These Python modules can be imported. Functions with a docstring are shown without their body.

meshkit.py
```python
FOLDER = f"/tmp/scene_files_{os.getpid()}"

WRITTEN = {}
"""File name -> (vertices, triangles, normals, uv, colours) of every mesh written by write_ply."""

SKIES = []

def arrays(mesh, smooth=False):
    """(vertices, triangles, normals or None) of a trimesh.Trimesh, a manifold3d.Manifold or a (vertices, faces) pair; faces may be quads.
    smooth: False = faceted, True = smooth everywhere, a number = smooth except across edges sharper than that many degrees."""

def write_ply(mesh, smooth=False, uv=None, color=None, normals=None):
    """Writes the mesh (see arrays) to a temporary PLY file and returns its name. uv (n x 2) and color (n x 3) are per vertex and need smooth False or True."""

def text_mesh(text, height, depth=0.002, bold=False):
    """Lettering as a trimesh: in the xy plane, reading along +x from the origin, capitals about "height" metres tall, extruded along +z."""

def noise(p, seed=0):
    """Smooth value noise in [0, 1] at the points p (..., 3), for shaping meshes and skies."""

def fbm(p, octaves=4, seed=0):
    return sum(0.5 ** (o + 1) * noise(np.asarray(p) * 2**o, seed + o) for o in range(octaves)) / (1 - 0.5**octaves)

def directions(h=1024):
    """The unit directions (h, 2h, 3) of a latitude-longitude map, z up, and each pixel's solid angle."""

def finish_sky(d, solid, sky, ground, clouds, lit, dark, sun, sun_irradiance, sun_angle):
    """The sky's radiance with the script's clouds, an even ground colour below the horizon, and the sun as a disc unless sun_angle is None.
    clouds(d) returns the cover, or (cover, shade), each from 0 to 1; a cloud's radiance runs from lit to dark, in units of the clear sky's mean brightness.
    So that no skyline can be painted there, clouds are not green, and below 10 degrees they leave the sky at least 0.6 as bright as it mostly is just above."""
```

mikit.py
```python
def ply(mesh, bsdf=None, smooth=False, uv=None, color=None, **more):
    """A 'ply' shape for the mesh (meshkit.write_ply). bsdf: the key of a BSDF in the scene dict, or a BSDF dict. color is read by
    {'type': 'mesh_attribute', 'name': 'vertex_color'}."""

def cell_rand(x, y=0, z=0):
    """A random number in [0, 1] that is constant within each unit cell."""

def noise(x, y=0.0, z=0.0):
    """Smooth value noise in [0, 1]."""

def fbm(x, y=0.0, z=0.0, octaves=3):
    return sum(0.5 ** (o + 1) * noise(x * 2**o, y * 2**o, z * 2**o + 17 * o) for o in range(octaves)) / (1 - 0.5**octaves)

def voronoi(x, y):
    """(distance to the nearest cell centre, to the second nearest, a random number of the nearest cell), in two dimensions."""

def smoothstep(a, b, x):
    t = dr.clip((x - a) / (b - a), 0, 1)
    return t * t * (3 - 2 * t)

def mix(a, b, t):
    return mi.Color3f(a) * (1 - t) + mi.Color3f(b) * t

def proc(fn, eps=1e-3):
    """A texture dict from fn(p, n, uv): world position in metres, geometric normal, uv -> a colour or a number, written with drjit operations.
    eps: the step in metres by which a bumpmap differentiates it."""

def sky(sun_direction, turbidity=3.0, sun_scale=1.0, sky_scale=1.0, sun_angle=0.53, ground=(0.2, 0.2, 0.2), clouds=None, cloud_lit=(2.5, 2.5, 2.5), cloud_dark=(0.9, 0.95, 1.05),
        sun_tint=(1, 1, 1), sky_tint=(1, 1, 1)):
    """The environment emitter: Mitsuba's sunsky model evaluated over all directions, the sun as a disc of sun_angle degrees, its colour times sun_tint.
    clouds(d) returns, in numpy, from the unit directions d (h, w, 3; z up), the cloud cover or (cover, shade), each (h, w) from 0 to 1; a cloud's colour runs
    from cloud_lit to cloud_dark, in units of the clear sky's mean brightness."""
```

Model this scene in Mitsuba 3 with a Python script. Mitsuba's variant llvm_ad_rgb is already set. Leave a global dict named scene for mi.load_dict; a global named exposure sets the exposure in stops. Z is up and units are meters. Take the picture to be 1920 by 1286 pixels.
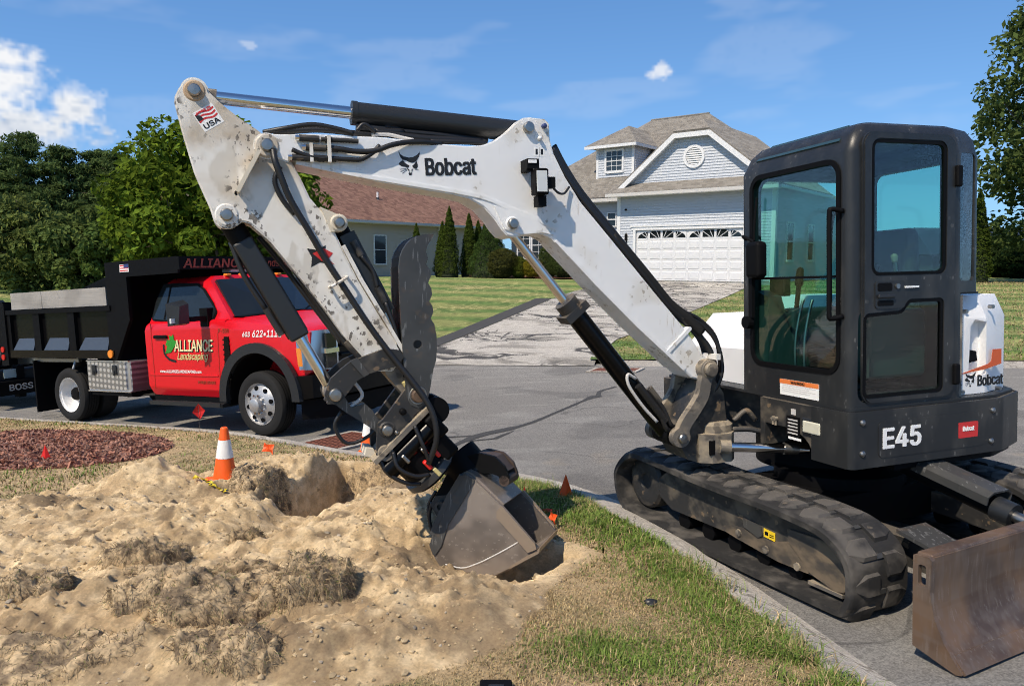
import math, random
import numpy as np, trimesh, shapely
from shapely.geometry import Polygon, LineString, Point
from shapely import affinity
import drjit as dr, mitsuba as mi, mikit, meshkit
from mikit import noise, fbm, voronoi, cell_rand, smoothstep, mix
T = mi.ScalarTransform4f
scene, labels = {}, {}
# ---------------------------------------------------------------- camera, sky, sun, exposure
PITCH = 6.05
scene['camera'] = {'type': 'perspective', 'fov': 67.3, 'fov_axis': 'x', 'near_clip': 0.05, 'far_clip': 6000.0,
    'to_world': T().look_at(origin=[0, 0, 1.8], target=[0, math.cos(math.radians(PITCH)), 1.8 - math.sin(math.radians(PITCH))], up=[0, 0, 1])}
SUN_EL = 50.0
SUN = [-.62*math.cos(math.radians(SUN_EL)), -.785*math.cos(math.radians(SUN_EL)), math.sin(math.radians(SUN_EL))]
def cloud_cover(d):
    az = np.degrees(np.arctan2(d[..., 0], d[..., 1])); el = np.degrees(np.arcsin(np.clip(d[..., 2], -1, 1)))
    q = np.stack([az/1.7, el/1.35, az*0], -1)
    n = meshkit.fbm(q, 6, 5); n2 = meshkit.fbm(q*2.7+9, 4, 8)
    def puff(a, e, ra, re, gain=1.0):
        r = np.sqrt(((az-a)/ra)**2 + ((el-e)/re)**2)
        return np.clip((1-r)*gain, -3, 1)
    body = np.maximum.reduce([puff(-34.4, 10.4, 3.7, 3.4, 1.5), puff(-32.6, 12.2, 1.7, 1.4, 1.3), puff(-29.0, 9.4, 1.4, 1.3, .9), puff(-37, 9, 4, 4), puff(-31.4, 8.2, 4.0, 1.4, .9)])
    bil = 1-np.abs(2*n2-1); cov = np.clip((body*1.0 + (n-.5)*1.9 + (bil-.6)*.7)*1.25, 0, .95)
    small = puff(10.6, 13.1, 1.0, .55); cov = np.maximum(cov, np.clip((small*1.3+(n2-.5)*2.0)*1.2, 0, .75))
    small = puff(-18.2, 14.4, .6, .3); cov = np.maximum(cov, np.clip((small*1.1+(n2-.5)*1.6), 0, .35))
    w = meshkit.fbm(np.stack([az/9+el/14, el/2.2-az/30, az*0], -1), 4, 21)
    wisp = np.clip((w-.54)*.8, 0, .09)*np.clip((el-3)/8, 0, 1)
    shade = np.clip(.15+(.62-bil)*.9+(n-.5)*.8+np.clip((10.5-el)/6, 0, .7), 0, 1)
    return np.maximum(cov, wisp), shade
scene['sky'] = mikit.sky(SUN, turbidity=2.6, clouds=cloud_cover, cloud_lit=(3.0, 3.0, 3.0), cloud_dark=(1.45, 1.7, 2.1), sky_tint=(.78, 1.04, 1.25), sun_tint=(.94, .985, 1.06))
exposure = 1.72
# ---------------------------------------------------------------- helpers
rng = np.random.default_rng(7)
def numbered(key):
    if key not in scene and key not in labels: return key
    k = 1
    while f'{key}_{k:03d}' in scene or f'{key}_{k:03d}' in labels: k += 1
    return f'{key}_{k:03d}'
def cat(ms):
    ms = [m for m in ms if m is not None]
    return trimesh.util.concatenate([trimesh.Trimesh(np.asarray(m.vertices), np.asarray(m.faces), process=False) for m in ms])
def frame(o, x, y, z):
    M = np.eye(4); M[:3, 0], M[:3, 1], M[:3, 2], M[:3, 3] = x, y, z, o
    return M
def tf(m, M):
    if M is None: return m
    v = np.asarray(m.vertices)@M[:3, :3].T + M[:3, 3]; f = np.asarray(m.faces)
    if np.linalg.det(M[:3, :3]) < 0: f = f[:, ::-1]
    return trimesh.Trimesh(v, f, process=False)
def add(key, mesh, mat, M=None, smooth=False, color=None, label=None, kind=None, cat_=None, group=None, exact=False):
    if isinstance(mesh, (list, tuple)): mesh = cat(mesh)
    key = key if exact else numbered(key)
    m = tf(mesh, M)
    scene[key] = mikit.ply(m, mat, smooth, color=color)
    tag(key, label, cat_, group, kind)
    return key
def tag(key, label=None, cat_=None, group=None, kind=None):
    d = {k: v for k, v in (('label', label), ('category', cat_), ('group', group), ('kind', kind)) if v}
    if d: labels[key] = {**labels.get(key, {}), **d}
    return key
def thing(name, label, cat_, group=None):
    key = numbered(name); labels[key] = {}; return tag(key, label, cat_, group)
def box(x0, x1, y0, y1, z0, z1):
    m = trimesh.creation.box((x1-x0, y1-y0, z1-z0)); m.apply_translation(((x0+x1)/2, (y0+y1)/2, (z0+z1)/2)); return m
def rbox(x0, x1, y0, y1, z0, z1, r=.02, sub=1):
    s = trimesh.creation.icosphere(sub, r); v = []
    for a in (x0+r, x1-r):
        for b in (y0+r, y1-r):
            for c in (z0+r, z1-r): v.append(s.vertices+[a, b, c])
    return trimesh.convex.convex_hull(np.vstack(v))
def hull(pts): return trimesh.convex.convex_hull(np.asarray(pts, float))
def capsule_hull(items, sub=1):
    return hull(np.vstack([trimesh.creation.icosphere(sub, r).vertices+np.asarray(c) for c, r in items]))
def cyl(p0, p1, r, n=20, r2=None):
    p0, p1 = np.asarray(p0, float), np.asarray(p1, float); r2 = r if r2 is None else r2
    z = p1-p0; z /= np.linalg.norm(z)
    x = np.cross(z, [0, 0, 1] if abs(z[2]) < .9 else [1, 0, 0]); x /= np.linalg.norm(x); y = np.cross(z, x)
    a = np.arange(n)*2*np.pi/n
    ring = np.cos(a)[:, None]*x+np.sin(a)[:, None]*y
    v = np.vstack([p0+ring*r, p1+ring*r2, p0, p1]); i = np.arange(n); j = (i+1) % n
    f = np.vstack([np.stack([i, j, j+n], 1), np.stack([i, j+n, i+n], 1), np.stack([j, i, i*0+2*n], 1), np.stack([i+n, j+n, i*0+2*n+1], 1)])
    return trimesh.Trimesh(v, f, process=False)
def lathe(prof, p0, axis, n=28):
    """prof: list of (r, h) along axis from p0"""
    z = np.asarray(axis, float); z /= np.linalg.norm(z)
    x = np.cross(z, [0, 0, 1] if abs(z[2]) < .9 else [1, 0, 0]); x /= np.linalg.norm(x); y = np.cross(z, x)
    a = np.arange(n)*2*np.pi/n; ring = np.cos(a)[:, None]*x+np.sin(a)[:, None]*y
    v = np.vstack([np.asarray(p0)+ring*r+z*h for r, h in prof]); f = []
    i = np.arange(n); j = (i+1) % n
    for k in range(len(prof)-1):
        a0, b0 = k*n, (k+1)*n
        f += [np.stack([i+a0, j+a0, j+b0], 1), np.stack([i+a0, j+b0, i+b0], 1)]
    return trimesh.Trimesh(v, np.vstack(f), process=False)
def spline(pts, per=8):
    p = np.asarray(pts, float); p = np.vstack([2*p[0]-p[1], p, 2*p[-1]-p[-2]]); out = []
    for k in range(1, len(p)-2):
        for t in np.linspace(0, 1, per, endpoint=False):
            a, b, c, d = p[k-1:k+3]
            out.append(.5*((2*b)+(c-a)*t+(2*a-5*b+4*c-d)*t*t+(3*b-a-3*c+d)*t**3))
    return np.vstack(out+[p[-2]])
def tube(pts, r, n=8, per=7, smooth=True):
    p = spline(pts, per) if smooth and len(pts) > 2 else np.asarray(pts, float)
    t = np.gradient(p, axis=0); t /= np.linalg.norm(t, axis=1, keepdims=True)+1e-12
    u = np.cross(t[0], [0, 0, 1] if abs(t[0][2]) < .9 else [1, 0, 0]); us = []
    for k in range(len(p)):
        u = u-t[k]*(u@t[k]); u /= np.linalg.norm(u)+1e-12; us.append(u)
    us = np.array(us); w = np.cross(t, us); a = np.arange(n)*2*np.pi/n
    rr = np.broadcast_to(np.asarray(r, float), (len(p),))
    v = (p[:, None]+rr[:, None, None]*(np.cos(a)[None, :, None]*us[:, None]+np.sin(a)[None, :, None]*w[:, None])).reshape(-1, 3)
    i, j = np.meshgrid(np.arange(len(p)-1), np.arange(n), indexing='ij')
    q = np.stack([i*n+j, i*n+(j+1) % n, (i+1)*n+(j+1) % n, (i+1)*n+j], -1).reshape(-1, 4)
    f = np.vstack([q[:, [0, 1, 2]], q[:, [0, 2, 3]]])
    e = (len(p)-1)*n; k = np.arange(1, n-1)
    f = np.vstack([f, np.stack([k*0, k+1, k], 1), np.stack([k*0+e, k+e, k+1+e], 1)])
    return trimesh.Trimesh(v, f, process=False)
def extr(poly, h):
    ms = [trimesh.creation.extrude_polygon(g, h, engine='earcut') for g in getattr(poly, 'geoms', [poly]) if g.area > 1e-9]
    return cat(ms)
def pg(pts, r=0, holes=()):
    p = Polygon(pts)
    if not p.is_valid: p = p.buffer(0)
    if r: p = p.buffer(-r, join_style=1, quad_segs=4).buffer(2*r, join_style=1, quad_segs=4).buffer(-r, join_style=1, quad_segs=4)
    for h in holes: p = p.difference(h)
    return p
XZ = np.array([[1, 0, 0, 0], [0, 0, -1, 0], [0, 1, 0, 0], [0, 0, 0, 1.]])   # polygon (x,z) -> plane y=0, extruded to -y
YZ = np.array([[0, 0, 1, 0], [1, 0, 0, 0], [0, 1, 0, 0], [0, 0, 0, 1.]])    # polygon (y,z) -> plane x=0, extruded to +x
def slab(poly, y0, y1, r=0, holes=()):
    """polygon in (x,z), between y0 and y1"""
    if isinstance(poly, (list, tuple)): poly = pg(poly, r, holes)
    m = tf(extr(poly, abs(y1-y0)), XZ); m.apply_translation((0, max(y0, y1), 0)); return m
def slabx(poly, x0, x1, r=0, holes=()):
    if isinstance(poly, (list, tuple)): poly = pg(poly, r, holes)
    m = tf(extr(poly, abs(x1-x0)), YZ); m.apply_translation((min(x0, x1), 0, 0)); return m
def slabz(poly, z0, z1, r=0, holes=()):
    if isinstance(poly, (list, tuple)): poly = pg(poly, r, holes)
    m = extr(poly, z1-z0); m.apply_translation((0, 0, z0)); return m
def disc(x, z, r, q=8): return Point(x, z).buffer(r, quad_segs=q)
def rrect(x0, x1, z0, z1, r): return pg([(x0, z0), (x1, z0), (x1, z1), (x0, z1)]).buffer(-r).buffer(r, quad_segs=5)
def text(s, h, M, depth=.003, bold=True, sx=1.0, shear=0.0, center=False):
    m = meshkit.text_mesh(s, h, depth, bold); v = np.array(m.vertices)
    v[:, 0] = v[:, 0]*sx+v[:, 1]*shear
    if center: v[:, 0] -= (v[:, 0].min()+v[:, 0].max())/2
    return tf(trimesh.Trimesh(v, m.faces, process=False), M)
def grid(xs, ys, fz):
    X, Y = np.meshgrid(xs, ys); Z = fz(X, Y); n, m = X.shape
    v = np.stack([X, Y, Z], -1).reshape(-1, 3); i, j = np.meshgrid(np.arange(n-1), np.arange(m-1), indexing='ij')
    a = (i*m+j).ravel(); f = np.vstack([np.stack([a, a+1, a+m+1], 1), np.stack([a, a+m+1, a+m], 1)])
    return trimesh.Trimesh(v, f, process=False)
def mfbm(x, y, s, o=4, seed=0): return meshkit.fbm(np.stack([np.asarray(x)*s, np.asarray(y)*s, np.asarray(x)*0+seed*3.3], -1), o, seed)
def sstep(a, b, x): t = np.clip((x-a)/(b-a), 0, 1); return t*t*(3-2*t)
# ---------------------------------------------------------------- materials
def tex(c): return c if isinstance(c, dict) else {'type': 'rgb', 'value': list(c) if hasattr(c, '__len__') else [c]*3}
def mat(name, c, rough=.6, metal=0., two=True, bump=None, bscale=1.0, **more):
    b = {'type': 'principled', 'base_color': tex(c), 'roughness': rough if isinstance(rough, (float, dict)) else float(rough), 'metallic': metal, **more}
    if bump is not None: b = {'type': 'bumpmap', 'arbitrary': bump, 'scale': bscale, 'bsdf': b}
    scene[name] = {'type': 'twosided', 'bsdf': b} if two else b
    return name
P = mikit.proc
def px(p, s): return (p.x*s, p.y*s, p.z*s)
# plain paints
mat('m_black', (.004, .004, .0045), .6, specular=.12); mat('m_black_gloss', (.0035, .0035, .004), .22, specular=.2); mat('m_lamp_chrome', (.55, .57, .60), .18, 1.0)
mat('m_charcoal_plain', (.018, .0195, .021), .42)
mat('m_rubber', (.017, .017, .017), .75, specular=.25); mat('m_hose', (.014, .014, .015), .45)
mat('m_chrome', (.75, .75, .75), .12, 1.0); mat('m_steel', (.36, .35, .33), .38, 1.0)
mat('m_alu', (.75, .75, .75), .32, .9)
mat('m_white', (.74, .74, .735), .42); mat('m_trim', (.70, .705, .71), .55); mat('m_wheel', (.46, .46, .46), .42, .6)
mat('m_red', (.62, .004, .012), .25, clearcoat=.8, clearcoat_gloss=.9)
mat('m_red_dark', (.30, .02, .01), .4)
mat('m_orange', (.85, .115, .01), .5); mat('m_flag_red', (.70, .02, .015), .5); mat('m_flag_orange', (.85, .10, .015), .5)
mat('m_decal_white', (.82, .82, .80), .5); mat('m_decal_black', (.01, .01, .01), .5); mat('m_decal_red', (.55, .03, .03), .5)
mat('m_decal_blue', (.03, .05, .16), .5); mat('m_decal_orange', (.75, .20, .05), .5); mat('m_decal_yellow', (.80, .55, .02), .5); mat('m_decal_green', (.02, .25, .02), .5)
mat('m_cream', (.70, .62, .38), .5); mat('m_amber', (.8, .25, .03), .25); mat('m_lamp_red', (.5, .01, .01), .2)
mat('m_lamp_glass', (.62, .64, .62), .12, clearcoat=1.0); mat('m_stripe', (.55, .10, .03), .35)
mat('m_seat', (.02, .02, .022), .7); mat('m_teal_dark', (.03, .05, .05), .5)
mat('m_glass_dark', (.012, .016, .018), .06, spec_tint=0.0)
mat('m_glass_house', (.03, .04, .05), .05)
mat('m_copper', (.16, .06, .04), .6)
scene['m_cabglass'] = {'type': 'thindielectric', 'int_ior': 1.5, 'specular_transmittance': {'type': 'rgb', 'value': [.47, .78, .71]}, 'specular_reflectance': {'type': 'rgb', 'value': [1, 1, 1]}}
scene['m_truckglass'] = {'type': 'thindielectric', 'int_ior': 1.52, 'specular_transmittance': {'type': 'rgb', 'value': [.42, .52, .55]}}
scene['m_clearglass'] = {'type': 'thindielectric', 'int_ior': 1.5, 'specular_transmittance': {'type': 'rgb', 'value': [.9, .93, .92]}}
# procedural paints and surfaces
def f_dirty_white(p, n, uv):
    a = fbm(p.x*7, p.y*7, p.z*7, 4); b = fbm(p.x*32+5, p.y*32, p.z*26, 3)
    w = fbm(p.x*2.2+4, p.y*2.2, p.z*1.1, 4)
    c = mix((.72, .70, .65), (.40, .31, .20), smoothstep(.42, .70, a*.5+w*.5)*.85)
    sp = smoothstep(.58, .65, fbm(p.x*58, p.y*58+3, p.z*36, 3))*smoothstep(.46, .58, fbm(p.x*6+9, p.y*6, p.z*5, 3))
    c = mix(c, (.42, .37, .29), smoothstep(.56, .66, fbm(p.x*11+2, p.y*11, p.z*4, 4))*.45)
    return mix(c, (.075, .06, .045), sp*.85)
mat('m_arm_white', P(f_dirty_white), .5)
def f_boom_white(p, n, uv):
    a = fbm(p.x*5, p.y*5, p.z*5, 3); b = fbm(p.x*40, p.y*40, p.z*34, 3)
    c = mix((.78, .78, .77), (.62, .58, .50), smoothstep(.52, .8, a)*.6)
    c = mix(c, (.30, .25, .18), smoothstep(.60, .70, b)*smoothstep(.56, .70, a)*.7)
    s = smoothstep(.66, .74, fbm(p.x*70, p.y*70, p.z*7, 2))*smoothstep(.5, .66, fbm(p.x*3+8, p.y*3, p.z*2, 3))
    c = mix(c, (.45, .36, .25), s*.45)
    return c
mat('m_boom_white', P(f_boom_white), .38)
def f_charcoal(p, n, uv):
    a = fbm(p.x*9, p.y*9, p.z*3, 4); b = fbm(p.x*60, p.y*60, p.z*24, 2)
    c = mix((.016, .0175, .019), (.046, .045, .042), smoothstep(.45, .8, a)*.7)
    return mix(c, (.16, .155, .145), smoothstep(.72, .80, b)*smoothstep(.5, .65, a)*.5)
mat('m_charcoal', P(f_charcoal), .42)
def f_dusty(p, n, uv):
    a = fbm(p.x*8, p.y*8, p.z*8, 4); up = dr.clip(n.z, 0, 1)
    c = mix((.024, .024, .024), (.105, .09, .07), smoothstep(.46, .76, a+up*.24))
    return mix(c, (.22, .15, .085), smoothstep(.68, .76, fbm(p.x*22, p.y*22, p.z*22, 3))*.6)
mat('m_dusty_steel', P(f_dusty), .55)
def f_cast(p, n, uv):
    a = fbm(p.x*10, p.y*10, p.z*10, 4); up = dr.clip(n.z, 0, 1)
    c = mix((.115, .105, .092), (.30, .25, .18), smoothstep(.35, .72, a+up*.25))
    return mix(c, (.045, .04, .036), smoothstep(.60, .72, fbm(p.x*17+3, p.y*17, p.z*17, 3))*.7)
mat('m_casting', P(f_cast), .6)
def f_wornplate(p, n, uv):
    a = fbm(p.x*6, p.y*6, p.z*6, 4); s = fbm(p.x*90, p.y*40, p.z*12, 2)
    c = mix((.044, .046, .046), (.095, .093, .088), a)
    c = mix(c, (.26, .26, .25), smoothstep(.66, .78, s)*.5)
    return mix(c, (.14, .095, .06), smoothstep(.60, .75, fbm(p.x*14, p.y*14, p.z*14, 3))*.4)
mat('m_worn_plate', P(f_wornplate), .45, .35)
def f_rust(p, n, uv):
    a = fbm(p.x*7, p.y*7, p.z*4, 4); b = fbm(p.x*40, p.y*40, p.z*7, 3)
    c = mix((.075, .050, .038), (.155, .095, .058), smoothstep(.3, .7, a))
    c = mix(c, (.17, .14, .12), smoothstep(.42, .70, b)*.25+.25*smoothstep(.45, .6, fbm(p.x*2, p.y*2, p.z*13, 3)))
    return mix(c, (.27, .24, .21), smoothstep(.64, .84, fbm(p.x*90, p.y*90, p.z*9, 2))*.22)
mat('m_rust', P(f_rust), .5, .25)
def f_mud(p, n, uv):
    a = fbm(p.x*11, p.y*11, p.z*14, 4)
    return mix((.055, .048, .04), (.155, .118, .078), smoothstep(.32, .66, a))
mat('m_frame_mud', P(f_mud), .7)
def f_bucket(p, n, uv):
    a = fbm(p.x*5, p.y*5, p.z*5, 4); b = fbm(p.x*55, p.y*55, p.z*55, 2)
    c = mix((.14, .118, .10), (.255, .215, .182), smoothstep(.35, .7, a))
    return mix(c, (.30, .27, .24), smoothstep(.70, .78, b)*.45)
mat('m_bucket', P(f_bucket), .42, .3)
def f_track(p, n, uv):
    a = fbm(p.x*9, p.y*9, p.z*9, 4); up = dr.clip(n.z, 0, 1)
    c = mix((.019, .0185, .018), (.088, .080, .070), smoothstep(.42, .75, a+up*.18))
    return mix(c, (.20, .16, .11), smoothstep(.68, .78, fbm(p.x*25, p.y*25, p.z*25, 3))*.5*up)
mat('m_track', P(f_track), .8)
def f_plywood(p, n, uv):
    g = fbm(p.x*3, p.y*3, p.z*45, 3); a = fbm(p.x*2.5, p.y*2.5, p.z*3, 3)
    return mix((.20, .19, .175), (.36, .345, .32), g*.6+smoothstep(.35, .65, a)*.4)
mat('m_board', P(f_plywood), .7)
def f_diamond(p, n, uv):
    u = (p.x*.87-p.y*.49)*11; v = p.z*13; k = dr.floor(u)+dr.floor(v)
    a = dr.abs(dr.sin(u*3.1416)*dr.sin(v*3.1416))
    return mix((.33, .34, .35), (.86, .86, .86), smoothstep(.25, .8, a))
mat('m_diamond', P(f_diamond), .30, .75)
# ---------------------------------------------------------------- terrain heights
def soft(t): return 25*np.tanh(np.asarray(t, float)/25)
def road_z(x, y):
    x, y = np.asarray(x, float), np.asarray(y, float)
    return .041*soft(x-2.1)-.041*soft(y-5)-.036*np.exp(-((x-1.7)**2+(y-3.6)**2)/1.9)+.024*np.exp(-((x+2.6)**2+(y-9.9)**2)/2.5)
EN, EC = np.array([.409, .9125]), 15.81                     # far edge of the road
def far_d(x, y): return np.asarray(x)*EN[0]+np.asarray(y)*EN[1]-EC
def drive_z(x, y): return far_z(x, y)-.095*(1-sstep(.0, .9, far_d(x, y)))
def far_z(x, y):
    d = far_d(x, y); xe, ye = x-EN[0]*d, y-EN[1]*d
    z0 = road_z(xe, ye)+.09; t = np.clip(d/18.3, 0, 1)
    t = t*.82+.18*sstep(0, 1, t)
    return z0*(1-t)+.95*t+.05*(mfbm(x, y, .16, 3, 4)-.5)*np.clip(d, 0, 1)
LAWN = np.array([(-40, 32.0), (-20, 19.4), (-9.13, 12.24), (-7.8, 11.45), (-5.39, 10.35), (-3.59, 9.38), (-2.35, 8.35), (-1.38, 7.52), (-.45, 7.0), (-.05, 6.62), (.42, 5.94), (.71, 5.42), (.86, 5.08), (1.05, 4.25), (1.19, 3.66), (1.29, 3.16), (1.38, 2.7), (1.55, 1.9), (2.1, 0), (4.5, -6), (9, -14)], float)
LAWN_LINE = LineString(spline(LAWN, 10)[:, :2] if False else np.array(LAWN))
_sm = np.array(LAWN_LINE.segmentize(.25).coords)
for _ in range(14): _sm[1:-1] = .25*_sm[:-2]+.5*_sm[1:-1]+.25*_sm[2:]
LAWN_LINE = LineString(_sm)
LAWN_POLY = Polygon(list(_sm)+[(9, -25), (-60, -25), (-60, 32)])
KERB_OUT = np.array(LAWN_LINE.parallel_offset(.27, 'left').coords)
def lawn_z(x, y, dist=None):
    x, y = np.asarray(x, float), np.asarray(y, float)
    if dist is None: dist = shapely.distance(shapely.points(x, y), LAWN_LINE)
    return road_z(x, y)+.085+.07*sstep(0, 1.2, dist)+.03*(mfbm(x, y, .9, 3, 2)-.5)*sstep(0, .6, dist)+.012*(mfbm(x, y, 5, 3, 6)-.5)
# ---------------------------------------------------------------- sand heap and trench
HEAP = [  # x, y, height, rx, ry, angle
    (-3.0, 6.0, .25, .34, .30, .2), (-2.55, 6.05, .03, .75, .35, .1), (-2.15, 6.75, .12, .40, .22, .3), (-3.6, 5.55, .05, .8, .5, 0), (-2.2, 5.3, .07, .9, .5, .3), (-2.95, 5.2, .04, .8, .6, 0),
    (-1.0, 5.0, .07, .75, .6, -.5), (-.75, 4.75, .08, .40, .35, -.6), (-.15, 4.22, -.15, .42, .32, -.2), (-1.4, 4.4, .02, .9, .6, 0), (-2.0, 4.15, .08, .5, .2, .5), (-1.5, 3.55, .14, .62, .34, .15),
    (-.95, 3.62, .07, .36, .2, .3), (-2.3, 3.6, .09, .5, .3, .2), (-1.15, 3.05, .10, .5, .25, 0), (-.35, 3.5, .05, .8, .5, 0), (-1.05, 6.4, .07, .35, .35, 0), (-.75, 5.5, .10, .45, .45, 0), (-3.3, 4.3, .05, .9, .5, 0)]
PITS = [(-1.45, 5.45, .16, .35, .35, .2), (-1.55, 4.95, .10, .28, .40, .2), (.20, 4.45, .17, .30, .26, .2)]
def trench(x, y):
    """a dug hole: a steep cut on its left, a long slope up to the right"""
    xl = -1.84+.16*(y-6.3)+.07*(mfbm(x, y, 5, 3, 45)-.5)
    return .58*sstep(xl-.02, xl+.10, x)*(1-sstep(xl+.30, xl+1.15, x))*sstep(5.45, 6.0, y)
def bumps(x, y, items, pw=1.0):
    s = np.zeros(np.broadcast(x, y).shape)
    for bx, by, h, rx, ry, a in items:
        c, sn = math.cos(a), math.sin(a); u = ((x-bx)*c+(y-by)*sn)/rx; v = (-(x-bx)*sn+(y-by)*c)/ry
        s = s+h*np.exp(-(u*u+v*v)**pw)
    return s
SAND_EDGE = [(-6.5, 4.8), (-5.2, 5.7), (-4.2, 5.95), (-3.5, 6.2), (-3.05, 6.6), (-2.55, 7.0), (-2.1, 7.3), (-1.5, 7.42), (-.95, 7.05), (-.66, 6.1), (-.35, 5.25), (.05, 4.85), (.45, 4.72), (.55, 4.42), (.32, 4.1), (.16, 3.85), (.13, 3.55), (0, 3.2), (-.35, 2.95), (-.9, 2.75), (-1.6, 2.7), (-2.3, 2.95), (-3.2, 3.1), (-4.5, 3.4), (-6.5, 3.8)]
SAND_POLY = Polygon(SAND_EDGE).buffer(.15).buffer(-.15)
def sand_in(x, y):
    """signed distance inside the sand outline, made uneven"""
    pt = shapely.points(x, y); d = shapely.distance(pt, SAND_POLY.exterior)*np.where(shapely.contains(SAND_POLY, pt), 1, -1)
    return d+.22*(mfbm(x, y, 3.2, 4, 11)-.5)
def heap_z(x, y):
    base = lawn_z(x, y); ins = sand_in(x, y); m = sstep(-.06, .30, ins)
    rough = mfbm(x, y, 2.2, 5, 31)-.5; ridged = 1-np.abs(2*mfbm(x, y, 1.7, 4, 37)-1); r2 = 1-np.abs(2*mfbm(x, y, 4.2, 4, 47)-1)
    h = bumps(x, y, HEAP)*(.9+.9*rough)+.17*rough+.09*(ridged-.7)+.055*(r2-.7)+.06*(mfbm(x, y, 8, 4, 33)-.5)+.034*(mfbm(x, y, 24, 3, 35)-.5)
    cl = mfbm(x, y, 14, 2, 39); h = h+.026*sstep(.58, .70, cl)+.014*sstep(.60, .70, mfbm(x, y, 31, 2, 43))
    pit = bumps(x, y, PITS[:2], 2.2)+bumps(x, y, PITS[2:], 1.2)*(.7+.6*mfbm(x, y, 6, 3, 49))+trench(x, y)
    return base+(.03+h)*m-pit*sstep(.06, .26, ins)-.06*(1-sstep(-.10, .02, ins)), ins
GZ = {}
def ground_z(x, y):
    x, y = np.asarray(x, float), np.asarray(y, float); z, ins = heap_z(x, y); return np.where(ins > -.02, np.maximum(z, lawn_z(x, y)-.8*(ins > .05)), lawn_z(x, y))
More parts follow.
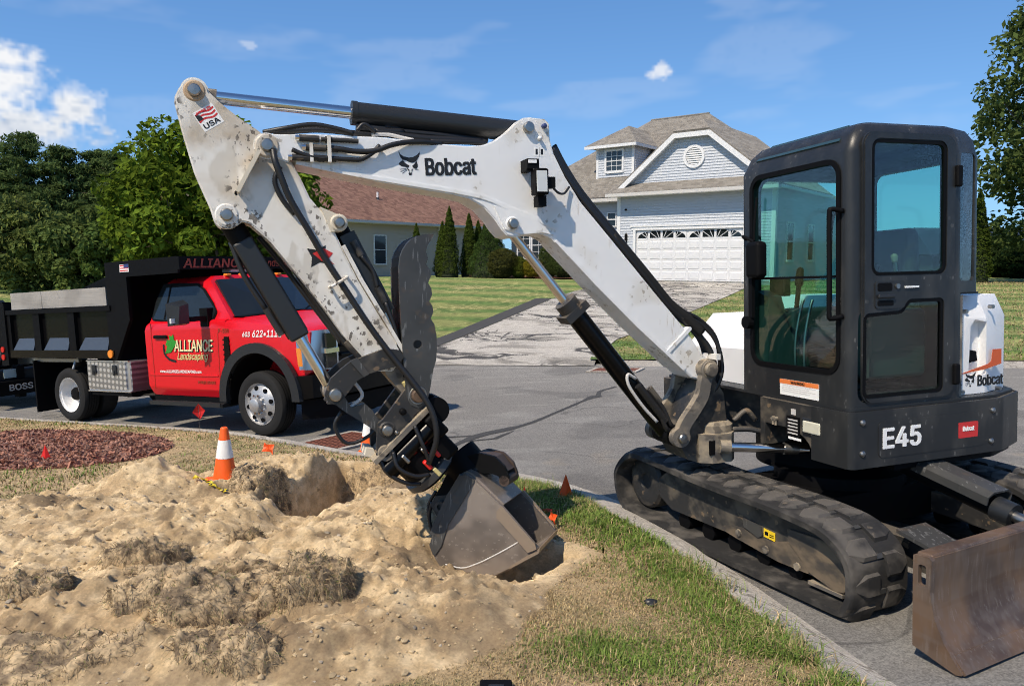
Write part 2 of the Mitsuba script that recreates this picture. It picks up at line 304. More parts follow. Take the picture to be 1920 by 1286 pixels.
# ---------------------------------------------------------------- ground materials
def f_sand(p, n, uv):
    a = fbm(p.x*1.6, p.y*1.6, p.z*1.6, 4); b = fbm(p.x*14, p.y*14, p.z*14, 4); g = fbm(p.x*110, p.y*110, p.z*110, 2)
    c = mix((.42, .305, .168), (.56, .43, .258), smoothstep(.35, .65, b))
    c = mix(c, (.30, .205, .11), smoothstep(.54, .66, fbm(p.x*4.2+1, p.y*4.2, p.z*4.2, 4))*.55)
    c = mix(c, (.38, .285, .165), smoothstep(.50, .68, a)*.6)
    c = mix(c, (.15, .105, .062), smoothstep(.57, .66, fbm(p.x*2.6+7, p.y*2.6, p.z*3.0, 5))*.80)
    low = smoothstep(4.3, 3.3, p.y+(b-.5)*1.0)
    c = mix(c, (.20, .14, .08), low*smoothstep(.40, .56, fbm(p.x*5+2, p.y*5, p.z*5, 4))*.75)
    return c*(.72+.56*g)
mat('m_sand', P(f_sand), .95)
def f_lawn(p, n, uv):
    a = fbm(p.x*1.3, p.y*1.3, 0, 4); b = fbm(p.x*19, p.y*19, p.z*19, 3); g = fbm(p.x*120, p.y*120, 0, 2)
    c = mix((.34, .25, .14), (.19, .165, .075), smoothstep(.42, .62, a*.6+fbm(p.x*5, p.y*5, 0, 3)*.4))
    c = mix(c, (.17, .12, .07), smoothstep(.5, .7, b)*.6)
    return c*(.65+.7*g)
mat('m_lawn', P(f_lawn), .95)
def f_asphalt(p, n, uv):
    a = fbm(p.x*.5, p.y*.5, 0, 4); b = fbm(p.x*5, p.y*5, 0, 3); g = noise(p.x*150, p.y*150, 0); g2 = noise(p.x*60, p.y*60, 3)
    c = mix((.125, .119, .110), (.180, .173, .160), a*.6+b*.4)
    lines = dr.abs(fbm(p.x*.35+3, p.y*.35+1, 0, 5)-.5); c = mix(c, (.055, .054, .052), smoothstep(.006, .002, lines)*.55)
    s = fbm(p.x*1.1+9, p.y*3.1, 0, 4); c = mix(c, (.21, .205, .19), smoothstep(.58, .72, s)*.5)
    c = mix(c, (.075, .072, .068), smoothstep(.60, .70, fbm(p.x*.9+21, p.y*.9+4, 0, 4))*.45)
    c = mix(c, (.24, .20, .145), smoothstep(.58, .74, fbm(p.x*2.3+2, p.y*2.3, 0, 5))*smoothstep(9.5, 6.0, p.y)*.4)
    return c*(.55+.6*g+.3*g2)
mat('m_asphalt', P(f_asphalt), .85)
def f_kerb(p, n, uv):
    a = fbm(p.x*2.5, p.y*2.5, 0, 4); g = noise(p.x*90, p.y*90, p.z*90); cr = dr.abs(fbm(p.x*2.2, p.y*2.2, 1, 5)-.5)
    c = mix((.25, .23, .20), (.38, .355, .315), a)
    c = mix(c, (.10, .09, .075), smoothstep(.012, .003, cr)*.7)
    return c*(.62+.7*g)
mat('m_kerb', P(f_kerb), .9)
def f_drive(p, n, uv):
    u = p.x*.793-p.y*.609; v = p.x*.609+p.y*.793
    w1 = fbm(u*.30, v*.55, 0, 4); w2 = fbm(u*.5+5, v*.5+2, 0, 3)
    q = fbm(u*.22+w1*2.2, v*1.0+w2*2.4, 0, 4)
    l1 = dr.abs(q-.5); q2 = fbm(u*1.3+w2*3+11, v*1.6+w1*3, 0, 3); l2 = dr.abs(q2-.47)
    b = fbm(p.x*9, p.y*9, 0, 3); st = fbm(u*.8+w2, v*3.2+w1*3, 0, 4)
    c = mix((.26, .245, .22), (.44, .415, .37), b*.5+st*.5)
    c = mix(c, (.13, .12, .105), smoothstep(.47, .64, st)*.7)
    c = mix(c, (.035, .034, .034), smoothstep(.030, .012, l1)*.92); c = mix(c, (.03, .03, .03), smoothstep(.034, .014, l2)*smoothstep(.40, .54, w1)*.92)
    return c*(.8+.4*noise(p.x*45, p.y*45, 0))
mat('m_driveway', P(f_drive), .85)
def f_yard(p, n, uv):
    u = p.x*.86-p.y*.51; v = p.x*.51+p.y*.86
    a = fbm(p.x*.5, p.y*.5, 0, 4); b = fbm(p.x*6, p.y*6, 0, 3)
    st = .5+.5*dr.sin((v+a*.9)*6.2832/1.75)
    c = mix((.150, .162, .055), (.070, .115, .028), smoothstep(.30, .70, st*.55+a*.45))
    c = mix(c, (.29, .235, .115), smoothstep(.52, .72, a*.6+b*.4)*.55*smoothstep(.0, .6, 1.3-st))
    return c*(.55+.9*b)
mat('m_yard', P(f_yard), .95)
scene['m_blade'] = {'type': 'twosided', 'bsdf': {'type': 'principled', 'base_color': {'type': 'mesh_attribute', 'name': 'vertex_color'}, 'roughness': .7, 'specular': .25}}
scene['m_leaf'] = {'type': 'principledthin', 'base_color': {'type': 'mesh_attribute', 'name': 'vertex_color'}, 'roughness': .55, 'diff_trans': .7, 'spec_trans': 0.0, 'eta': 1.4}
# ---------------------------------------------------------------- base ground, yard, road, kerbs, driveway
def base_z(x, y):
    zf = far_z(x, y)-.02; zr = road_z(x, y)-.10; d = far_d(x, y)
    z = np.where(d > 1.5, zf, zr-.15)
    return np.where(shapely.contains_xy(LAWN_POLY, x, y), road_z(x, y)-1.1, z)-.6*sstep(80, 300, np.hypot(x, y))
lin = lambda a, b, s: np.arange(a, b+1e-6, s)
def axis(core0, core1, step, far):
    k = np.geomspace(step, far, 34).cumsum(); k = k[k < far]
    return np.concatenate([core0-k[::-1], lin(core0, core1, step), core1+k])
add('ground', grid(axis(-50, 50, 1.0, 2500), axis(-14, 80, 1.0, 2500), base_z), 'm_yard', smooth=True, kind='structure')
yp = [(-60, 43), (60, -10.6), (75, 75), (-60, 80)]
def sheet(poly, step, fz, dz=0.0):
    poly = poly.segmentize(step)
    x0, y0, x1, y1 = poly.bounds; X, Y = np.meshgrid(lin(x0, x1, step), lin(y0, y1, step)); c = shapely.points(X.ravel(), Y.ravel())
    keep = shapely.contains(poly.buffer(-step*.35), c); inner = np.stack([X.ravel(), Y.ravel()], 1)[keep]
    b = np.vstack([np.array(r.coords)[:-1] for g in getattr(poly, 'geoms', [poly]) for r in [g.exterior, *g.interiors]]); pts = np.vstack([b, inner])
    from scipy.spatial import Delaunay
    tri = Delaunay(pts).simplices; cen = pts[tri].mean(1); tri = tri[shapely.contains_xy(poly, cen[:, 0], cen[:, 1])]
    a = pts[tri]; cr = (a[:, 1, 0]-a[:, 0, 0])*(a[:, 2, 1]-a[:, 0, 1])-(a[:, 1, 1]-a[:, 0, 1])*(a[:, 2, 0]-a[:, 0, 0])
    tri = tri[np.abs(cr) > 1e-8]; cr = cr[np.abs(cr) > 1e-8]; tri[cr < 0] = tri[cr < 0][:, ::-1]
    return trimesh.Trimesh(np.column_stack([pts, fz(pts[:, 0], pts[:, 1])+dz]), tri, process=False)
fdir = np.array([EN[1], -EN[0]])
def fpt(t, d=0.0): return EN*(EC+d)+fdir*t
road_poly = Polygon([*map(tuple, _sm), (30, -30), tuple(fpt(50, .6)), tuple(fpt(-50, .6))]).buffer(0)
add('road', sheet(road_poly.intersection(Polygon([(-45, -12), (40, -12), (40, 45), (-45, 45)])), .6, road_z), 'm_asphalt', smooth=True, kind='structure')
def berm(inner, outer, zin, zout, z0, h=.095):
    """a rolled kerb: cross sections between two polylines"""
    n = len(inner); prof = [(0, -.12), (0, .9), (.12, 1.0), (.35, .93), (.62, .55), (.85, .18), (1.0, .03), (1.0, -.3)]
    v = np.zeros((n, len(prof), 3))
    for k, (s, t) in enumerate(prof):
        q = inner*(1-s)+outer*s; v[:, k, :2] = q; v[:, k, 2] = z0(q[:, 0], q[:, 1])+h*t+.012*(mfbm(q[:, 0], q[:, 1], 2.5, 3, 9)-.5)*(t > 0)
    m = len(prof); i, j = np.meshgrid(np.arange(n-1), np.arange(m-1), indexing='ij'); a = (i*m+j).ravel()
    return trimesh.Trimesh(v.reshape(-1, 3), np.vstack([np.stack([a, a+1, a+m+1], 1), np.stack([a, a+m+1, a+m], 1)]), process=False)
li = np.array(LAWN_LINE.segmentize(.12).coords)
tn = np.gradient(li, axis=0); tn /= np.linalg.norm(tn, axis=1, keepdims=True); nrm = np.stack([-tn[:, 1], tn[:, 0]], 1)
wd = .30+.12*np.exp(-((li[:, 0]-.1)/.75)**2)*(li[:, 1] > 4.6)+.03*(mfbm(li[:, 0], li[:, 1], 1.3, 3, 5)-.5)
inn = li-nrm*(.0+.035*(mfbm(li[:, 0], li[:, 1], 4, 3, 15)-.5)[:, None]); k = (li[:, 1] > -8) & (li[:, 1] < 30)
add('kerb', berm(inn[k], (li+nrm*wd[:, None])[k], None, None, road_z), 'm_kerb', smooth=40, kind='structure')
# driveway: from the garage door to the road, flaring at the road
HU, HW, HO = np.array([.793, -.609]), np.array([.609, .793]), np.array([5.54, 34.58])
def hpt(u, w): return tuple(HO+HU*u+HW*w)
dl = [(-.3, 0), (-.36, -4.5), (.15, -6.8), (1.45, -11.4), (2.2, -13.9), (2.7, -15.8)]; drr = [(5.4, 0), (6.03, -4.2), (6.43, -7.6), (6.80, -11.4), (6.95, -13.8), (7.7, -16.0)]
A = [hpt(*q) for q in dl]; B = [hpt(*q) for q in drr]
def to_edge(p): d = far_d(*p); return (p[0]-EN[0]*(d+.06), p[1]-EN[1]*(d+.06))
drive_poly = Polygon(A+[to_edge((A[-1][0]-.3, A[-1][1]))]+[to_edge((B[-1][0]+.2, B[-1][1]))]+B[::-1]).buffer(.25).buffer(-.25)
ft = lin(-30, 40, .2); open_ = shapely.contains_xy(drive_poly.buffer(.12), *np.array([fpt(t, .2) for t in ft]).T); lo, hi = ft[open_].min(), ft[open_].max()
for fs in (ft[ft < lo-.05], ft[ft > hi+.05]): add('kerb', berm(np.array([fpt(t, .42) for t in fs]), np.array([fpt(t, .0) for t in fs]), None, None, road_z, .09), 'm_kerb', smooth=40, kind='structure')
yard_poly = Polygon([tuple(fpt(-50, .33)), tuple(fpt(50, .33)), tuple(fpt(60, 70)), tuple(fpt(-60, 70))])
def yard_sheet_z(x, y): return far_z(x, y)
add('yard', sheet(yard_poly.difference(drive_poly.buffer(-.12)), 1.1, yard_sheet_z), 'm_yard', smooth=True, kind='structure')
add('driveway', sheet(drive_poly, .4, drive_z, .02), 'm_driveway', smooth=True, kind='structure')
strip = LineString([(A[2][0], A[2][1]), A[3], A[4], A[5], to_edge(A[5])]).buffer(.36, cap_style=2)
strip = affinity.translate(strip, -.35*HU[0], -.35*HU[1])
add('driveway_edging', sheet(strip.difference(drive_poly).buffer(-.01), .4, drive_z, .03), 'm_asphalt_dark' if mat('m_asphalt_dark', (.045, .044, .042), .8) else '', kind='structure')
walk_poly = Polygon([tuple(fpt(10.5, .42)), tuple(fpt(40, .42)), tuple(fpt(40, 1.2)), tuple(fpt(10.5, 1.2))])
add('pavement', sheet(walk_poly, .6, yard_sheet_z, .03), 'm_kerb', kind='structure')
# tar seam across the road
seam = spline([(-.85, 8.10), (-.66, 8.42), (-.40, 8.98), (-.05, 9.35), (.28, 9.80), (.75, 10.8), (1.2, 11.75), (1.36, 12.0), (1.45, 12.5), (1.75, 12.95)], 6)
sw = (.035+.05*np.exp(-((np.arange(len(seam))-14)/5.)**2)+.06*np.exp(-((np.arange(len(seam))-38)/2.5)**2))*(1+.5*(mfbm(seam[:, 0], seam[:, 1], 6, 3, 3)-.5))
sp_ = shapely.union_all([LineString(seam[i:i+2]).buffer(sw[i]) for i in range(len(seam)-1)]+[LineString([(-.40, 8.98), (-.72, 8.95), (-1.1, 9.1)]).buffer(.03), LineString([(-.55, 8.65), (-.2, 8.75), (.0, 9.2)]).buffer(.03)])
add('tar_seam', sheet(sp_.simplify(.01), .25, road_z, .006), 'm_asphalt_dark', kind='structure')
# storm drain grates
def grate(name, cx, cy, ang, wx, wy, nx, ny, label, cat_):
    t = thing(name, label, cat_); c, s = math.cos(ang), math.sin(ang); z = float(road_z(cx, cy))+.008
    gx = (float(road_z(cx+.1, cy))-float(road_z(cx, cy)))/.1; gy = (float(road_z(cx, cy+.1))-float(road_z(cx, cy)))/.1
    X = np.array([c, s, gx*c+gy*s]); Y = np.array([-s, c, -gx*s+gy*c]); M = frame([cx, cy, z], X, Y, [0, 0, 1])
    fr = slabz(pg([(-wx/2-.07, -wy/2-.07), (wx/2+.07, -wy/2-.07), (wx/2+.07, wy/2+.07), (-wx/2-.07, wy/2+.07)], 0, [pg([(-wx/2, -wy/2), (wx/2, -wy/2), (wx/2, wy/2), (-wx/2, wy/2)])]), 0, .02)
    add(t+'__frame', fr, 'm_kerb', M)
    add(t+'__pit', box(-wx/2, wx/2, -wy/2, wy/2, .001, .004), 'm_black', M)
    for k in range(ny+1):
        y = -wy/2+wy*k/ny; add(t+'__bar', box(-wx/2, wx/2, y-.012, y+.012, .004, .022), 'm_copper', M)
    for k in range(nx+1):
        x = -wx/2+wx*k/nx; add(t+'__cross_bar', box(x-.02, x+.02, -wy/2, wy/2, .004, .018), 'm_copper', M)
grate('storm_drain', -1.98, 8.85, -.65, .62, .78, 9, 7, 'rusty red grid storm drain at the near kerb beside the half hidden cone', 'storm drain')
grate('storm_drain', 2.1, 15.45, -.42, .9, .55, 10, 5, 'dark storm drain by the far kerb below the driveway', 'storm drain')
# ---------------------------------------------------------------- near lawn and sand
lg = grid(lin(-24, 4.2, .09), lin(-7, 24, .09), lambda X, Y: X*0)
v = np.array(lg.vertices); dist = shapely.distance(shapely.points(v[:, 0], v[:, 1]), LAWN_LINE); ins = shapely.contains_xy(LAWN_POLY, v[:, 0], v[:, 1])
v[:, 2] = lawn_z(v[:, 0], v[:, 1], dist)
near = np.abs(v[:, 0]+2.2) < 5; si = np.full(len(v), -1.); si[near] = sand_in(v[near, 0], v[near, 1]); 
v[:, 2] = np.where(ins, v[:, 2], road_z(v[:, 0], v[:, 1])+.05)
f = np.array(lg.faces); f = f[(ins | (dist < .05))[f].all(1) & ~(si > .03)[f].any(1)]
add('lawn', trimesh.Trimesh(v, f, process=False), 'm_lawn', smooth=True, kind='structure')
hg = grid(lin(-6.6, .75, .0165), lin(2.55, 7.4, .0165), lambda X, Y: X*0); v = np.array(hg.vertices); v[:, 2], ins = heap_z(v[:, 0], v[:, 1])
f = np.array(hg.faces); f = f[(ins > -.13)[f].all(1)]
add('sand_heap', trimesh.Trimesh(v, f, process=False), 'm_sand', smooth=True, kind='structure', label='rough heap of dug tan sand with a trench, in front of the kerb')
# ---------------------------------------------------------------- grass
def blades(xy, z, h, col, width=.0042, lean=.5, r=rng):
    n = len(xy); a = r.uniform(0, 2*np.pi, n); w = width*r.uniform(.6, 1.3, n); d = np.stack([np.cos(a), np.sin(a)], 1); s = np.stack([-d[:, 1], d[:, 0]], 1)
    l = r.uniform(.1, 1.0, n)**1.0*lean; b = np.column_stack([xy, z-.008]); v = np.zeros((n, 5, 3)); up = np.array([0, 0, 1.])
    s3 = np.column_stack([s, np.zeros(n)]); d3 = np.column_stack([d, np.zeros(n)])
    mid = b+up*(h*.6)[:, None]+d3*(h*l*.35)[:, None]; tip = b+up*(h*(1-.35*l*l))[:, None]+d3*(h*l)[:, None]
    v[:, 0], v[:, 1] = b-s3*w[:, None], b+s3*w[:, None]; v[:, 2], v[:, 3] = mid-s3*(w*.7)[:, None], mid+s3*(w*.7)[:, None]; v[:, 4] = tip
    i = np.arange(n)[:, None]*5; f = np.vstack([i+[0, 1, 3], i+[0, 3, 2], i+[2, 3, 4]])
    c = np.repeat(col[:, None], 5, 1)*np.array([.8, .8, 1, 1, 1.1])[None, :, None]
    return trimesh.Trimesh(v.reshape(-1, 3), f, process=False), np.clip(c.reshape(-1, 3), 0, 1)
def grass_col(n, green, r=rng):  # straw and green blades, each its own tone
    g1, g2 = np.array([.095, .175, .026]), np.array([.20, .26, .055]); t1, t2 = np.array([.50, .385, .21]), np.array([.30, .215, .11])
    u = r.random(n)[:, None]; isg = (r.random(n) < green)[:, None]
    return np.where(isg, g1*(1-u)+g2*u, t1*(1-u)+t2*u)*r.uniform(.5, 1.35, (n, 1))
def greenness(x, y, dk):
    a = mfbm(x, y, .9, 4, 51); b = mfbm(x, y, 2.7, 3, 53)
    g = .10+.75*sstep(.50, .64, a*.6+b*.4)
    edge = np.exp(-((dk-.18)/.30)**2)*np.where(y < 6.6, 1, .25)*sstep(.36, .5, mfbm(x, y, 1.4, 3, 57)+.12)
    blob = np.exp(-(((x-.36)/.30)**2+((y-3.12)/.22)**2))+np.exp(-(((x-.62)/.28)**2+((y-3.05)/.25)**2))+np.exp(-(((x-.75)/.35)**2+((y-5.2)/.3)**2))+.6*np.exp(-(((x+3.6)/1.4)**2+((y-6.9)/.5)**2))
    return np.clip(g*.40+edge*.85+blob*.7-.03, 0.02, .93)
def scatter(n, x0, x1, y0, y1, seed):
    r = np.random.default_rng(seed); return np.column_stack([r.uniform(x0, x1, n), r.uniform(y0, y1, n)])
vis = Polygon([(-.2, 1.6), (.2, 1.6), (9.5, 12), (-11.5, 13.5)])
MULCH = affinity.rotate(affinity.scale(Point(0, 0).buffer(1), 1.75, 1.0), -25); MULCH = affinity.translate(MULCH, -5.3, 8.45)
def grass_patch(n, bx, seed, hr, width, mulch=False):
    q = scatter(n, *bx, seed); ok = shapely.contains_xy(LAWN_POLY, q[:, 0], q[:, 1]) & shapely.contains_xy(vis, q[:, 0], q[:, 1]) & ~shapely.contains_xy(MULCH.buffer(-.08), q[:, 0], q[:, 1]); q = q[ok]
    si = sand_in(q[:, 0], q[:, 1]); r = np.random.default_rng(seed+1); ok = (si < .02+.10*r.random(len(q))**3) & (r.random(len(q)) < np.clip(.25+1.1*mfbm(q[:, 0], q[:, 1], 1.9, 4, 61), 0, 1)); q = q[ok]
    dk = shapely.distance(shapely.points(q[:, 0], q[:, 1]), LAWN_LINE); z = lawn_z(q[:, 0], q[:, 1], dk); g = greenness(q[:, 0], q[:, 1], dk)
    h = r.uniform(*hr, len(q))*(.45+.85*g)*(.4+.9*mfbm(q[:, 0], q[:, 1], 3.5, 3, 63))
    col = grass_col(len(q), g, r)
    return blades(q, z, h, col, width, 1.1, r)
gs = [grass_patch(150000, (-1.6, 1.6, 1.8, 4.2), 101, (.02, .065), .0026), grass_patch(140000, (-3.2, 1.6, 4.2, 7.0), 103, (.02, .07), .0034), grass_patch(130000, (-12, 0, 5.6, 13), 105, (.03, .075), .006)]
off = 0
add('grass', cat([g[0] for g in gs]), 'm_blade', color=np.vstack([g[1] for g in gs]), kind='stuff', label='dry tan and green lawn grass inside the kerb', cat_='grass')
# taller tufts of green grass hanging over the kerb
r = np.random.default_rng(77); tl = np.array(LAWN_LINE.segmentize(.01).coords); tl = tl[(tl[:, 1] > 2.2) & (tl[:, 1] < 6.4) & (tl[:, 0] > .1)]
q = tl[r.integers(0, len(tl), 26000)]; q = q+r.normal(0, .065, q.shape)-np.array([.10, .035]); keep = mfbm(q[:, 0], q[:, 1], 2.3, 3, 71)+.05*(q[:, 1] < 4.4) > .50; q = q[keep]
m, c = blades(q, lawn_z(q[:, 0], q[:, 1])-.01, r.uniform(.04, .11, len(q)), grass_col(len(q), np.full(len(q), .72), r), .0028, 1.3, r)
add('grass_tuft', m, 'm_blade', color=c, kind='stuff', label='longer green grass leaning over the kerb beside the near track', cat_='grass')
# far lawn blades
q = np.vstack([np.column_stack([EN*(EC+d)+fdir*t]).T for d, t in []]) if False else None
r = np.random.default_rng(88); t = r.uniform(-9, 24, 90000); d = .4+22*r.random(90000)**1.3; q = np.outer(EC+d, EN)+np.outer(t, fdir)
ok = ~shapely.contains_xy(drive_poly.buffer(.03), q[:, 0], q[:, 1]) & (np.abs(q[:, 0]/q[:, 1]) < .72); q = q[ok]
st = np.sin((q[:, 0]*.51+q[:, 1]*.86+mfbm(q[:, 0], q[:, 1], .5, 4, 3)*.9)*2*np.pi/1.75)*.5+.5
g = np.clip(.38+.52*sstep(.3, .7, st*.55+.45*mfbm(q[:, 0], q[:, 1], .5, 4, 3))+.2*(r.random(len(q))-.5), 0, 1)
g = np.where(q[:, 0] > 9.5, g*.35, g)
m, c = blades(q, far_z(q[:, 0], q[:, 1]), r.uniform(.03, .06, len(q)), grass_col(len(q), g, r)*.85, .014, 1.3, r)
add('yard_grass', m, 'm_blade', color=c, kind='stuff', label='mown striped grass on the slope beside the driveway', cat_='grass')
# mulch bed with chips
mp = MULCH.segmentize(.1); add('mulch_bed', sheet(mp, .12, lambda x, y: lawn_z(x, y)+.035*(1-np.exp(-shapely.distance(shapely.points(x, y), MULCH.exterior)/.2)), .006), 'm_mulch' if mat('m_mulch', (.16, .058, .042), .95) else '', smooth=True, kind='structure')
r = np.random.default_rng(91); n = 16000; q = np.column_stack([r.uniform(-7.2, -3.4, n), r.uniform(7, 10, n)]); q = q[shapely.contains_xy(MULCH, q[:, 0], q[:, 1])]; n = len(q)
z = lawn_z(q[:, 0], q[:, 1])+.035*(1-np.exp(-shapely.distance(shapely.points(q[:, 0], q[:, 1]), MULCH.exterior)/.2))+r.uniform(.008, .03, n)
def chips(q, z, L, Wd, r):
    n = len(q); a = r.uniform(0, 2*np.pi, n); t = r.normal(0, .5, n); d = np.stack([np.cos(a)*np.cos(t), np.sin(a)*np.cos(t), np.sin(t)], 1); w = np.cross(d, r.normal(0, 1, (n, 3))); w /= np.linalg.norm(w, axis=1, keepdims=True); u = np.cross(d, w)
    c = np.column_stack([q, z]); l = (L*r.uniform(.5, 1.4, n))[:, None]; b = (Wd*r.uniform(.6, 1.3, n))[:, None]
    v = np.stack([c-d*l-w*b, c+d*l-w*b, c+d*l+w*b, c-d*l+w*b, c+u*b*.5], 1); i = np.arange(n)[:, None]*5
    return trimesh.Trimesh(v.reshape(-1, 3), np.vstack([i+[0, 1, 4], i+[1, 2, 4], i+[2, 3, 4], i+[3, 0, 4]]), process=False)
m = chips(q, z, .028, .009, r); cc = np.array([.285, .125, .078])*r.uniform(.35, 1.5, (n, 1))+r.uniform(0, .08, (n, 1)); add('mulch_chips', m, 'm_blade', color=np.repeat(np.clip(cc, 0, 1), 5, 0), kind='stuff', label='red wood chips covering the bed on the lawn', cat_='mulch')
# pebbles and clods on the sand
r = np.random.default_rng(93); n = 12000; q = np.column_stack([r.uniform(-5.5, .5, n), r.uniform(2.8, 7.1, n)]); si = sand_in(q[:, 0], q[:, 1]); dens = mfbm(q[:, 0], q[:, 1], 1.6, 4, 95); q = q[(si > .0) & (r.random(n) < sstep(.38, .62, dens)+.08)]; n = len(q)
z, _ = heap_z(q[:, 0], q[:, 1]); ico = trimesh.creation.icosphere(0, 1.0); V = np.array(ico.vertices); s = np.minimum(.0042*np.exp(r.normal(0, .55, n))+.002, .017)
vv = []; 
for k in range(n): vv.append(V*(1+.8*(r.random((len(V), 1))-.5))*s[k]*np.array([1, r.uniform(.7, 1.2), r.uniform(.5, .85)])+[q[k, 0], q[k, 1], z[k]+s[k]*.25])
ff = np.vstack([np.array(ico.faces)+k*len(V) for k in range(n)]); cc = np.where(r.random((n, 1)) < .85, np.array([.46, .355, .215]), np.array([.36, .31, .24]))*r.uniform(.6, 1.15, (n, 1))
add('pebbles', trimesh.Trimesh(np.vstack(vv), ff, process=False), 'm_blade', color=np.repeat(cc, len(V), 0), kind='stuff', label='small stones and clods strewn over the sand', cat_='pebbles')
# torn sod clumps with dead roots
def sod(x, y, rx, ry, h, ang, label, seed, n=1500, dz=0.0):
    """a torn sheet of turf lying on the heap: uneven outline, steep broken edge, dead roots hanging out"""
    r = np.random.default_rng(seed); t = thing('sod_clump', label, 'sod clump', None); c, s = math.cos(ang), math.sin(ang)
    m = 78; U, V = np.meshgrid(np.linspace(-1.35, 1.35, m), np.linspace(-1.35, 1.35, m)); X = x+U*rx*c-V*ry*s; Y = y+U*rx*s+V*ry*c
    rr = np.sqrt(U*U+V*V)+.95*(mfbm(X, Y, 4.2, 4, 100+seed)-.5)+.35*(mfbm(X, Y, 15, 3, 120+seed)-.5); mk = sstep(1.0, .80, rr)
    base = heap_z(X.ravel(), Y.ravel())[0].reshape(X.shape)
    Z = base-.035+mk*(.035+h*(.35+1.3*mfbm(X, Y, 5.5, 4, 140+seed))+.03*(mfbm(X, Y, 30, 3, 150+seed)-.5)+dz*.4); v = np.stack([X, Y, Z], -1).reshape(-1, 3)
    v[:, :2] += (np.stack([mfbm(X, Y, 22, 2, 160+seed), mfbm(X, Y, 22, 2, 170+seed)], -1).reshape(-1, 2)-.5)*.05
    i, j = np.meshgrid(np.arange(m-1), np.arange(m-1), indexing='ij'); a = (i*m+j).ravel(); f = np.vstack([np.stack([a, a+1, a+m+1], 1), np.stack([a, a+m+1, a+m], 1)]); f = f[(mk.ravel() > .01)[f].any(1)]
    mm = trimesh.Trimesh(v, f, process=False); add(t+'__soil', mm, 'm_sod', smooth=True)
    pts, fi = trimesh.sample.sample_surface(mm, n, seed=seed); nn = mm.face_normals[fi]; steep = 1-np.abs(nn[:, 2]); k = r.random(n) < .30+.9*steep; pts, nn = pts[k], nn[k]; n = len(pts)
    dirn = nn*.5+r.normal(0, .65, (n, 3))+[0, 0, -.1]; dirn /= np.linalg.norm(dirn, axis=1, keepdims=True); L = (r.uniform(.012, .05, n)*(1+.9*(r.random(n) < .12)))[:, None]; w = np.cross(dirn, r.normal(0, 1, (n, 3))); w /= np.linalg.norm(w, axis=1, keepdims=True)
    mid = pts+dirn*L*.55; tip = pts+dirn*L+np.array([0, 0, -1])*L*.4; v = np.stack([pts-w*.0013, pts+w*.0013, mid-w*.001, mid+w*.001, tip], 1); i = np.arange(n)[:, None]*5
    u = r.random((n, 1)); col = np.where(u < .55, np.array([.36, .27, .155]), np.where(u < .93, np.array([.15, .105, .065]), np.array([.13, .15, .04])))*r.uniform(.6, 1.3, (n, 1))
    add(t+'__root', trimesh.Trimesh(v.reshape(-1, 3), np.vstack([i+[0, 1, 3], i+[0, 3, 2], i+[2, 3, 4]]), process=False), 'm_blade', color=np.repeat(col, 5, 0), kind='stuff')
def f_sod(p, n, uv):
    a = fbm(p.x*16, p.y*16, p.z*16, 4); b = fbm(p.x*80, p.y*80, p.z*80, 2)
    return mix((.15, .11, .07), (.46, .345, .205), smoothstep(.34, .58, a)*.92)*(.55+.9*b)
mat('m_sod', P(f_sod), .95)
sod(-2.06, 4.12, .26, .15, .085, .55, 'brown sod clump on the left slope of the sand heap', 1, 2600)
sod(-.95, 3.50, .19, .12, .13, .35, 'shaggy sod clump at the right end of the long turned over turf', 2, 4200)
sod(-1.45, 3.46, .40, .19, .085, .12, 'largest turned over sod sheet in the front of the sand heap', 3, 5200)
sod(-1.62, 3.84, .42, .09, .05, .25, 'long low ridge of torn sod above the largest sheet', 9, 2200)
sod(-2.30, 3.58, .17, .11, .07, .3, 'small dark sod clump at the left edge of the sand', 4, 2200)
sod(-1.12, 2.98, .26, .10, .06, .0, 'dry grassy sod clump at the bottom edge of the heap', 5, 2600)
sod(-2.02, 6.02, .24, .42, .09, .25, 'sod clump overhanging the trench beside the cone', 6, 4600)
sod(-1.30, 7.02, .50, .17, .07, -.55, 'long strip of torn turf along the trench top near the drain', 7, 4200)
sod(-2.2, 3.05, .60, .18, .03, .1, 'flat patch of dead turf in the bottom left corner', 8, 6000)
sod(-1.62, 4.55, .16, .10, .05, .6, 'small brown clod in the hollow of the sand heap', 10, 1400)
# ---------------------------------------------------------------- houses
def f_shingle_grey(p, n, uv):
    a = fbm(p.x*1.2, p.y*1.2, p.z*1.2, 3); row = dr.floor(p.z*9.5); u = (p.x*.793-p.y*.609+p.x*.2+p.y*.25)*5+row*.5
    c = mix((.150, .135, .115), (.255, .235, .205), cell_rand(dr.floor(u), row, 3)*.7+a*.3)
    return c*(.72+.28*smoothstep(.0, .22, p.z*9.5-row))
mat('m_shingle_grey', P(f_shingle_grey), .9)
def f_shingle_brown(p, n, uv):
    row = dr.floor(p.z*9.0); u = (p.x*.605+p.y*.797)*4.5+row*.5; k = cell_rand(dr.floor(u), row, 5)
    c = mix((.115, .055, .040), (.27, .15, .105), k*.65+.35*fbm(p.x*1.5, p.y*1.5, p.z*2, 3))
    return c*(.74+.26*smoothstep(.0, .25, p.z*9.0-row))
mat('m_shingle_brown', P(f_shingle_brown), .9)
def f_siding(p, n, uv): return mix((.445, .475, .52), (.515, .545, .59), fbm(p.x*2, p.y*2, p.z*9, 3))
mat('m_siding_blue', P(f_siding), .6)
mat('m_siding_tan', (.47, .41, .335), .65); mat('m_gutter', (.55, .53, .50), .5); mat('m_shutter', (.03, .05, .075), .5); mat('m_foundation', (.33, .32, .30), .9)
mat('m_garage', (.66, .665, .67), .5); mat('m_brick_step', (.28, .14, .11), .8)
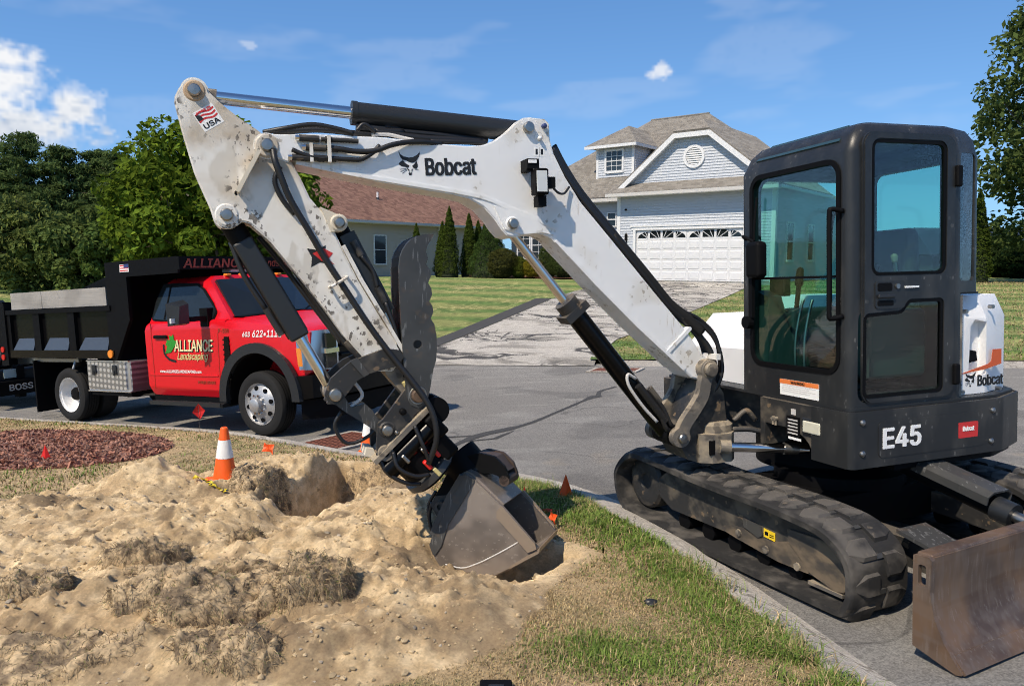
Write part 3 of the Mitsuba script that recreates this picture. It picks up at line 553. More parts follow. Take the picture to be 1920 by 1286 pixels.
MH = frame([5.54, 34.58, .97], [.793, -.609, 0], [.609, .793, 0], [0, 0, 1])
def siding(poly, w, M, key, mat_='m_siding_blue', course=.118, axis='x', sgn=-1, th=.038):
    """real clapboards: each course leans out at its foot. poly in (u,z); face at w looking along sgn*w (or u for axis y)"""
    u0, z0, u1, z1 = poly.bounds; ms = []
    for k in range(int((z1-z0)/course)+1):
        a = z0+k*course; s = poly.intersection(shapely.box(u0-1, a, u1+1, min(a+course, z1)))
        for g in getattr(s, 'geoms', [s]):
            if g.geom_type != 'Polygon' or g.area < 1e-4: continue
            m = trimesh.creation.extrude_polygon(g, 1.0, engine='earcut'); V = np.array(m.vertices)
            t = (V[:, 1]-a)/course; out = np.where(V[:, 2] > .5, w+sgn*th*(1-.82*t), w-sgn*.02)
            V = np.column_stack([V[:, 0], out, V[:, 1]]) if axis == 'x' else np.column_stack([out, V[:, 0], V[:, 1]])
            fl = (axis == 'x') == (sgn < 0); ms.append(trimesh.Trimesh(V, m.faces if False else (m.faces), process=False))
    mm = cat(ms); mm.fix_normals() if False else None
    return add(key, mm, mat_, M, kind='stuff')
def quad_slab(pts, t):
    """a roof plane with thickness t below it"""
    p = np.asarray(pts, float); n = np.cross(p[1]-p[0], p[2]-p[0]); n /= np.linalg.norm(n); n = n if n[2] > 0 else -n
    return hull(np.vstack([p, p-n*t]))
h = thing('house', 'blue grey clapboard house with white garage door at the top of the driveway', 'house')
# --- garage block
gz = 3.72; GU0, GU1 = -.92, 6.15
gd = pg([(-.02, 0), (4.9, 0), (4.9, 2.2), (-.02, 2.2)])
siding(pg([(GU0, .05), (GU1, .05), (GU1, gz), (GU0, gz)]).difference(pg([(-.14, 0), (5.02, 0), (5.02, 2.3), (-.14, 2.3)])), 0, MH, h+'__siding')
add(h+'__wall', [box(GU0, -.02, .0, .16, -.6, gz), box(4.9, GU1, .0, .16, -.6, gz), box(-.02, 4.9, 0, .16, 2.2, gz), box(-.02, 4.9, .0, .16, -.6, -.02)], 'm_foundation', MH)
gab = pg([(-.62, 4.22), (1.80, 6.18), (3.42, 6.18), (5.84, 4.22)])
siding(gab, .12, MH, h+'__siding'); add(h+'__wall', slab(gab, .14, .30), 'm_foundation', MH)
siding(pg([(0, -.1), (9, -.1), (9, 3.8), (0, 3.8)]), GU1, MH, h+'__siding', axis='y', sgn=1); add(h+'__wall', box(GU1-.2, GU1-.02, .17, 11, -.8, 3.8), 'm_foundation', MH)
add(h+'__wall', box(GU0+.002, GU0+.15, .17, 2.4, -.6, 3.8), 'm_siding_blue', MH)
for x0, x1 in ((GU0-.05, GU0+.12), (GU1-.12, GU1+.05)): add(h+'__corner_board', box(x0, x1, -.05, .03, 0, gz), 'm_trim', MH)
add(h+'__corner_board', box(GU1-.005, GU1+.055, .035, .16, 0, gz), 'm_trim', MH)
for d, a in (((-.14, -.02, 0, 2.2), 0), ((4.9, 5.02, 0, 2.2), 0), ((-.22, 5.1, 2.2, 2.34), 0)): add(h+'__door_trim', box(d[0], d[1], -.06, .05, d[2], d[3]), 'm_trim', MH)
add(h+'__door_trim', box(-.28, 5.16, -.10, .02, 2.34, 2.40), 'm_trim', MH)
# --- garage door with raised panels and fan windows
g = h+'__garage_door'; add(g, box(-.02, 4.9, .055, .09, 0, 2.2), 'm_garage', MH)
pw, ph = 4.92/8, 2.2/5
for c in range(8):
    for rr in range(5):
        x0, z0 = -.02+c*pw+.055, rr*ph+.05; x1, z1 = x0+pw-.11, z0+ph-.10
        if rr == 4:
            z0, z1 = z0+.04, z1+.0
            add(g+'__window', box(x0, x1, .045, .052, z0, z1), 'm_glass_dark', MH)
            # fan light: white infill over the quarter arch of each pane
            q = pg([(x0, z0), (x1, z0), (x1, z1), (x0, z1)]); i = c % 4; pc = (x1+.02, z0-.02) if i in (0,) else (x0-.02, z0-.02) if i == 3 else (x1 if i == 1 else x0, z0-.10)
            arch = Point(pc).buffer(1, quad_segs=12); arch = affinity.scale(arch, (x1-x0)*.98 if i in (0, 3) else .85, (z1-z0)*.95 if i in (0, 3) else .45)
            bars = shapely.union_all([LineString([pc, (pc[0]+1.2*math.cos(t), pc[1]+1.2*math.sin(t))]).buffer(.011) for t in np.radians([35, 65, 115, 145])])
            add(g+'__window_grille', slab(q.difference(arch).union(bars.intersection(q)), .030, .044), 'm_garage', MH)
        else:
            fr = pg([(x0, z0), (x1, z0), (x1, z1), (x0, z1)], 0, [pg([(x0+.035, z0+.035), (x1-.035, z0+.035), (x1-.035, z1-.035), (x0+.035, z1-.035)])])
            add(g+'__panel', [hull([(x0, .055, z0), (x1, .055, z0), (x1, .055, z1), (x0, .055, z1), (x0+.03, .034, z0+.03), (x1-.03, .034, z0+.03), (x1-.03, .034, z1-.03), (x0+.03, .034, z1-.03)])], 'm_garage', MH)
for k in range(1, 5): add(g+'__section_joint', box(-.02, 4.9, .050, .056, k*ph-.006, k*ph+.006), 'm_gutter', MH)
# --- roofs
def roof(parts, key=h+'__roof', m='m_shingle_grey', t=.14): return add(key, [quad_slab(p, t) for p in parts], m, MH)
roof([[(-1.18, -.62, 3.83), (6.45, -.62, 3.83), (6.45, .12, 4.28), (-1.18, .12, 4.28)]])      # skirt roof above the door
R0, ZR = 2.62, 6.92
roof([[(-1.12, -.22, 3.92), (1.82, -.22, 6.30), (R0, .85, ZR), (R0, 7.2, ZR), (-1.12, 7.2, 3.92)], [(6.36, -.22, 3.92), (3.40, -.22, 6.30), (R0, .85, ZR), (R0, 7.2, ZR), (6.36, 7.2, 3.92)], [(1.80, -.24, 6.29), (3.42, -.24, 6.29), (R0, .86, ZR+.01)]])
for a, b in (((-1.14, 3.78), (1.80, 6.17)), ((1.80, 6.17), (3.42, 6.17)), ((3.42, 6.17), (6.38, 3.78))):
    d = np.array([b[0]-a[0], b[1]-a[1]]); d /= np.linalg.norm(d); n = np.array([-d[1], d[0]]); q = [np.array(a)-n*.17, np.array(b)-n*.17, np.array(b)+n*.03, np.array(a)+n*.03]
    add(h+'__rake_board', slab(pg([tuple(x) for x in q]), -.245, -.205), 'm_trim', MH); add(h+'__soffit', slab(pg([tuple(x) for x in [np.array(a)-n*.10, np.array(b)-n*.10, np.array(b)-n*.05, np.array(a)-n*.05]]), -.20, .11), 'm_trim', MH)
add(h+'__gutter', box(-1.2, 6.5, -.74, -.615, 3.66, 3.80), 'm_gutter', MH); add(h+'__soffit', box(-1.15, 6.4, -.61, -.03, 3.68, 3.71), 'm_trim', MH); add(h+'__gutter', box(6.34, 6.46, -.2, 7, 3.72, 3.84), 'm_trim', MH)
# main body: hip roof
MU0, MU1, MW0, MW1, ze, zr = -9.0, 5.6, 1.7, 12.3, 3.9, 8.28
roof([[(MU0, MW0, ze), (MU1, MW0, ze), (.25, 7, zr), (-3.0, 7, zr)], [(MU0, MW0, ze), (-3.0, 7, zr), (MU0, MW1, ze)], [(MU1, MW0, ze), (.25, 7, zr), (MU1, MW1, ze)], [(MU0, MW1, ze), (MU1, MW1, ze), (.25, 7, zr), (-3.0, 7, zr)]])
add(h+'__ridge_cap', cyl((-3.0, 7, zr), (.25, 7, zr), .06, 8), 'm_shingle_grey', MH)
add(h+'__gutter', box(MU0, -1.25, MW0-.10, MW0+.02, ze-.22, ze-.06), 'm_gutter', MH); add(h+'__soffit', box(MU0, -1.0, MW0+.03, 2.3, ze-.22, ze-.19), 'm_trim', MH)
siding(pg([(MU0+.4, -.3), (-.95, -.3), (-.95, ze-.2), (MU0+.4, ze-.2)]), 2.3, MH, h+'__siding'); add(h+'__wall', box(MU0+.4, -.95, 2.33, 2.5, -.8, ze-.1), 'm_foundation', MH)
# entry: door, transom and white posts
add(h+'__front_door', box(-2.75, -1.85, 2.22, 2.27, -.1, 2.1), 'm_trim', MH); add(h+'__front_door__pane', box(-2.62, -1.98, 2.20, 2.219, .9, 2.0), 'm_glass_dark', MH)
tw = h+'__transom_window'; add(tw, box(-2.75, -1.85, 2.20, 2.25, 2.55, 3.15), 'm_glass_dark', MH)
for x in (-2.78, -2.3, -1.85): add(tw+'__frame', box(x-.03, x+.03, 2.16, 2.199, 2.5, 3.2), 'm_trim', MH)
for z in (2.52, 2.85, 3.18): add(tw+'__frame', box(-2.8, -1.82, 2.165, 2.195, z-.025, z+.025), 'm_trim', MH)
for u in (-1.55, -1.2): add(h+'__porch_post', box(u-.09, u+.09, 1.8, 1.98, -.2, ze-.22), 'm_trim', MH)
add(h+'__front_step', box(-3.1, -1.1, 1.2, 2.2, -.5, -.12), 'm_brick_step', MH)
def sash(key, u0, u1, z0, z1, w, M, cols=3, rows=4, fw=.07):
    k = numbered(key); add(k, [box(u0-fw, u0, w-.05, w+.03, z0-fw, z1+fw), box(u1, u1+fw, w-.05, w+.03, z0-fw, z1+fw), box(u0, u1, w-.05, w+.03, z1, z1+fw), box(u0-.04, u1+.04, w-.08, w+.03, z0-fw-.02, z0), box(u0, u1, w-.04, w+.01, (z0+z1)/2-.02, (z0+z1)/2+.02)], 'm_trim', M, exact=True)
    add(k+'__pane', box(u0, u1, w-.012, w+.0, z0, z1), 'm_glass_house', M)
    mu = [box(u0+(u1-u0)*i/cols-.011, u0+(u1-u0)*i/cols+.011, w-.028, w-.013, z0, z1) for i in range(1, cols)]+[box(u0, u1, w-.026, w-.013, z0+(z1-z0)*i/rows-.011, z0+(z1-z0)*i/rows+.011) for i in range(1, rows) if i*2 != rows]
    if mu: add(k+'__muntin', mu, 'm_trim', M)
    return k
for u in (-8.3, -7.35): sash(h+'__window', u, u+.75, 1.0, 2.35, 2.27, MH, 2, 4)
for u in (-8.72, -6.50): add(h+'__shutter', [box(u, u+.32, 2.21, 2.25, .95, 2.4)], 'm_shutter', MH)
for w, z0 in ((1.4, .9), (4.2, .9)):
    MS = MH@frame([GU1, 0, 0], [0, 1, 0], [-1, 0, 0], [0, 0, 1]); sash(h+'__window', w, w+.8, z0, z0+1.5, -.03, MS, 1, 2)
# dormer with hip roof
D0, D1, DW = -3.92, -1.80, 3.0
siding(pg([(D0, 4.86), (D1, 4.86), (D1, 6.45), (D0, 6.45)]), DW, MH, h+'__dormer_siding'); add(h+'__dormer_wall', box(D0, D1, DW+.03, 6.0, 4.6, 6.45), 'm_siding_blue', MH)
siding(pg([(DW+.05, 5.0), (4.9, 6.45), (DW+.05, 6.45)]), D1, MH, h+'__dormer_siding', axis='y', sgn=1)
for x in (D0, D1-.11): add(h+'__dormer_trim', box(x-.01, x+.12, DW-.045, DW+.02, 4.86, 6.45), 'm_trim', MH)
sash(h+'__window', -3.33, -2.45, 5.28, 6.22, DW-.03, MH, 3, 4, .10)
e = 6.52; dA = (-2.86, 4.3, 7.62)
roof([[(D0-.45, DW-.42, e), (D1+.3, DW-.42, e), dA], [(D0-.45, DW-.42, e), dA, (-2.86, 6.4, 7.62), (D0-.45, 6.4, e)], [(D1+.3, DW-.42, e), dA, (-2.86, 6.4, 7.62), (D1+.3, 6.4, e)]], h+'__dormer_roof', t=.10)
add(h+'__dormer_trim', [box(D0-.46, D1+.31, DW-.46, DW-.40, e-.16, e-.02), box(D1+.26, D1+.32, DW-.40, 5.0, e-.16, e-.02), box(D0-.40, D1+.25, DW-.40, DW-.03, e-.12, e-.09)], 'm_trim', MH)
# round louvred vent
cv = (2.63, 5.22); ring = Point(cv).buffer(.48, quad_segs=12).difference(Point(cv).buffer(.37, quad_segs=12))
v_ = h+'__round_vent'; add(v_, slab(ring, .02, .10), 'm_trim', MH)
add(v_+'__back', slab(Point(cv).buffer(.40, quad_segs=10), .085, .10), 'm_gutter', MH)
for k in range(8):
    z = cv[1]-.34+k*.09; hw = math.sqrt(max(.37**2-(z-cv[1])**2, .01)); add(v_+'__slat', hull([(cv[0]-hw, .075, z+.055), (cv[0]+hw, .075, z+.055), (cv[0]-hw, .03, z), (cv[0]+hw, .03, z), (cv[0]-hw, .045, z-.005), (cv[0]+hw, .045, z-.005)]), 'm_trim', MH)
# wall lantern and camera
l = h+'__wall_lantern'; add(l, [box(-.53, -.43, -.12, -.03, 1.75, 2.0), cyl((-.48, -.08, 2.0), (-.48, -.08, 2.12), .06, 10, .01), box(-.50, -.46, -.06, .0, 1.6, 1.76)], 'm_black', MH)
add(h+'__security_camera', capsule_hull([((-.50, -.10, 3.12), .045), ((-.50, -.02, 3.14), .03)]), 'm_black', MH)
# --- tan house at the left, its side facing us
M2 = frame([-8.635, 42.0, .70], [.605, .797, 0], [-.797, .605, 0], [0, 0, 1])
h2 = thing('house', 'tan sided house with a brown shingle roof behind the raised arm', 'house')
HL, ez = 13.2, 3.20
siding(pg([(-6, .15), (HL, .15), (HL, ez), (-6, ez)]), 0, M2, h2+'__siding', 'm_siding_tan', .15, th=.022)
add(h2+'__wall', [box(-6, HL, .03, 9.5, .0, ez), box(-6, HL, .02, 9.6, -1.0, .14)], 'm_foundation', M2)
def rz(d): return ez+.10+(d+.5)*.58
add(h2+'__roof', [quad_slab([(-6.5, -.5, rz(-.5)), (HL+.4, -.5, rz(-.5)), (HL+.4, 4.7, rz(4.7)), (-6.5, 4.7, rz(4.7))], .13), quad_slab([(-6.5, 9.9, rz(-.5)), (HL+.4, 9.9, rz(-.5)), (HL+.4, 4.7, rz(4.7)), (-6.5, 4.7, rz(4.7))], .13)], 'm_shingle_brown', M2)
for u in (-6, HL-.1): add(h2+'__gable', slabx([(0.05, ez), (9.4, ez), (4.7, rz(4.7)-.15)], u, u+.1), 'm_siding_tan', M2)
add(h2+'__gutter', box(-6.5, HL+.4, -.63, -.49, ez-.02, ez+.12), 'm_gutter', M2); add(h2+'__soffit', box(-6.4, HL+.3, -.485, .0, ez-.03, ez), 'm_trim', M2)
for u in (1.55, 11.8):
    k = sash(h2+'__window', u, u+.84, .98, 2.52, -.03, M2, 1, 2, .06)
add(h2+'__vent_pipe', [cyl((3.75, 2.0, rz(2.0)-.1), (3.75, 2.0, rz(2.0)+.42), .055, 10)], 'm_white', M2); add(h2+'__vent_pipe', [cyl((3.75, 2.0, rz(2.0)+.02), (3.75, 2.0, rz(2.0)+.10), .085, 10)], 'm_black', M2)
add(h2+'__downspout', [box(6.8, 6.9, -.09, -.02, .1, ez-.05), box(6.8, 6.9, -.5, -.02, .05, .12)], 'm_trim', M2)
add(h2+'__meter_box', box(9.2, 9.55, -.15, -.02, .9, 1.5), 'm_gutter', M2)
# --- dark roofed house far right and its shed wall
M3 = frame([24.5, 43, .7], [.99, .14, 0], [-.14, .99, 0], [0, 0, 1])
h3 = thing('house', 'low dark grey house beyond the tree at the right edge', 'house')
add(h3+'__wall', box(-1.2, 14, 0, 7, -.5, 1.5), 'm_asphalt_dark', M3)
add(h3+'__roof', [quad_slab([(-1.6, -.4, 1.5), (14.4, -.4, 1.5), (13, 3.5, 3.1), (0, 3.5, 3.1)], .12), quad_slab([(-1.6, 7.4, 1.5), (14.4, 7.4, 1.5), (13, 3.5, 3.1), (0, 3.5, 3.1)], .12), quad_slab([(-1.6, -.4, 1.5), (0, 3.5, 3.1), (-1.6, 7.4, 1.5)], .12)], 'm_charcoal_plain', M3)
# bark mulch in front of the houses
bed = Polygon([hpt(-1.3, .2), hpt(-1.3, -.5), hpt(-3.4, .0), hpt(-8.6, .4), hpt(-10.5, 1.0), hpt(-10.6, 2.2), hpt(-2, 2.2)]).buffer(.3)
add('planting_bed', sheet(bed, .4, lambda x, y: far_z(x, y)+.07, 0), 'm_mulch_far' if mat('m_mulch_far', (.21, .085, .055), .95) else '', smooth=True, kind='structure')
# ---------------------------------------------------------------- trees and shrubs
def leaf_cloud(cen, nrm, size, col, r, droop=.15, aspect=.55):
    """cen (n,3) leaf centres, nrm preferred facing; each leaf a bent diamond of two triangles"""
    n = len(cen); nn = nrm+r.normal(0, .75, (n, 3)); nn /= np.linalg.norm(nn, axis=1, keepdims=True)+1e-9
    a = np.cross(nn, r.normal(0, 1, (n, 3))); a /= np.linalg.norm(a, axis=1, keepdims=True)+1e-9; b = np.cross(nn, a)
    s = (size*r.uniform(.6, 1.3, n))[:, None]; tip = cen+a*s-np.array([0, 0, 1])*s*droop
    v = np.stack([cen-a*s, cen-b*s*aspect+nn*s*.12, tip, cen+b*s*aspect+nn*s*.12], 1).reshape(-1, 3); i = np.arange(n)[:, None]*4
    return v, np.vstack([i+[0, 1, 2], i+[0, 2, 3]]), np.repeat(col, 4, 0)
def f_bark(p, n, uv):
    a = fbm(p.x*9, p.y*9, p.z*2.2, 4); return mix((.055, .042, .032), (.16, .13, .10), a)
mat('m_bark', P(f_bark), .95)
def clump_points(centers, radii, per, r, flat=1.0, shell=.55):
    """leaf positions on noisy shells round clump centres"""
    k = np.repeat(np.arange(len(centers)), per); d = r.normal(0, 1, (len(k), 3)); d /= np.linalg.norm(d, axis=1, keepdims=True)
    rad = radii[k]*(shell+(1-shell)*r.random(len(k))**.6); pos = centers[k]+d*rad[:, None]*[1, 1, flat]
    return pos, d, k
def limb(p0, p1, r0, r1, r, bend=.15, n=5):
    p0, p1 = np.asarray(p0, float), np.asarray(p1, float); t = np.linspace(0, 1, n)[:, None]; L = np.linalg.norm(p1-p0)
    q = p0*(1-t)+p1*t+r.normal(0, bend*L*.25, (n, 3))*np.sin(np.pi*t); return tube(q, np.linspace(r0, r1, (n-1)*4+1), 7, 4)
def broadleaf(name, x, y, z0, height, rx, label, seed, base, n_cl=150, per=170, leaf=.13, crown_lo=.12, group=None, shape=1.0, tone=.35, gap=0.0, cl=(.55, 1.0)):
    r = np.random.default_rng(seed); t = thing(name, label, 'tree', group)
    zc0, zc1 = z0+height*crown_lo, z0+height; C = []; tries = 0
    while len(C) < n_cl and tries < 6000:
        tries += 1; u = r.uniform(-1, 1, 3)
        h = (u[2]+1)/2; prof = (math.sin(math.pi*min(1, h*.92+.10))**.75)*(1-.25*h) if shape else 1
        rad = math.hypot(u[0], u[1])
        if rad > prof or rad < prof*.30 and h < .8: continue
        p = np.array([x+u[0]*rx, y+u[1]*rx, zc0+h*(zc1-zc0)])
        if meshkit.noise(p[None]*.75+seed)[0] < gap: continue
        C.append(p)
    C = np.array(C); R = r.uniform(*cl, len(C))*rx*.27
    pos, d, k = clump_points(C, R, per, r, .75); up = d*.7+np.array([0, 0, .5])
    tonec = (1-tone/2+tone*r.random(len(C)))[k]; hue = r.random(len(k))[:, None]
    col = np.array(base)*(1-hue)+np.array(base)*np.array([1.5, 1.3, 1.0])*hue; col = col*tonec[:, None]*r.uniform(.8, 1.2, (len(k), 1))
    v, f, c = leaf_cloud(pos, up, leaf, np.clip(col, 0, 1), r)
    add(t+'__crown', trimesh.Trimesh(v, f, process=False), 'm_leaf', color=c)
    tr_ = [limb((x, y, z0-.3), (x, y, z0+height*.55), height*.026, height*.012, r, .06)]; top = np.array([x, y, z0+height*.3])
    for i in r.choice(len(C), min(26, len(C)), replace=False):
        s = np.array([x, y, z0+height*r.uniform(.15, .5)]); tr_.append(limb(s, C[i], height*.010, .012, r, .3))
    add(t+'__trunk', cat(tr_), 'm_bark', smooth=True)
    return t
def pine(name, x, y, z0, height, rx, label, seed, base, group=None, n_br=95, per=150, needle=.20):
    rx = rx*1.22
    r = np.random.default_rng(seed); t = thing(name, label, 'tree', group); cs, dd, kk, tw = [], [], [], []
    for b in range(n_br):
        h = .16+.84*(b+r.random())/n_br; a = r.uniform(0, 2*np.pi); L = rx*(1.05-h)**.65*r.uniform(.55, 1.15)+.12
        s = np.array([x, y, z0+height*h-.2*L]); dirn = np.array([math.cos(a), math.sin(a), r.uniform(.05, .35)]); e = s+dirn*L
        if b % 3 == 0: tw.append(limb(s, e, .05, .012, r, .15, 4))
        m = max(3, int(L/.42))
        for q in range(m):
            u = (q+.8)/m; c = s+dirn*L*u+r.normal(0, .10, 3)*[1, 1, .4]; cs.append(c); dd.append(.30+.42*(1-u*.4)*r.uniform(.7, 1.2)); kk.append(r.uniform(.65, 1.25))
    C, R, K = np.array(cs), np.array(dd), np.array(kk); per = max(14, int(n_br*per/len(C)))
    pos, d, k = clump_points(C, R, per, r, .42, .2); hue = r.random(len(k))[:, None]
    col = (np.array(base)*(1-hue)+np.array(base)*np.array([1.55, 1.35, 1.2])*hue)*K[k][:, None]
    v, f, c = leaf_cloud(pos, d*.6+np.array([0, 0, .6]), needle, np.clip(col, 0, 1), r, .05, .30)
    add(t+'__crown', trimesh.Trimesh(v, f, process=False), 'm_leaf', color=c)
    add(t+'__trunk', cat([limb((x, y, z0-.3), (x, y, z0+height*.98), height*.016, .02, r, .03, 6)]+tw), 'm_bark', smooth=True)
def shrub(name, x, y, h, rx, label, seed, base, kind='round', n=5200, leaf=.05, group=None):
    r = np.random.default_rng(seed); t = thing(name, label, 'shrub', group); z0 = float(far_z(x, y))+.02
    u = r.random(n)**.8; a = r.uniform(0, 2*np.pi, n)
    if kind == 'cone': prof = (1-u)**.72*(.62+.38*np.clip(u/.12, 0, 1)); zz = u
    elif kind == 'spruce': prof = (1-u)**.95*(.7+.3*np.clip(u/.1, 0, 1)); zz = u
    else: zz = u; prof = np.sqrt(np.clip(1-(2*u-1)**2, 0, 1))
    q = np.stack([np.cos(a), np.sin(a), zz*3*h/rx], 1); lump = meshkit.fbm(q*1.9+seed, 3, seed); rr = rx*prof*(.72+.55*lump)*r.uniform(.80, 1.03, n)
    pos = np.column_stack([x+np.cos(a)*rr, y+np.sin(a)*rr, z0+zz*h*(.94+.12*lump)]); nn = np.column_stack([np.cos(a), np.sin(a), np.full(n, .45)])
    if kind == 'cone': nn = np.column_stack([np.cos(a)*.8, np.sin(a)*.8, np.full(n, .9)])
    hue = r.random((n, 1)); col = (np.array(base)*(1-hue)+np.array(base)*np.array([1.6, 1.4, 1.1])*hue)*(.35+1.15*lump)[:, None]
    v, f, c = leaf_cloud(pos, nn, leaf, np.clip(col, 0, 1), r, .05, .45)
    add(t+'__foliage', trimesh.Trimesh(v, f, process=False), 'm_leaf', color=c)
    core = trimesh.creation.icosphere(3, 1.0); V = np.array(core.vertices); zz = (V[:, 2]+1)/2
    pr = {'cone': (1-zz)**.72*.82, 'spruce': (1-zz)**.95*.86}.get(kind, np.sqrt(np.clip(1-V[:, 2]**2, 0, 1))*.80); ang = np.arctan2(V[:, 1], V[:, 0])
    add(t+'__branches', trimesh.Trimesh(np.column_stack([x+np.cos(ang)*pr*rx*.86, y+np.sin(ang)*pr*rx*.86, z0+zz*h*.93-.03]), core.faces, process=False), 'm_twigs', smooth=True)
mat('m_twigs', (.018, .026, .010), .9)
GRN = (.060, .115, .022)
broadleaf('maple_tree', -9.3, 25.0, -.85, 8.0, 3.55, 'bright green maple tree standing behind the red truck and the arm', 11, (.115, .185, .026), 170, 185, .125, .16, tone=.75, gap=.25, cl=(.5, .95))
for i, (x, y, hh, rx, sd) in enumerate([(-38.6, 58.2, 9.9, 3.3, 1), (-36.2, 58, 10.6, 3.5, 2), (-33.4, 58, 9.5, 3.3, 3), (-31.5, 59.3, 9.5, 3.2, 4), (-29.6, 59, 9.2, 3.2, 5)]):
    lb = ['dark pine cut by the left edge of the photo', 'tallest pine of the dark grove, near the left edge', 'pine just right of the tallest pine in the grove', 'slim pine second from the bright maple in the grove', 'dark pine whose top shows just left of the bright maple'][i]
    pine('pine_tree', x, y, .6, hh, rx, lb, 20+sd, (.085, .135, .05), 'dark pines in the grove behind the truck', 120, 150, .20)
for i, (x, y, hh, rx, sd, bs) in enumerate([(-27.5, 44, 5.6, 3.3, 1, (.125, .17, .058)), (-23.6, 43, 5.0, 3.0, 2, (.10, .148, .05)), (-20.4, 42, 5.3, 2.8, 3, (.09, .148, .046)), (-31.6, 46, 6.2, 3.4, 4, (.085, .135, .05))]):
    lb = ['rounded olive green tree low in front of the pines', 'dark low tree behind the dump body', 'deep green low tree left of the bright maple', 'low dark tree at the left edge below the pines'][i]
    broadleaf('low_tree', x, y, .3, hh, rx, lb, 40+sd, bs, 95, 150, .15, .0, tone=.7, gap=.22, cl=(.45, .95), group='low trees before the pine grove')
for i, (x, y, hh, rx, sd) in enumerate([(-35, 63, 9, 4.2, 1), (-28, 64, 8.6, 4.2, 2), (-42.5, 63, 9, 4.2, 3)]):
    lb = ['dense dark tree filling the back of the grove between the pines', 'dense dark tree behind the pine nearest the maple', 'dense dark tree behind the pine at the left edge'][i]
    broadleaf('woodland_tree', x, y, .6, hh, rx, lb, 60+sd, (.06, .10, .038), 70, 170, .22, .02, group='dense trees at the back of the grove')
broadleaf('oak_tree', 22.6, 30.0, .6, 13.8, 4.9, 'tall oak cut by the right edge of the photo', 71, (.065, .10, .035), 165, 150, .14, .03, tone=.6, gap=.40, cl=(.6, 1.05))
for i, (x, y, hh, rx, sd) in enumerate([(26.5, 42.0, 2.2, 1.5, 1), (25.6, 39.0, 1.6, 1.2, 3)]):
    shrub('hedge_bush', x, y, hh, rx, ['taller dark bush below the tall oak', 'low dark bush in front of the taller one under the oak'][i], 80+sd, (.025, .045, .016), 'round', 5000, .10, 'dark bushes below the tall oak')
AV = [(-5.0, 40.6, 2.75, .50, 'arborvitae half hidden behind the grey thumb plate'), (-3.72, 41.6, 2.9, .58, 'short twin arborvitae left beside the tallest one'), (-3.32, 41.2, 3.65, .66, 'tallest pointed arborvitae right of the grey thumb plate'), (-2.32, 42.0, 3.35, .62, 'second pointed arborvitae from the thumb, before the tan wall'), (-1.85, 42.6, 3.0, .55, 'slim arborvitae tucked against the broad spruce')]
for i, (x, y, hh, rx, lb) in enumerate(AV): shrub('arborvitae', x, y, hh, rx, lb, 90+i, (.055, .088, .018), 'cone', 9000, .045, 'pointed arborvitae between the two houses')
shrub('spruce_bush', -1.15, 40.2, 3.3, 1.35, 'broad cone shaped dwarf spruce beneath the boom bracket', 101, (.045, .082, .024), 'spruce', 13000, .045)
shrub('round_bush', -.45, 38.6, 1.45, .78, 'rounded dark bush with reddish leaves beside the dwarf spruce', 102, (.055, .062, .020), 'round', 7000, .045)
shrub('round_bush', .35, 38.7, 1.05, .52, 'small green globe bush between the red bush and the yellow one', 103, (.080, .105, .018), 'round', 5000, .04)
shrub('round_bush', 1.05, 38.4, .95, .55, 'yellow green globe bush beside the boom cylinder', 104, (.16, .145, .018), 'round', 5000, .04)
shrub('round_bush', 2.65, 37.6, 1.3, .95, 'dark low bush seen under the boom right of its cylinder', 105, (.045, .07, .022), 'round', 6000, .045)
shrub('round_bush', 1.9, 38.6, 1.7, .6, 'green bush behind the boom cylinder before the window', 107, (.05, .075, .022), 'round', 5000, .045)
shrub('arborvitae', 18.75, 31.2, 3.6, .62, 'tall arborvitae just right of the cab by the house', 106, (.060, .095, .02), 'cone', 9000, .045)
# ---------------------------------------------------------------- red dump truck (local: x forward, y away from the lawn, z up)
FT = np.array([3.52, -2.0, .232]); FT /= np.linalg.norm(FT); ZT = np.array([0, 0, 1.])-FT*FT[2]; ZT /= np.linalg.norm(ZT); YT = np.cross(ZT, FT)
MT = frame([-3.106, 9.4, -.364], FT, YT, ZT)
tk = thing('dump_truck', 'red dump truck with black bed and white cab lettering parked along the kerb', 'dump truck')
def tadd(part, mesh, m, **k): return add(tk+'__'+part, mesh, m, MT, **k)
def boolean_diff(a, bs):
    import manifold3d as mf
    to = lambda m: mf.Manifold(mf.Mesh(np.asarray(m.vertices, np.float32), np.asarray(m.faces, np.uint32)))
    def clean(m): m = trimesh.Trimesh(np.asarray(m.vertices), np.asarray(m.faces)); m.merge_vertices(); m.fix_normals(); return m
    A = to(clean(a))
    for b in bs: A = A-to(clean(b))
    q = A.to_mesh(); return trimesh.Trimesh(q.vert_properties[:, :3], q.tri_verts, process=False)
W_ = 2.03
def sect(x, z0, z1, top_in, cr=.0):
    h = [(0.05, z0), (0, z0+.10), (0, min(1.34, z1-.10)), (.03, z1-.05), (top_in, z1)]
    pts = [(x, y, z) for y, z in h]+[(x, W_-y, z) for y, z in h]
    return pts+[(x, W_/2, z1+cr)]
cabm = hull(sect(-2.14, .50, 1.46, .10)+sect(-2.08, .46, 1.48, .10)+sect(-.55, .46, 1.50, .13, .02))
hood = hull(sect(-.70, .50, 1.49, .14, .03)+sect(-.2, .55, 1.48, .20, .04)+sect(.45, .62, 1.40, .24, .05)+[(x, y, z) for x, y, z in ((.80, .10, .80), (.80, W_-.1, .80), (.82, .10, 1.28), (.82, W_-.1, 1.28), (.78, .30, 1.35), (.78, W_-.3, 1.35), (.90, .5, .85), (.90, W_-.5, .85), (.91, .5, 1.28), (.91, W_-.5, 1.28), (.86, W_/2, 1.37))])
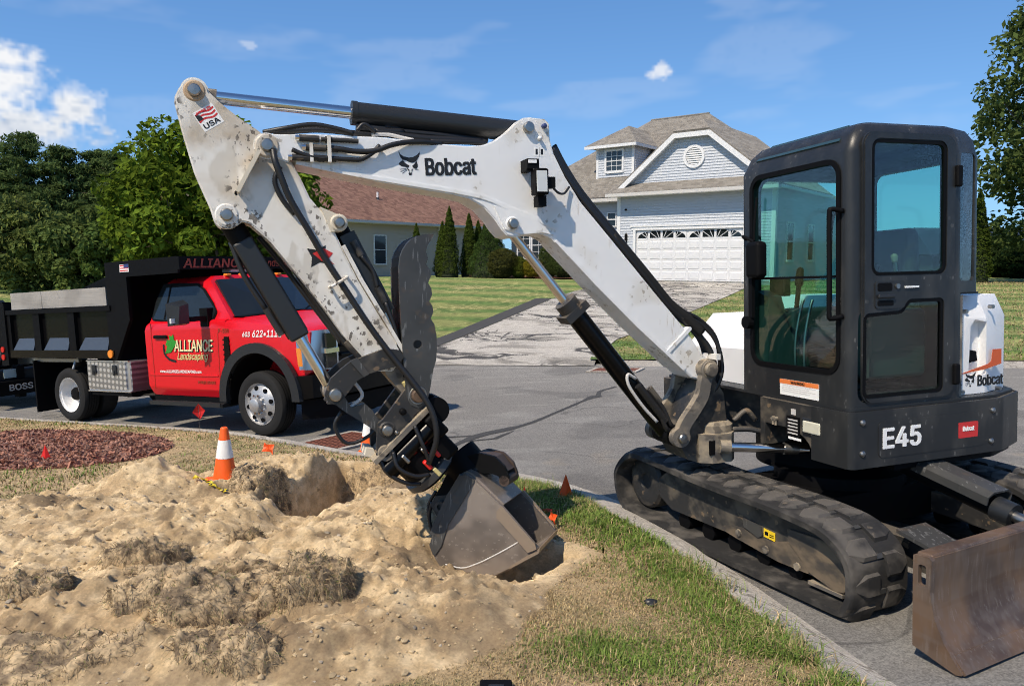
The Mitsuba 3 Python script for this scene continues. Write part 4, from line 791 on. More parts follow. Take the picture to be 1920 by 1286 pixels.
arch = [cyl((0.02, -.5, .47), (0.02, .62, .47), .585, 40), cyl((0.02, W_-.62, .47), (0.02, W_+.5, .47), .585, 40), box(-.56, .60, -.5, .62, -.2, .47), box(-.56, .60, W_-.62, W_+.5, -.2, .47)]
tadd('cab_body', boolean_diff(cabm, arch), 'm_red', smooth=30); tadd('hood', boolean_diff(hood, arch), 'm_red', smooth=30)
# fender flare
fl = Point(.02, .47).buffer(.70, quad_segs=16).difference(Point(.02, .47).buffer(.575, quad_segs=16)).intersection(shapely.box(-2, .46, 2, 2)).union(shapely.box(-.68, .42, -.555, .47))
for y0, y1 in ((-.045, .02), (W_-.02, W_+.045)): tadd('fender_flare', slab(fl, y0, y1), 'm_charcoal_plain')
tadd('wheel_well', box(-.56, .6, .63, .66, .3, 1.05), 'm_black'); tadd('wheel_well', slab(Point(.02, .47).buffer(.584, quad_segs=16).difference(Point(.02, .47).buffer(.560, quad_segs=16)).intersection(shapely.box(-2, .44, 2, 2)), .02, .63), 'm_black'); tadd('door_edge', slab([(-.705, .50), (-.695, .50), (-.665, 1.30), (-.675, 1.30)], -.004, .004), 'm_red_dark'); tadd('door_edge', slab([(-2.01, .55), (-2.0, .55), (-2.0, 1.44), (-2.01, 1.44)], -.004, .004), 'm_red_dark')
tadd('door_crease', box(-2.12, -.72, -.010, .0, .735, .755), 'm_red')
# greenhouse
def side_y(z): return .07+np.clip((np.asarray(z)-1.46)/.54, 0, 1)*.15
b0 = [(-2.12, .07, 1.44), (-.48, .07, 1.46), (-.46, W_/2, 1.47)]; t0 = [(-1.93, .23, 1.96), (-1.02, .24, 1.97), (-1.92, .36, 2.035), (-1.08, .36, 2.035), (-1.05, W_/2, 2.055), (-1.9, W_/2, 2.075)]
mir = lambda L: L+[(x, W_-y, z) for x, y, z in L]
tadd('cab_roof', hull(mir(b0+t0)), 'm_red', smooth=25)
def side_panel(poly, off, key, m, near=True, r=.035):
    P_ = pg(poly, r); g = trimesh.creation.extrude_polygon(P_, .01, engine='earcut'); V = np.array(g.vertices); y = side_y(V[:, 1])-off-np.where(V[:, 2] > .005, .006, 0)
    if not near: y = W_-y
    return tadd(key, trimesh.Trimesh(np.column_stack([V[:, 0], y, V[:, 1]]), g.faces, process=False), m)
win = [(-2.05, 1.50), (-.86, 1.40), (-.78, 1.58), (-.90, 1.68), (-1.10, 1.86), (-1.24, 1.93), (-1.60, 1.95), (-1.92, 1.95), (-2.02, 1.72)]
for nr in (True, False):
    side_panel([(x*1.0-(.02 if x < -1.4 else -.02), z+(.018 if z > 1.6 else -.018)) for x, z in win], .004, 'window_seal', 'm_black', nr); side_panel(win, .009, 'door_glass', 'm_glass_dark', nr)
    side_panel([(-1.80, 1.49), (-1.775, 1.49), (-1.745, 1.95), (-1.77, 1.95)], .016, 'window_divider', 'm_black', nr, 0)
ws = np.array([(-.50, .15, 1.485), (-.34, W_/2, 1.51), (-.50, W_-.15, 1.485), (-.985, W_-.29, 1.975), (-.93, W_/2, 2.0), (-.985, .29, 1.975)]); nn_ = np.array([.74, 0, .67])
tadd('windshield', hull(np.vstack([ws+nn_*.012, ws-nn_*.03])), 'm_glass_dark'); tadd('cowl', hull([(-.52, .12, 1.50), (-.36, .14, 1.49), (-.2, W_/2, 1.535), (-.52, W_-.12, 1.50), (-.36, W_-.14, 1.49), (-.40, W_/2, 1.545)]), 'm_black')
tadd('inspection_sticker', tf(extr(affinity.scale(Point(0, 0).buffer(.05), 1.3, .7), .004), frame([-.905, .38, 1.915], [-.0, 1, 0], [-.67, 0, .74], [.74, 0, .67])), 'm_decal_white')
for y in (.6, 1.3): tadd('wiper', tube([(-.41, y, 1.53), (-.50, y+.25, 1.60), (-.53, y+.55, 1.615)], .010, 6), 'm_black')
tadd('beacon_light', rbox(-1.42, -1.22, .75, 1.15, 2.08, 2.145, .03), 'm_lamp_glass'); tadd('beacon_light__base', box(-1.44, -1.2, .72, 1.18, 2.05, 2.085), 'm_black')
for y in (.55, .8, 1.0, 1.2, 1.45): tadd('marker_lamp', rbox(-1.10, -1.02, y-.04, y+.04, 2.03, 2.065, .012), 'm_amber')
# towing mirror, far one too
def mirror(s):
    f = (lambda y: y) if s > 0 else (lambda y: W_-y)
    k = tadd('mirror', hull([(x, f(y), z) for x, y, z in ((-1.00, -.47, 1.42), (-1.00, -.22, 1.42), (-1.00, -.48, 1.70), (-1.00, -.22, 1.74), (-.86, -.42, 1.44), (-.86, -.26, 1.44), (-.84, -.40, 1.66), (-.84, -.27, 1.69))]), 'm_charcoal_plain', smooth=40)
    add(k+'__lens', box(-.93, -.90, min(f(-.49), f(-.36)), max(f(-.49), f(-.36)), 1.455, 1.515), 'm_lamp_glass', MT)
    add(k+'__arm', [box(-.98, -.86, min(f(-.24), f(.10)), max(f(-.24), f(.10)), 1.46, 1.52), box(-.99, -.84, min(f(.0), f(.10)), max(f(.0), f(.10)), 1.38, 1.62)], 'm_black', MT)
mirror(1); mirror(-1)
tadd('door_handle', rbox(-1.93, -1.66, -.035, -.005, 1.235, 1.28, .012), 'm_black')
tadd('fender_vent', [hull([(x, y, z) for x, z in ((-.55, 1.25), (-.47, 1.25), (-.45, .85), (-.50, .62), (-.57, .62), (-.58, .85)) for y in (-.012, .005)])]+[box(-.57, -.46, -.022, -.012, z, z+.02) for z in np.linspace(.70, 1.2, 9)], 'm_black_gloss')
tadd('running_board', [box(-2.08, -.62, -.06, .20, .34, .385), box(-2.06, -.64, -.075, -.055, .345, .40)], 'm_charcoal_plain'); tadd('rocker', box(-2.12, -.6, .06, .3, .36, .52), 'm_black')
# front end
tadd('bumper', hull([(x, y, z) for x, y, z in ((.60, -.02, .46), (.60, -.02, .76), (.86, .05, .50), (.86, .05, .77), (1.02, .45, .50), (1.02, .45, .78), (1.02, W_-.45, .50), (1.02, W_-.45, .78), (.86, W_-.05, .50), (.86, W_-.05, .77), (.60, W_+.02, .46), (.60, W_+.02, .76))]), 'm_black_gloss', smooth=30)
tadd('air_dam', hull([(x, y, z) for x, y, z in ((.62, .08, .22), (.62, .08, .46), (.92, .4, .22), (.95, .4, .46), (.92, W_-.4, .22), (.95, W_-.4, .46), (.62, W_-.08, .22), (.62, W_-.08, .46))]), 'm_black')
g = tadd('grille', hull([(x, y, z) for x, y, z in ((.93, .42, .80), (.93, W_-.42, .80), (.95, .42, 1.27), (.95, W_-.42, 1.27), (.80, .42, .8), (.80, W_-.42, .8), (.8, .42, 1.27), (.8, W_-.42, 1.27))]), 'm_black_gloss')
for z in (.86, .98, 1.10, 1.22): add(g+'__bar', rbox(.93, .985, .44, W_-.44, z-.022, z+.022, .015), 'm_black_gloss', MT)
for s in (0, 1):
    f = (lambda y: y) if s == 0 else (lambda y: W_-y)
    h_ = tadd('headlight', hull([(x, f(y), z) for x, y, z in ((.72, -.006, .84), (.68, -.006, 1.28), (.90, .18, .82), (.88, .18, 1.30), (.96, .41, .82), (.97, .41, 1.30), (.80, .41, .82), (.8, .41, 1.3))]), 'm_lamp_chrome', smooth=30)
    add(h_+'__turn_lamp', hull([(x, f(y), z) for x, y, z in ((.71, -.014, .88), (.69, -.014, 1.10), (.755, .015, .88), (.745, .015, 1.10), (.72, .03, .88))]), 'm_amber', MT)
    for z in (.93, 1.17): add(h_+'__lens', box(.955, .985, *sorted((f(.20), f(.36))), z-.09, z+.09), 'm_glass_dark', MT)
    add(h_+'__bezel', box(.965, .99, *sorted((f(.17), f(.40))), 1.02, 1.075), 'm_chrome', MT)
tadd('fog_lamp', cyl((1.0, .32, .60), (1.03, .32, .60), .06, 14), 'm_lamp_glass')
# wheels
def wheel(x, y0, wid, dual, front):
    wh = thing.__self__ if False else None
    k = numbered(tk+'__wheel'); R = .405
    prof = [(.26, 0), (.30, -.012), (.345, -.014), (.385, .0), (.402, .03), (.405, .06), (.405, wid-.06), (.402, wid-.03), (.385, wid), (.30, wid+.01), (.26, wid)]
    add(k, cyl((x, y0+.10, R), (x, y0+wid-.02, R), .10, 16), 'm_black', MT, exact=True)
    add(k+'__tyre', lathe(prof, (x, y0, R), (0, 1, 0), 48), 'm_rubber', MT, smooth=35)
    gr = [(.4065, t) for t in (0,)]
    for t in (.25, .42, .58, .75): add(k+'__tread_groove', lathe([(.4062, wid*t-.006), (.4066, wid*t), (.4062, wid*t+.006)], (x, y0, R), (0, 1, 0), 40), 'm_black', MT)
    if front:
        rp = [(.262, -.006), (.255, .012), (.235, .03), (.225, .015), (.17, -.012), (.12, -.03), (.12, -.03)]
        add(k+'__rim', lathe(rp, (x, y0, R), (0, 1, 0), 40), 'm_wheel', MT, smooth=40); add(k+'__hub', lathe([(.13, -.028), (.095, -.035), (.085, -.10), (.06, -.115), (.0, -.118)], (x, y0, R), (0, 1, 0), 20), 'm_wheel', MT, smooth=30)
        for i in range(8):
            a = i*math.pi/4+.2; add(k+'__hand_hole', hull([(x+math.cos(a)*.20+math.cos(a+b)*.028, y0-.004+.012*c, R+math.sin(a)*.20+math.sin(a+b)*.028) for b in np.arange(8)*math.pi/4 for c in (-1, 1)]), 'm_black', MT)
        for i in range(10):
            a = i*math.pi/5; add(k+'__lug_nut', cyl((x+math.cos(a)*.115, y0-.02, R+math.sin(a)*.115), (x+math.cos(a)*.115, y0-.06, R+math.sin(a)*.115), .016, 8), 'm_chrome', MT)
    else:
        rp = [(.262, -.006), (.258, .02), (.245, .03), (.240, .12), (.215, .17), (.12, .19), (.10, .19)]
        add(k+'__rim', lathe(rp, (x, y0, R), (0, 1, 0), 40), 'm_white', MT, smooth=40); add(k+'__hub', lathe([(.11, .19), (.10, .10), (.085, .07), (.0, .065)], (x, y0, R), (0, 1, 0), 20), 'm_black', MT, smooth=30)
        for i in range(10):
            a = i*math.pi/5; add(k+'__lug_nut', cyl((x+math.cos(a)*.14, y0+.18, R+math.sin(a)*.14), (x+math.cos(a)*.14, y0+.14, R+math.sin(a)*.14), .015, 8), 'm_alu', MT)
wheel(0, 0.0, .235, False, True); wheel(-4.055, 0.0, .225, True, False)
for x, y in ((0, W_-.235), (-4.055, .30), (-4.055, W_-.225), (-4.055, W_-.525)): k = numbered(tk+'__wheel'); add(k, lathe([(.0, 0), (.30, -.01), (.385, .0), (.405, .05), (.405, .18), (.385, .23), (.0, .23)], (x, y, .405), (0, 1, 0), 36), 'm_rubber', MT, smooth=35, exact=True)
tadd('frame_rail', [box(-5.4, .6, .62, .72, .62, .85), box(-5.4, .6, W_-.72, W_-.62, .62, .85), cyl((-4.055, .2, .405), (-4.055, W_-.2, .405), .09, 12), cyl((0, .2, .42), (0, W_-.2, .42), .07, 12), box(-4.4, -3.7, .85, 1.2, .25, .55), box(-1.9, -.9, .75, 1.3, .3, .6)], 'm_black')
# dump bed
BX0, BX1 = -5.45, -2.70; bz0, bz1 = .97, 1.66; BY1 = 2.12; BY0 = -.10
tadd('bed_floor', box(BX0, BX1, BY0+.08, BY1-.08, bz0+.02, bz0+.12), 'm_black')
for s, ya in ((1, BY0), (-1, BY1)):
    tadd('bed_side', box(BX0, BX1, ya+s*.05 if s > 0 else ya-.08, ya+.08 if s > 0 else ya-.05, bz0+.1, bz1), 'm_black_gloss')
    tadd('bed_rail', box(BX0+.05, BX1-.0, *sorted((ya-s*.02, ya+s*.10)), bz1-.02, bz1+.05), 'm_black'); tadd('bed_rail', box(BX0, BX1, *sorted((ya-s*.01, ya+s*.10)), bz0, bz0+.115), 'm_black_gloss')
    for x in (-5.35, -4.62, -4.55, -3.72, -3.65, -2.76):
        tadd('bed_stake', box(x-.05, x+.05, *sorted((ya, ya+s*.06)), bz0+.115, bz1-.02), 'm_black')
    for x0, x1 in ((-5.28, -4.72), (-4.44, -3.82), (-3.54, -2.86)):
        tadd('dirt_shedder', hull([(x0, ya+s*.00, bz0+.118), (x1, ya+s*.0, bz0+.118), (x0+.10, ya+s*.051, bz0+.30), (x1, ya+s*.051, bz0+.30), (x0, ya+s*.051, bz0+.118), (x1, ya+s*.051, bz0+.118)]), 'm_shedder' if mat('m_shedder', (.05, .058, .075), .3) else '')
tadd('tailgate', [box(BX0-.12, BX0-.03, BY0, BY1, bz0-.02, bz1+.18)], 'm_black'); [tadd('tail_post', box(BX0-.14, BX0+.06, y0, y1, bz0-.12, bz1+.16), 'm_black') for y0, y1 in ((BY0-.03, BY0+.10), (BY1-.10, BY1+.03))]
for z in (.98, 1.10): tadd('tail_lamp', cyl((BX0-.06, BY0-.035, z), (BX0-.06, BY0-.05, z), .045, 14), 'm_lamp_red')
tadd('side_marker_lamp', cyl((-2.76, BY0-.015, 1.035), (-2.76, BY0-.035, 1.035), .055, 16), 'm_amber')
for i, (x0, x1) in enumerate(((-5.26, -4.42), (-4.41, -2.82))): tadd('side_board', box(x0, x1, BY0+.02, BY0+.062, bz1+.055, 1.97), 'm_board', label='weathered grey plywood side board above the bed rail' if i == 0 else None)
tadd('side_board', box(-5.26, -2.82, BY1-.062, BY1-.02, bz1+.055, 1.97), 'm_board')
tadd('tarp', hull([(-4.9, .25, 1.75), (-4.9, 1.8, 1.75), (-2.78, .22, 2.24), (-2.78, 1.85, 2.24), (-4.9, .25, 1.7), (-4.9, 1.8, 1.7), (-2.78, .22, 1.7), (-2.78, 1.85, 1.7)]), 'm_black')
tadd('headboard', [box(-2.76, -2.66, BY0, BY1, .90, 2.30)], 'm_black'); [tadd('headboard_gusset', hull([(x, y, z) for x, z in ((-2.66, .95), (-2.30, 1.5), (-2.30, 2.12), (-2.66, 2.3)) for y in ys]), 'm_black') for ys in ((BY0, BY0+.05), (BY1-.05, BY1))]
tadd('cab_shield', [box(-2.66, -1.22, BY0, BY1, 2.265, 2.305), box(-2.66, -1.22, BY0, BY0+.04, 2.09, 2.265), box(-2.66, -1.22, BY1-.04, BY1, 2.09, 2.265)], 'm_black'); tadd('cab_shield__lip', box(-1.22, -1.18, BY0, BY1, 2.13, 2.30), 'm_black')
# lettering on the shield front and the red letters
def side_text(s, x, z, h, m, key, sx=1.0, shear=0.0, y=-.006, depth=.003, **k): return tadd(key, text(s, h, frame([x, y, z], [1, 0, 0], [0, 0, 1], [0, -1, 0]), depth, True, sx, shear), m, **k)
tadd('shield_lettering', text('ALLIANCE', .115, frame([-1.176, BY0+.05, 2.155], [0, 1, 0], [0, 0, 1], [1, 0, 0]), .003, True, 1.28, .25), 'm_decal_dred' if mat('m_decal_dred', (.30, .045, .02), .5) else ''); tadd('shield_lettering', text('Landscaping', .10, frame([-1.176, 1.22, 2.165], [0, 1, 0], [0, 0, 1], [1, 0, 0]), .003, False, .95, .3), 'm_decal_dred')
fx, fz = -2.42, 2.155; fl_ = tadd('flag_sticker', box(fx, fx+.20, BY0-.004, BY0-.001, fz, fz+.105), 'm_decal_white')
for i in range(3): add(fl_+'__stripe', box(fx+.01, fx+.19, BY0-.006, BY0-.0045, fz+.012+i*.034, fz+.028+i*.034), 'm_decal_red', MT)
add(fl_+'__canton', box(fx+.10, fx+.20, BY0-.008, BY0-.0065, fz+.055, fz+.105), 'm_decal_blue', MT)
# door lettering: leaf, company name, phone number, web line
side_text('ALLIANCE', -1.545, 1.065, .145, 'm_decal_cream' if mat('m_decal_cream', (.74, .66, .36), .5) else '', 'door_lettering', .76, .12); side_text('ALLIANCE', -1.535, 1.055, .145, 'm_decal_black', 'door_lettering', .76, .12, -.003, .002)
side_text('Landscaping', -1.50, .955, .085, 'm_decal_gold' if mat('m_decal_gold', (.62, .52, .22), .5) else '', 'door_lettering', .86, .35)
side_text('www.ALLIANCELANDSCAPING.com', -1.88, .775, .036, 'm_decal_white', 'door_lettering', .98, .15)
side_text('603', -.23, 1.245, .058, 'm_decal_white', 'fender_lettering', .95, .25, -.004); side_text('622•1111', -.055, 1.24, .080, 'm_decal_white', 'fender_lettering', .92, .25, -.004)
side_text('F-550', -.66, 1.30, .05, 'm_decal_dred', 'fender_lettering', .9, .1, -.004); side_text('POWER STROKE', -1.12, .64, .035, 'm_decal_dred', 'door_lettering', .9, .1)
leaf = pg([(0, 0), (.05, .10), (.02, .12), (.06, .19), (.11, .18), (.10, .25), (.15, .23), (.19, .26), (.20, .18), (.25, .17), (.22, .11), (.19, .09), (.12, .02)]); tadd('leaf_emblem', tf(extr(leaf, .003), frame([-1.73, -.006, 1.03], [1, 0, 0], [0, 0, 1], [0, -1, 0])), 'm_decal_green')
sw_ = LineString(spline([(-1.76, 1.14), (-1.75, 1.03), (-1.66, .955), (-1.54, .93)], 6)).buffer(.016); tadd('leaf_emblem', tf(extr(sw_, .002), frame([0, -.004, 0], [1, 0, 0], [0, 0, 1], [0, -1, 0])), 'm_decal_black')
# tool box, mud flap, hinges
tb = tadd('tool_box', box(-3.40, -2.42, -.08, .42, .50, .93), 'm_alu'); add(tb+'__door', box(-3.38, -2.50, -.10, -.082, .53, .92), 'm_diamond', MT); add(tb+'__end', box(-2.418, -2.405, -.07, .42, .51, .92), 'm_diamond', MT)
for x in (-3.2, -2.72): add(tb+'__latch', [rbox(x-.045, x+.045, -.125, -.102, .75, .88, .01), box(x-.02, x+.02, -.135, -.12, .73, .80)], 'm_charcoal_plain', MT)
add(tb+'__edge', [box(-3.40, -2.42, -.10, -.08, .925, .94), box(-3.40, -2.42, -.10, -.08, .495, .512)], 'm_alu', MT); add(tb+'__bracket', box(-3.36, -2.44, -.07, .35, .44, .498), 'm_black', MT)
tadd('mud_flap', box(-4.86, -4.83, -.06, .58, .12, .92), 'm_black'); tadd('mud_flap', box(-4.86, -4.83, W_-.58, W_+.06, .12, .92), 'm_black'); tadd('flap_bracket', [box(-4.9, -3.75, .0, .05, .90, .95), cyl((-3.85, -.03, .80), (-3.85, .03, .95), .02, 8)], 'm_steel')
tadd('exhaust', cyl((-3.0, .5, .40), (-2.2, .5, .40), .05, 10), 'm_steel')
# ---------------------------------------------------------------- second vehicle behind, only its nose in view
MV = MT@frame([-6.75, .10, .0], [1, 0, 0], [0, 1, 0], [0, 0, 1])
vt = thing('pickup_truck', 'black pickup nose with snow plough mount parked behind the dump truck', 'pickup truck')
va = lambda p, m, mt, **k: add(vt+'__'+p, m, mt, MV, **k)
va('hood', hull(mir([(-2.2, .06, .55), (-2.2, .06, 1.25), (-.15, .08, .6), (-.15, .10, 1.10), (-.30, .25, 1.22), (-2.2, .2, 1.36)])), 'm_black_gloss', smooth=30)
va('cab', hull(mir([(-3.8, .08, 1.3), (-2.0, .08, 1.3), (-3.7, .25, 1.92), (-2.6, .25, 1.92)])), 'm_glass_dark', smooth=20); va('bed', box(-5.8, -3.6, .03, W_-.03, .5, 1.3), 'm_black_gloss')
va('bumper', rbox(-.18, .10, .02, W_-.02, .48, .70, .04), 'm_charcoal_plain'); va('grille', box(-.13, -.08, .3, W_-.3, .74, 1.08), 'm_chrome')
va('plough_mount', [box(.02, .22, .05, W_-.05, .26, .50), box(.0, .15, .5, .62, .2, .75), box(.0, .15, 1.4, 1.52, .2, .75)], 'm_black')
va('plough_lettering', text('BOSS', .10, frame([.224, .30, .34], [0, 1, 0], [0, 0, 1], [1, 0, 0]), .003, True, 1.1), 'm_gutter')
va('licence_plate', box(.105, .115, .30, .60, .55, .70), 'm_plate' if mat('m_plate', (.45, .55, .55), .5) else '')
va('plate_lettering', text('418 2053', .055, frame([.117, .33, .60], [0, 1, 0], [0, 0, 1], [1, 0, 0]), .002, True, .95), 'm_decal_green') if False else None
va('marker_post', [cyl((.05, .10, .72), (.05, .10, 1.75), .035, 10), rbox(-.02, .12, .02, .20, .95, 1.62, .05)], 'm_decal_yellow'); va('marker_post', [rbox(.10, .16, .06, .22, 1.12, 1.48, .03)], 'm_flag_red', label='red panel on the yellow marker post')
for y in (.0, W_-.26): k = numbered(vt+'__wheel'); add(k, lathe([(.0, 0), (.30, -.01), (.385, .0), (.405, .05), (.405, .2), (.385, .25), (.0, .25)], (-.95, y, .405), (0, 1, 0), 30), 'm_rubber', MV, smooth=35, exact=True)
for y in (.0, W_-.26): k = numbered(vt+'__wheel'); add(k, lathe([(.0, 0), (.30, -.01), (.385, .0), (.405, .05), (.405, .2), (.385, .25), (.0, .25)], (-4.6, y, .405), (0, 1, 0), 30), 'm_rubber', MV, smooth=35, exact=True)
# ---------------------------------------------------------------- mini excavator (local: x forward along the boom, y towards the lawn, z up)
CE = np.array([2.146, 5.207, 0.0]); ZE = np.array([-.03, .03, 1.]); ZE = -np.array([.03, -.03, -1.])/np.linalg.norm([.03, -.03, -1.])
thE = math.radians(199.6); FE = np.array([math.cos(thE), math.sin(thE), 0]); FE -= ZE*(FE@ZE); FE /= np.linalg.norm(FE); LE = np.cross(ZE, FE)
ME = frame(CE, FE, LE, ZE)
ex = thing('mini_excavator', 'white and charcoal tracked mini excavator with its bucket resting on the sand heap', 'excavator')
def E(part, mesh, m, **k): return add(ex+'__'+part, mesh, m, ME, **k)
def sub(key, mesh, m, **k): return add(key+'__'+k.pop('name'), mesh, m, ME, **k)
def SF(x, z, y, ang=0.0):
    """frame for print on a face looking to +y; text runs towards -x, turned by ang"""
    c, s = math.cos(ang), math.sin(ang); return frame([x, y, z], [-c, 0, s], [s, 0, c], [0, 1, 0])
def fit_text(s, w, h, M, depth=.002, shear=0.0):
    m = meshkit.text_mesh(s, h, depth, True); v = np.array(m.vertices); v[:, 0] -= v[:, 0].min(); v[:, 0] *= w/v[:, 0].max(); v[:, 0] += v[:, 1]*shear
    out = [trimesh.Trimesh(v+[dx*h*.028, 0, dz], m.faces, process=False) for dx, dz in ((0, 0), (-1, .0003), (1, .0006))]
    return tf(cat(out), M)
def chaikin(p, n=1):
    p = np.asarray(p, float)
    for _ in range(n): q = np.roll(p, -1, 0); p = np.stack([.75*p+.25*q, .25*p+.75*q], 1).reshape(-1, 2)
    return p
def bevel_slab(poly, y0, y1, b=.008):
    """slab with a small chamfer round both faces"""
    ms = [slab(poly, y0+b, y1-b)]; q = poly.buffer(-b, join_style=2)
    for ya, yb in ((y0, y0+b), (y1-b, y1)): pass
    return cat([slab(poly, y0+b, y1-b), slab(q, y1-b, y1), slab(q, y0, y0+b)])
def pin(x, z, y, r, key, name='pin', m='m_steel', boss=None, bm=None, h=.035):
    if boss: sub(key, lathe([(boss, -h), (boss, 0), (boss-.008, .006), (r+.004, .006), (r, .004)], (x, y, z), (0, 1, 0), 32), bm, name='boss', smooth=30)
    sub(key, lathe([(r, -.02), (r, .024), (r-.006, .032), (0, .034)], (x, y, z), (0, 1, 0), 24), m, name=name, smooth=30)
# --- boom
BO = [(3.531, 2.503), (3.338, 2.512), (2.972, 2.508), (2.706, 2.487), (2.50, 2.475), (2.41, 2.485), (2.34, 2.512), (2.270, 2.562), (2.205, 2.622), (2.167, 2.643), (2.125, 2.648), (2.035, 2.642), (2.008, 2.617), (2.006, 2.53), (1.985, 2.45), (1.917, 2.318), (1.819, 2.172), (1.619, 1.948), (1.333, 1.624), (1.114, 1.382), (1.03, 1.262), (.985, 1.215), (.955, 1.18), (.940, 1.13), (.965, 1.085), (1.02, 1.07), (1.09, 1.095), (1.171, 1.168), (1.465, 1.428), (1.734, 1.687), (2.013, 1.965), (2.06, 1.99), (2.108, 1.995), (2.174, 1.990), (2.235, 1.975), (2.285, 1.985), (2.318, 2.02), (2.36, 2.08), (2.42, 2.145), (2.50, 2.19), (2.60, 2.213), (2.76, 2.237), (2.994, 2.273), (3.193, 2.312), (3.408, 2.352)]
ncirc = [(3.559+.066*math.cos(a), 2.445+.066*math.sin(a)) for a in np.radians(np.arange(250, 440, 15))]
boom_poly = pg(BO).union(pg(ncirc).buffer(.001)).union(disc(3.559, 2.445, .066)).union(pg([(3.45, 2.505), (3.56, 2.505), (3.56, 2.40), (3.45, 2.36)])).buffer(-.012).buffer(.024, quad_segs=6).buffer(-.012)
bm = E('boom', bevel_slab(boom_poly, -.11, .11, .007), 'm_boom_white')
# bottom flange lip and weld seams
low = LineString(np.array([(1.14, 1.15), (1.465, 1.440), (1.734, 1.699), (1.985, 1.955)])); sub(bm, [slab(low.buffer(.012, cap_style=2), -.117, .117)], 'm_boom_white', name='flange')
low2 = LineString(spline([(1.99, 2.02), (2.10, 2.075), (2.25, 2.13), (2.40, 2.19), (2.55, 2.222), (2.76, 2.254), (3.10, 2.305), (3.42, 2.365)], 5)); sub(bm, slab(low2.buffer(.010, cap_style=2), -.116, .116), 'm_boom_white', name='flange')
sub(bm, slab(LineString([(1.10, 1.40), (1.26, 1.262)]).buffer(.012), -.118, .118), 'm_boom_white', name='stiffener')
sub(bm, [slab(pg([(2.30, 2.02), (2.20, 1.99), (2.07, 2.00), (2.0, 1.985), (2.10, 2.065), (2.24, 2.12), (2.36, 2.15)]), .11, .118), slab(pg([(2.30, 2.02), (2.20, 1.99), (2.07, 2.00), (2.0, 1.985), (2.10, 2.065), (2.24, 2.12), (2.36, 2.15)]), -.118, -.11)], 'm_boom_white', name='cylinder_bracket')
pin(3.559, 2.445, .112, .032, bm, 'nose_pin', boss=.060, bm='m_arm_white', h=.03); pin(2.14, 2.588, .11, .032, bm, 'top_pin'); pin(2.253, 2.049, .118, .030, bm, 'cylinder_pin', boss=.042, bm='m_boom_white', h=.02)
pin(2.045, 2.60, .108, .014, bm, 'small_pin', 'm_decal_blue'); pin(2.075, 2.53, .108, .012, bm, 'small_pin', 'm_white')
for s in (.10, -.10): sub(bm, lathe([(.062, -.03), (.062, .03)], (.998, s, 1.144), (0, 1, 0), 24), 'm_casting', name='foot_boss', smooth=30)
lt = text('x', .01, np.eye(4)) if False else None
sub(bm, fit_text('Bobcat', .285, .088, SF(2.740, 2.313, .1105, .042)), 'm_decal_black', name='lettering')
def cat_head(w, M, key, m='m_decal_black'):
    s = w/178.; f = lambda L: pg([((x-505)*s, (662-y)*s) for x, y in L])
    ps = [f([(508, 466), (522, 492), (548, 510), (585, 520), (622, 518), (655, 502), (686, 476), (676, 512), (660, 536), (640, 556), (612, 562), (590, 556), (565, 542), (538, 538), (520, 516)]), f([(538, 540), (552, 558), (566, 572), (590, 584), (576, 604), (552, 594), (524, 588), (502, 572), (512, 556)]), f([(652, 548), (660, 590), (646, 612), (622, 606), (612, 588), (630, 572)]), f([(578, 640), (606, 640), (602, 662), (580, 660)]), f([(566, 604), (582, 612), (590, 634), (580, 630)]), f([(616, 612), (608, 634), (602, 632), (606, 612)]),
          *[LineString([((a-505)*s, (662-b)*s), ((c-505)*s, (662-d)*s)]).buffer(1.6*s) for a, b, c, d in ((560, 606, 508, 612), (562, 612, 512, 632), (566, 618, 526, 646), (634, 616, 664, 622))]]
    return add(key, tf(extr(shapely.union_all(ps), .0015), M), m, ME)
cat_head(.118, SF(2.884, 2.308, .1105, .042), bm+'__emblem')
st = sub(bm, slab(rrect(2.045, 2.105, 2.43, 2.48, .003), .1105, .1112), 'm_decal_white', name='warning_label'); sub(bm, [box(2.074, 2.076, .1113, .1118, 2.43, 2.48), box(2.052, 2.066, .1113, .1118, 2.44, 2.472), box(2.084, 2.098, .1113, .1118, 2.44, 2.472)], 'm_decal_black', name='warning_label')
# work light on its bracket
wl = E('work_light', [rbox(2.075, 2.155, .16, .25, 2.20, 2.345, .012)], 'm_black'); sub(wl, box(2.090, 2.150, .250, .256, 2.215, 2.33), 'm_lamp_glass', name='lens'); sub(wl, [box(2.15, 2.19, .11, .20, 2.335, 2.40), box(2.12, 2.19, .20, .215, 2.345, 2.40)], 'm_black', name='bracket'); sub(wl, box(2.135, 2.185, .216, .221, 2.375, 2.393), 'm_decal_white', name='bracket'); sub(wl, [box(2.075, 2.125, .13, .20, 2.14, 2.20), box(2.03, 2.075, .17, .23, 2.24, 2.30)], 'm_black', name='fitting')
sub(wl, tube([(2.04, .20, 2.25), (1.99, .17, 2.22), (1.94, .14, 2.22), (1.90, .125, 2.26)], .007, 6), 'm_hose', name='cable')
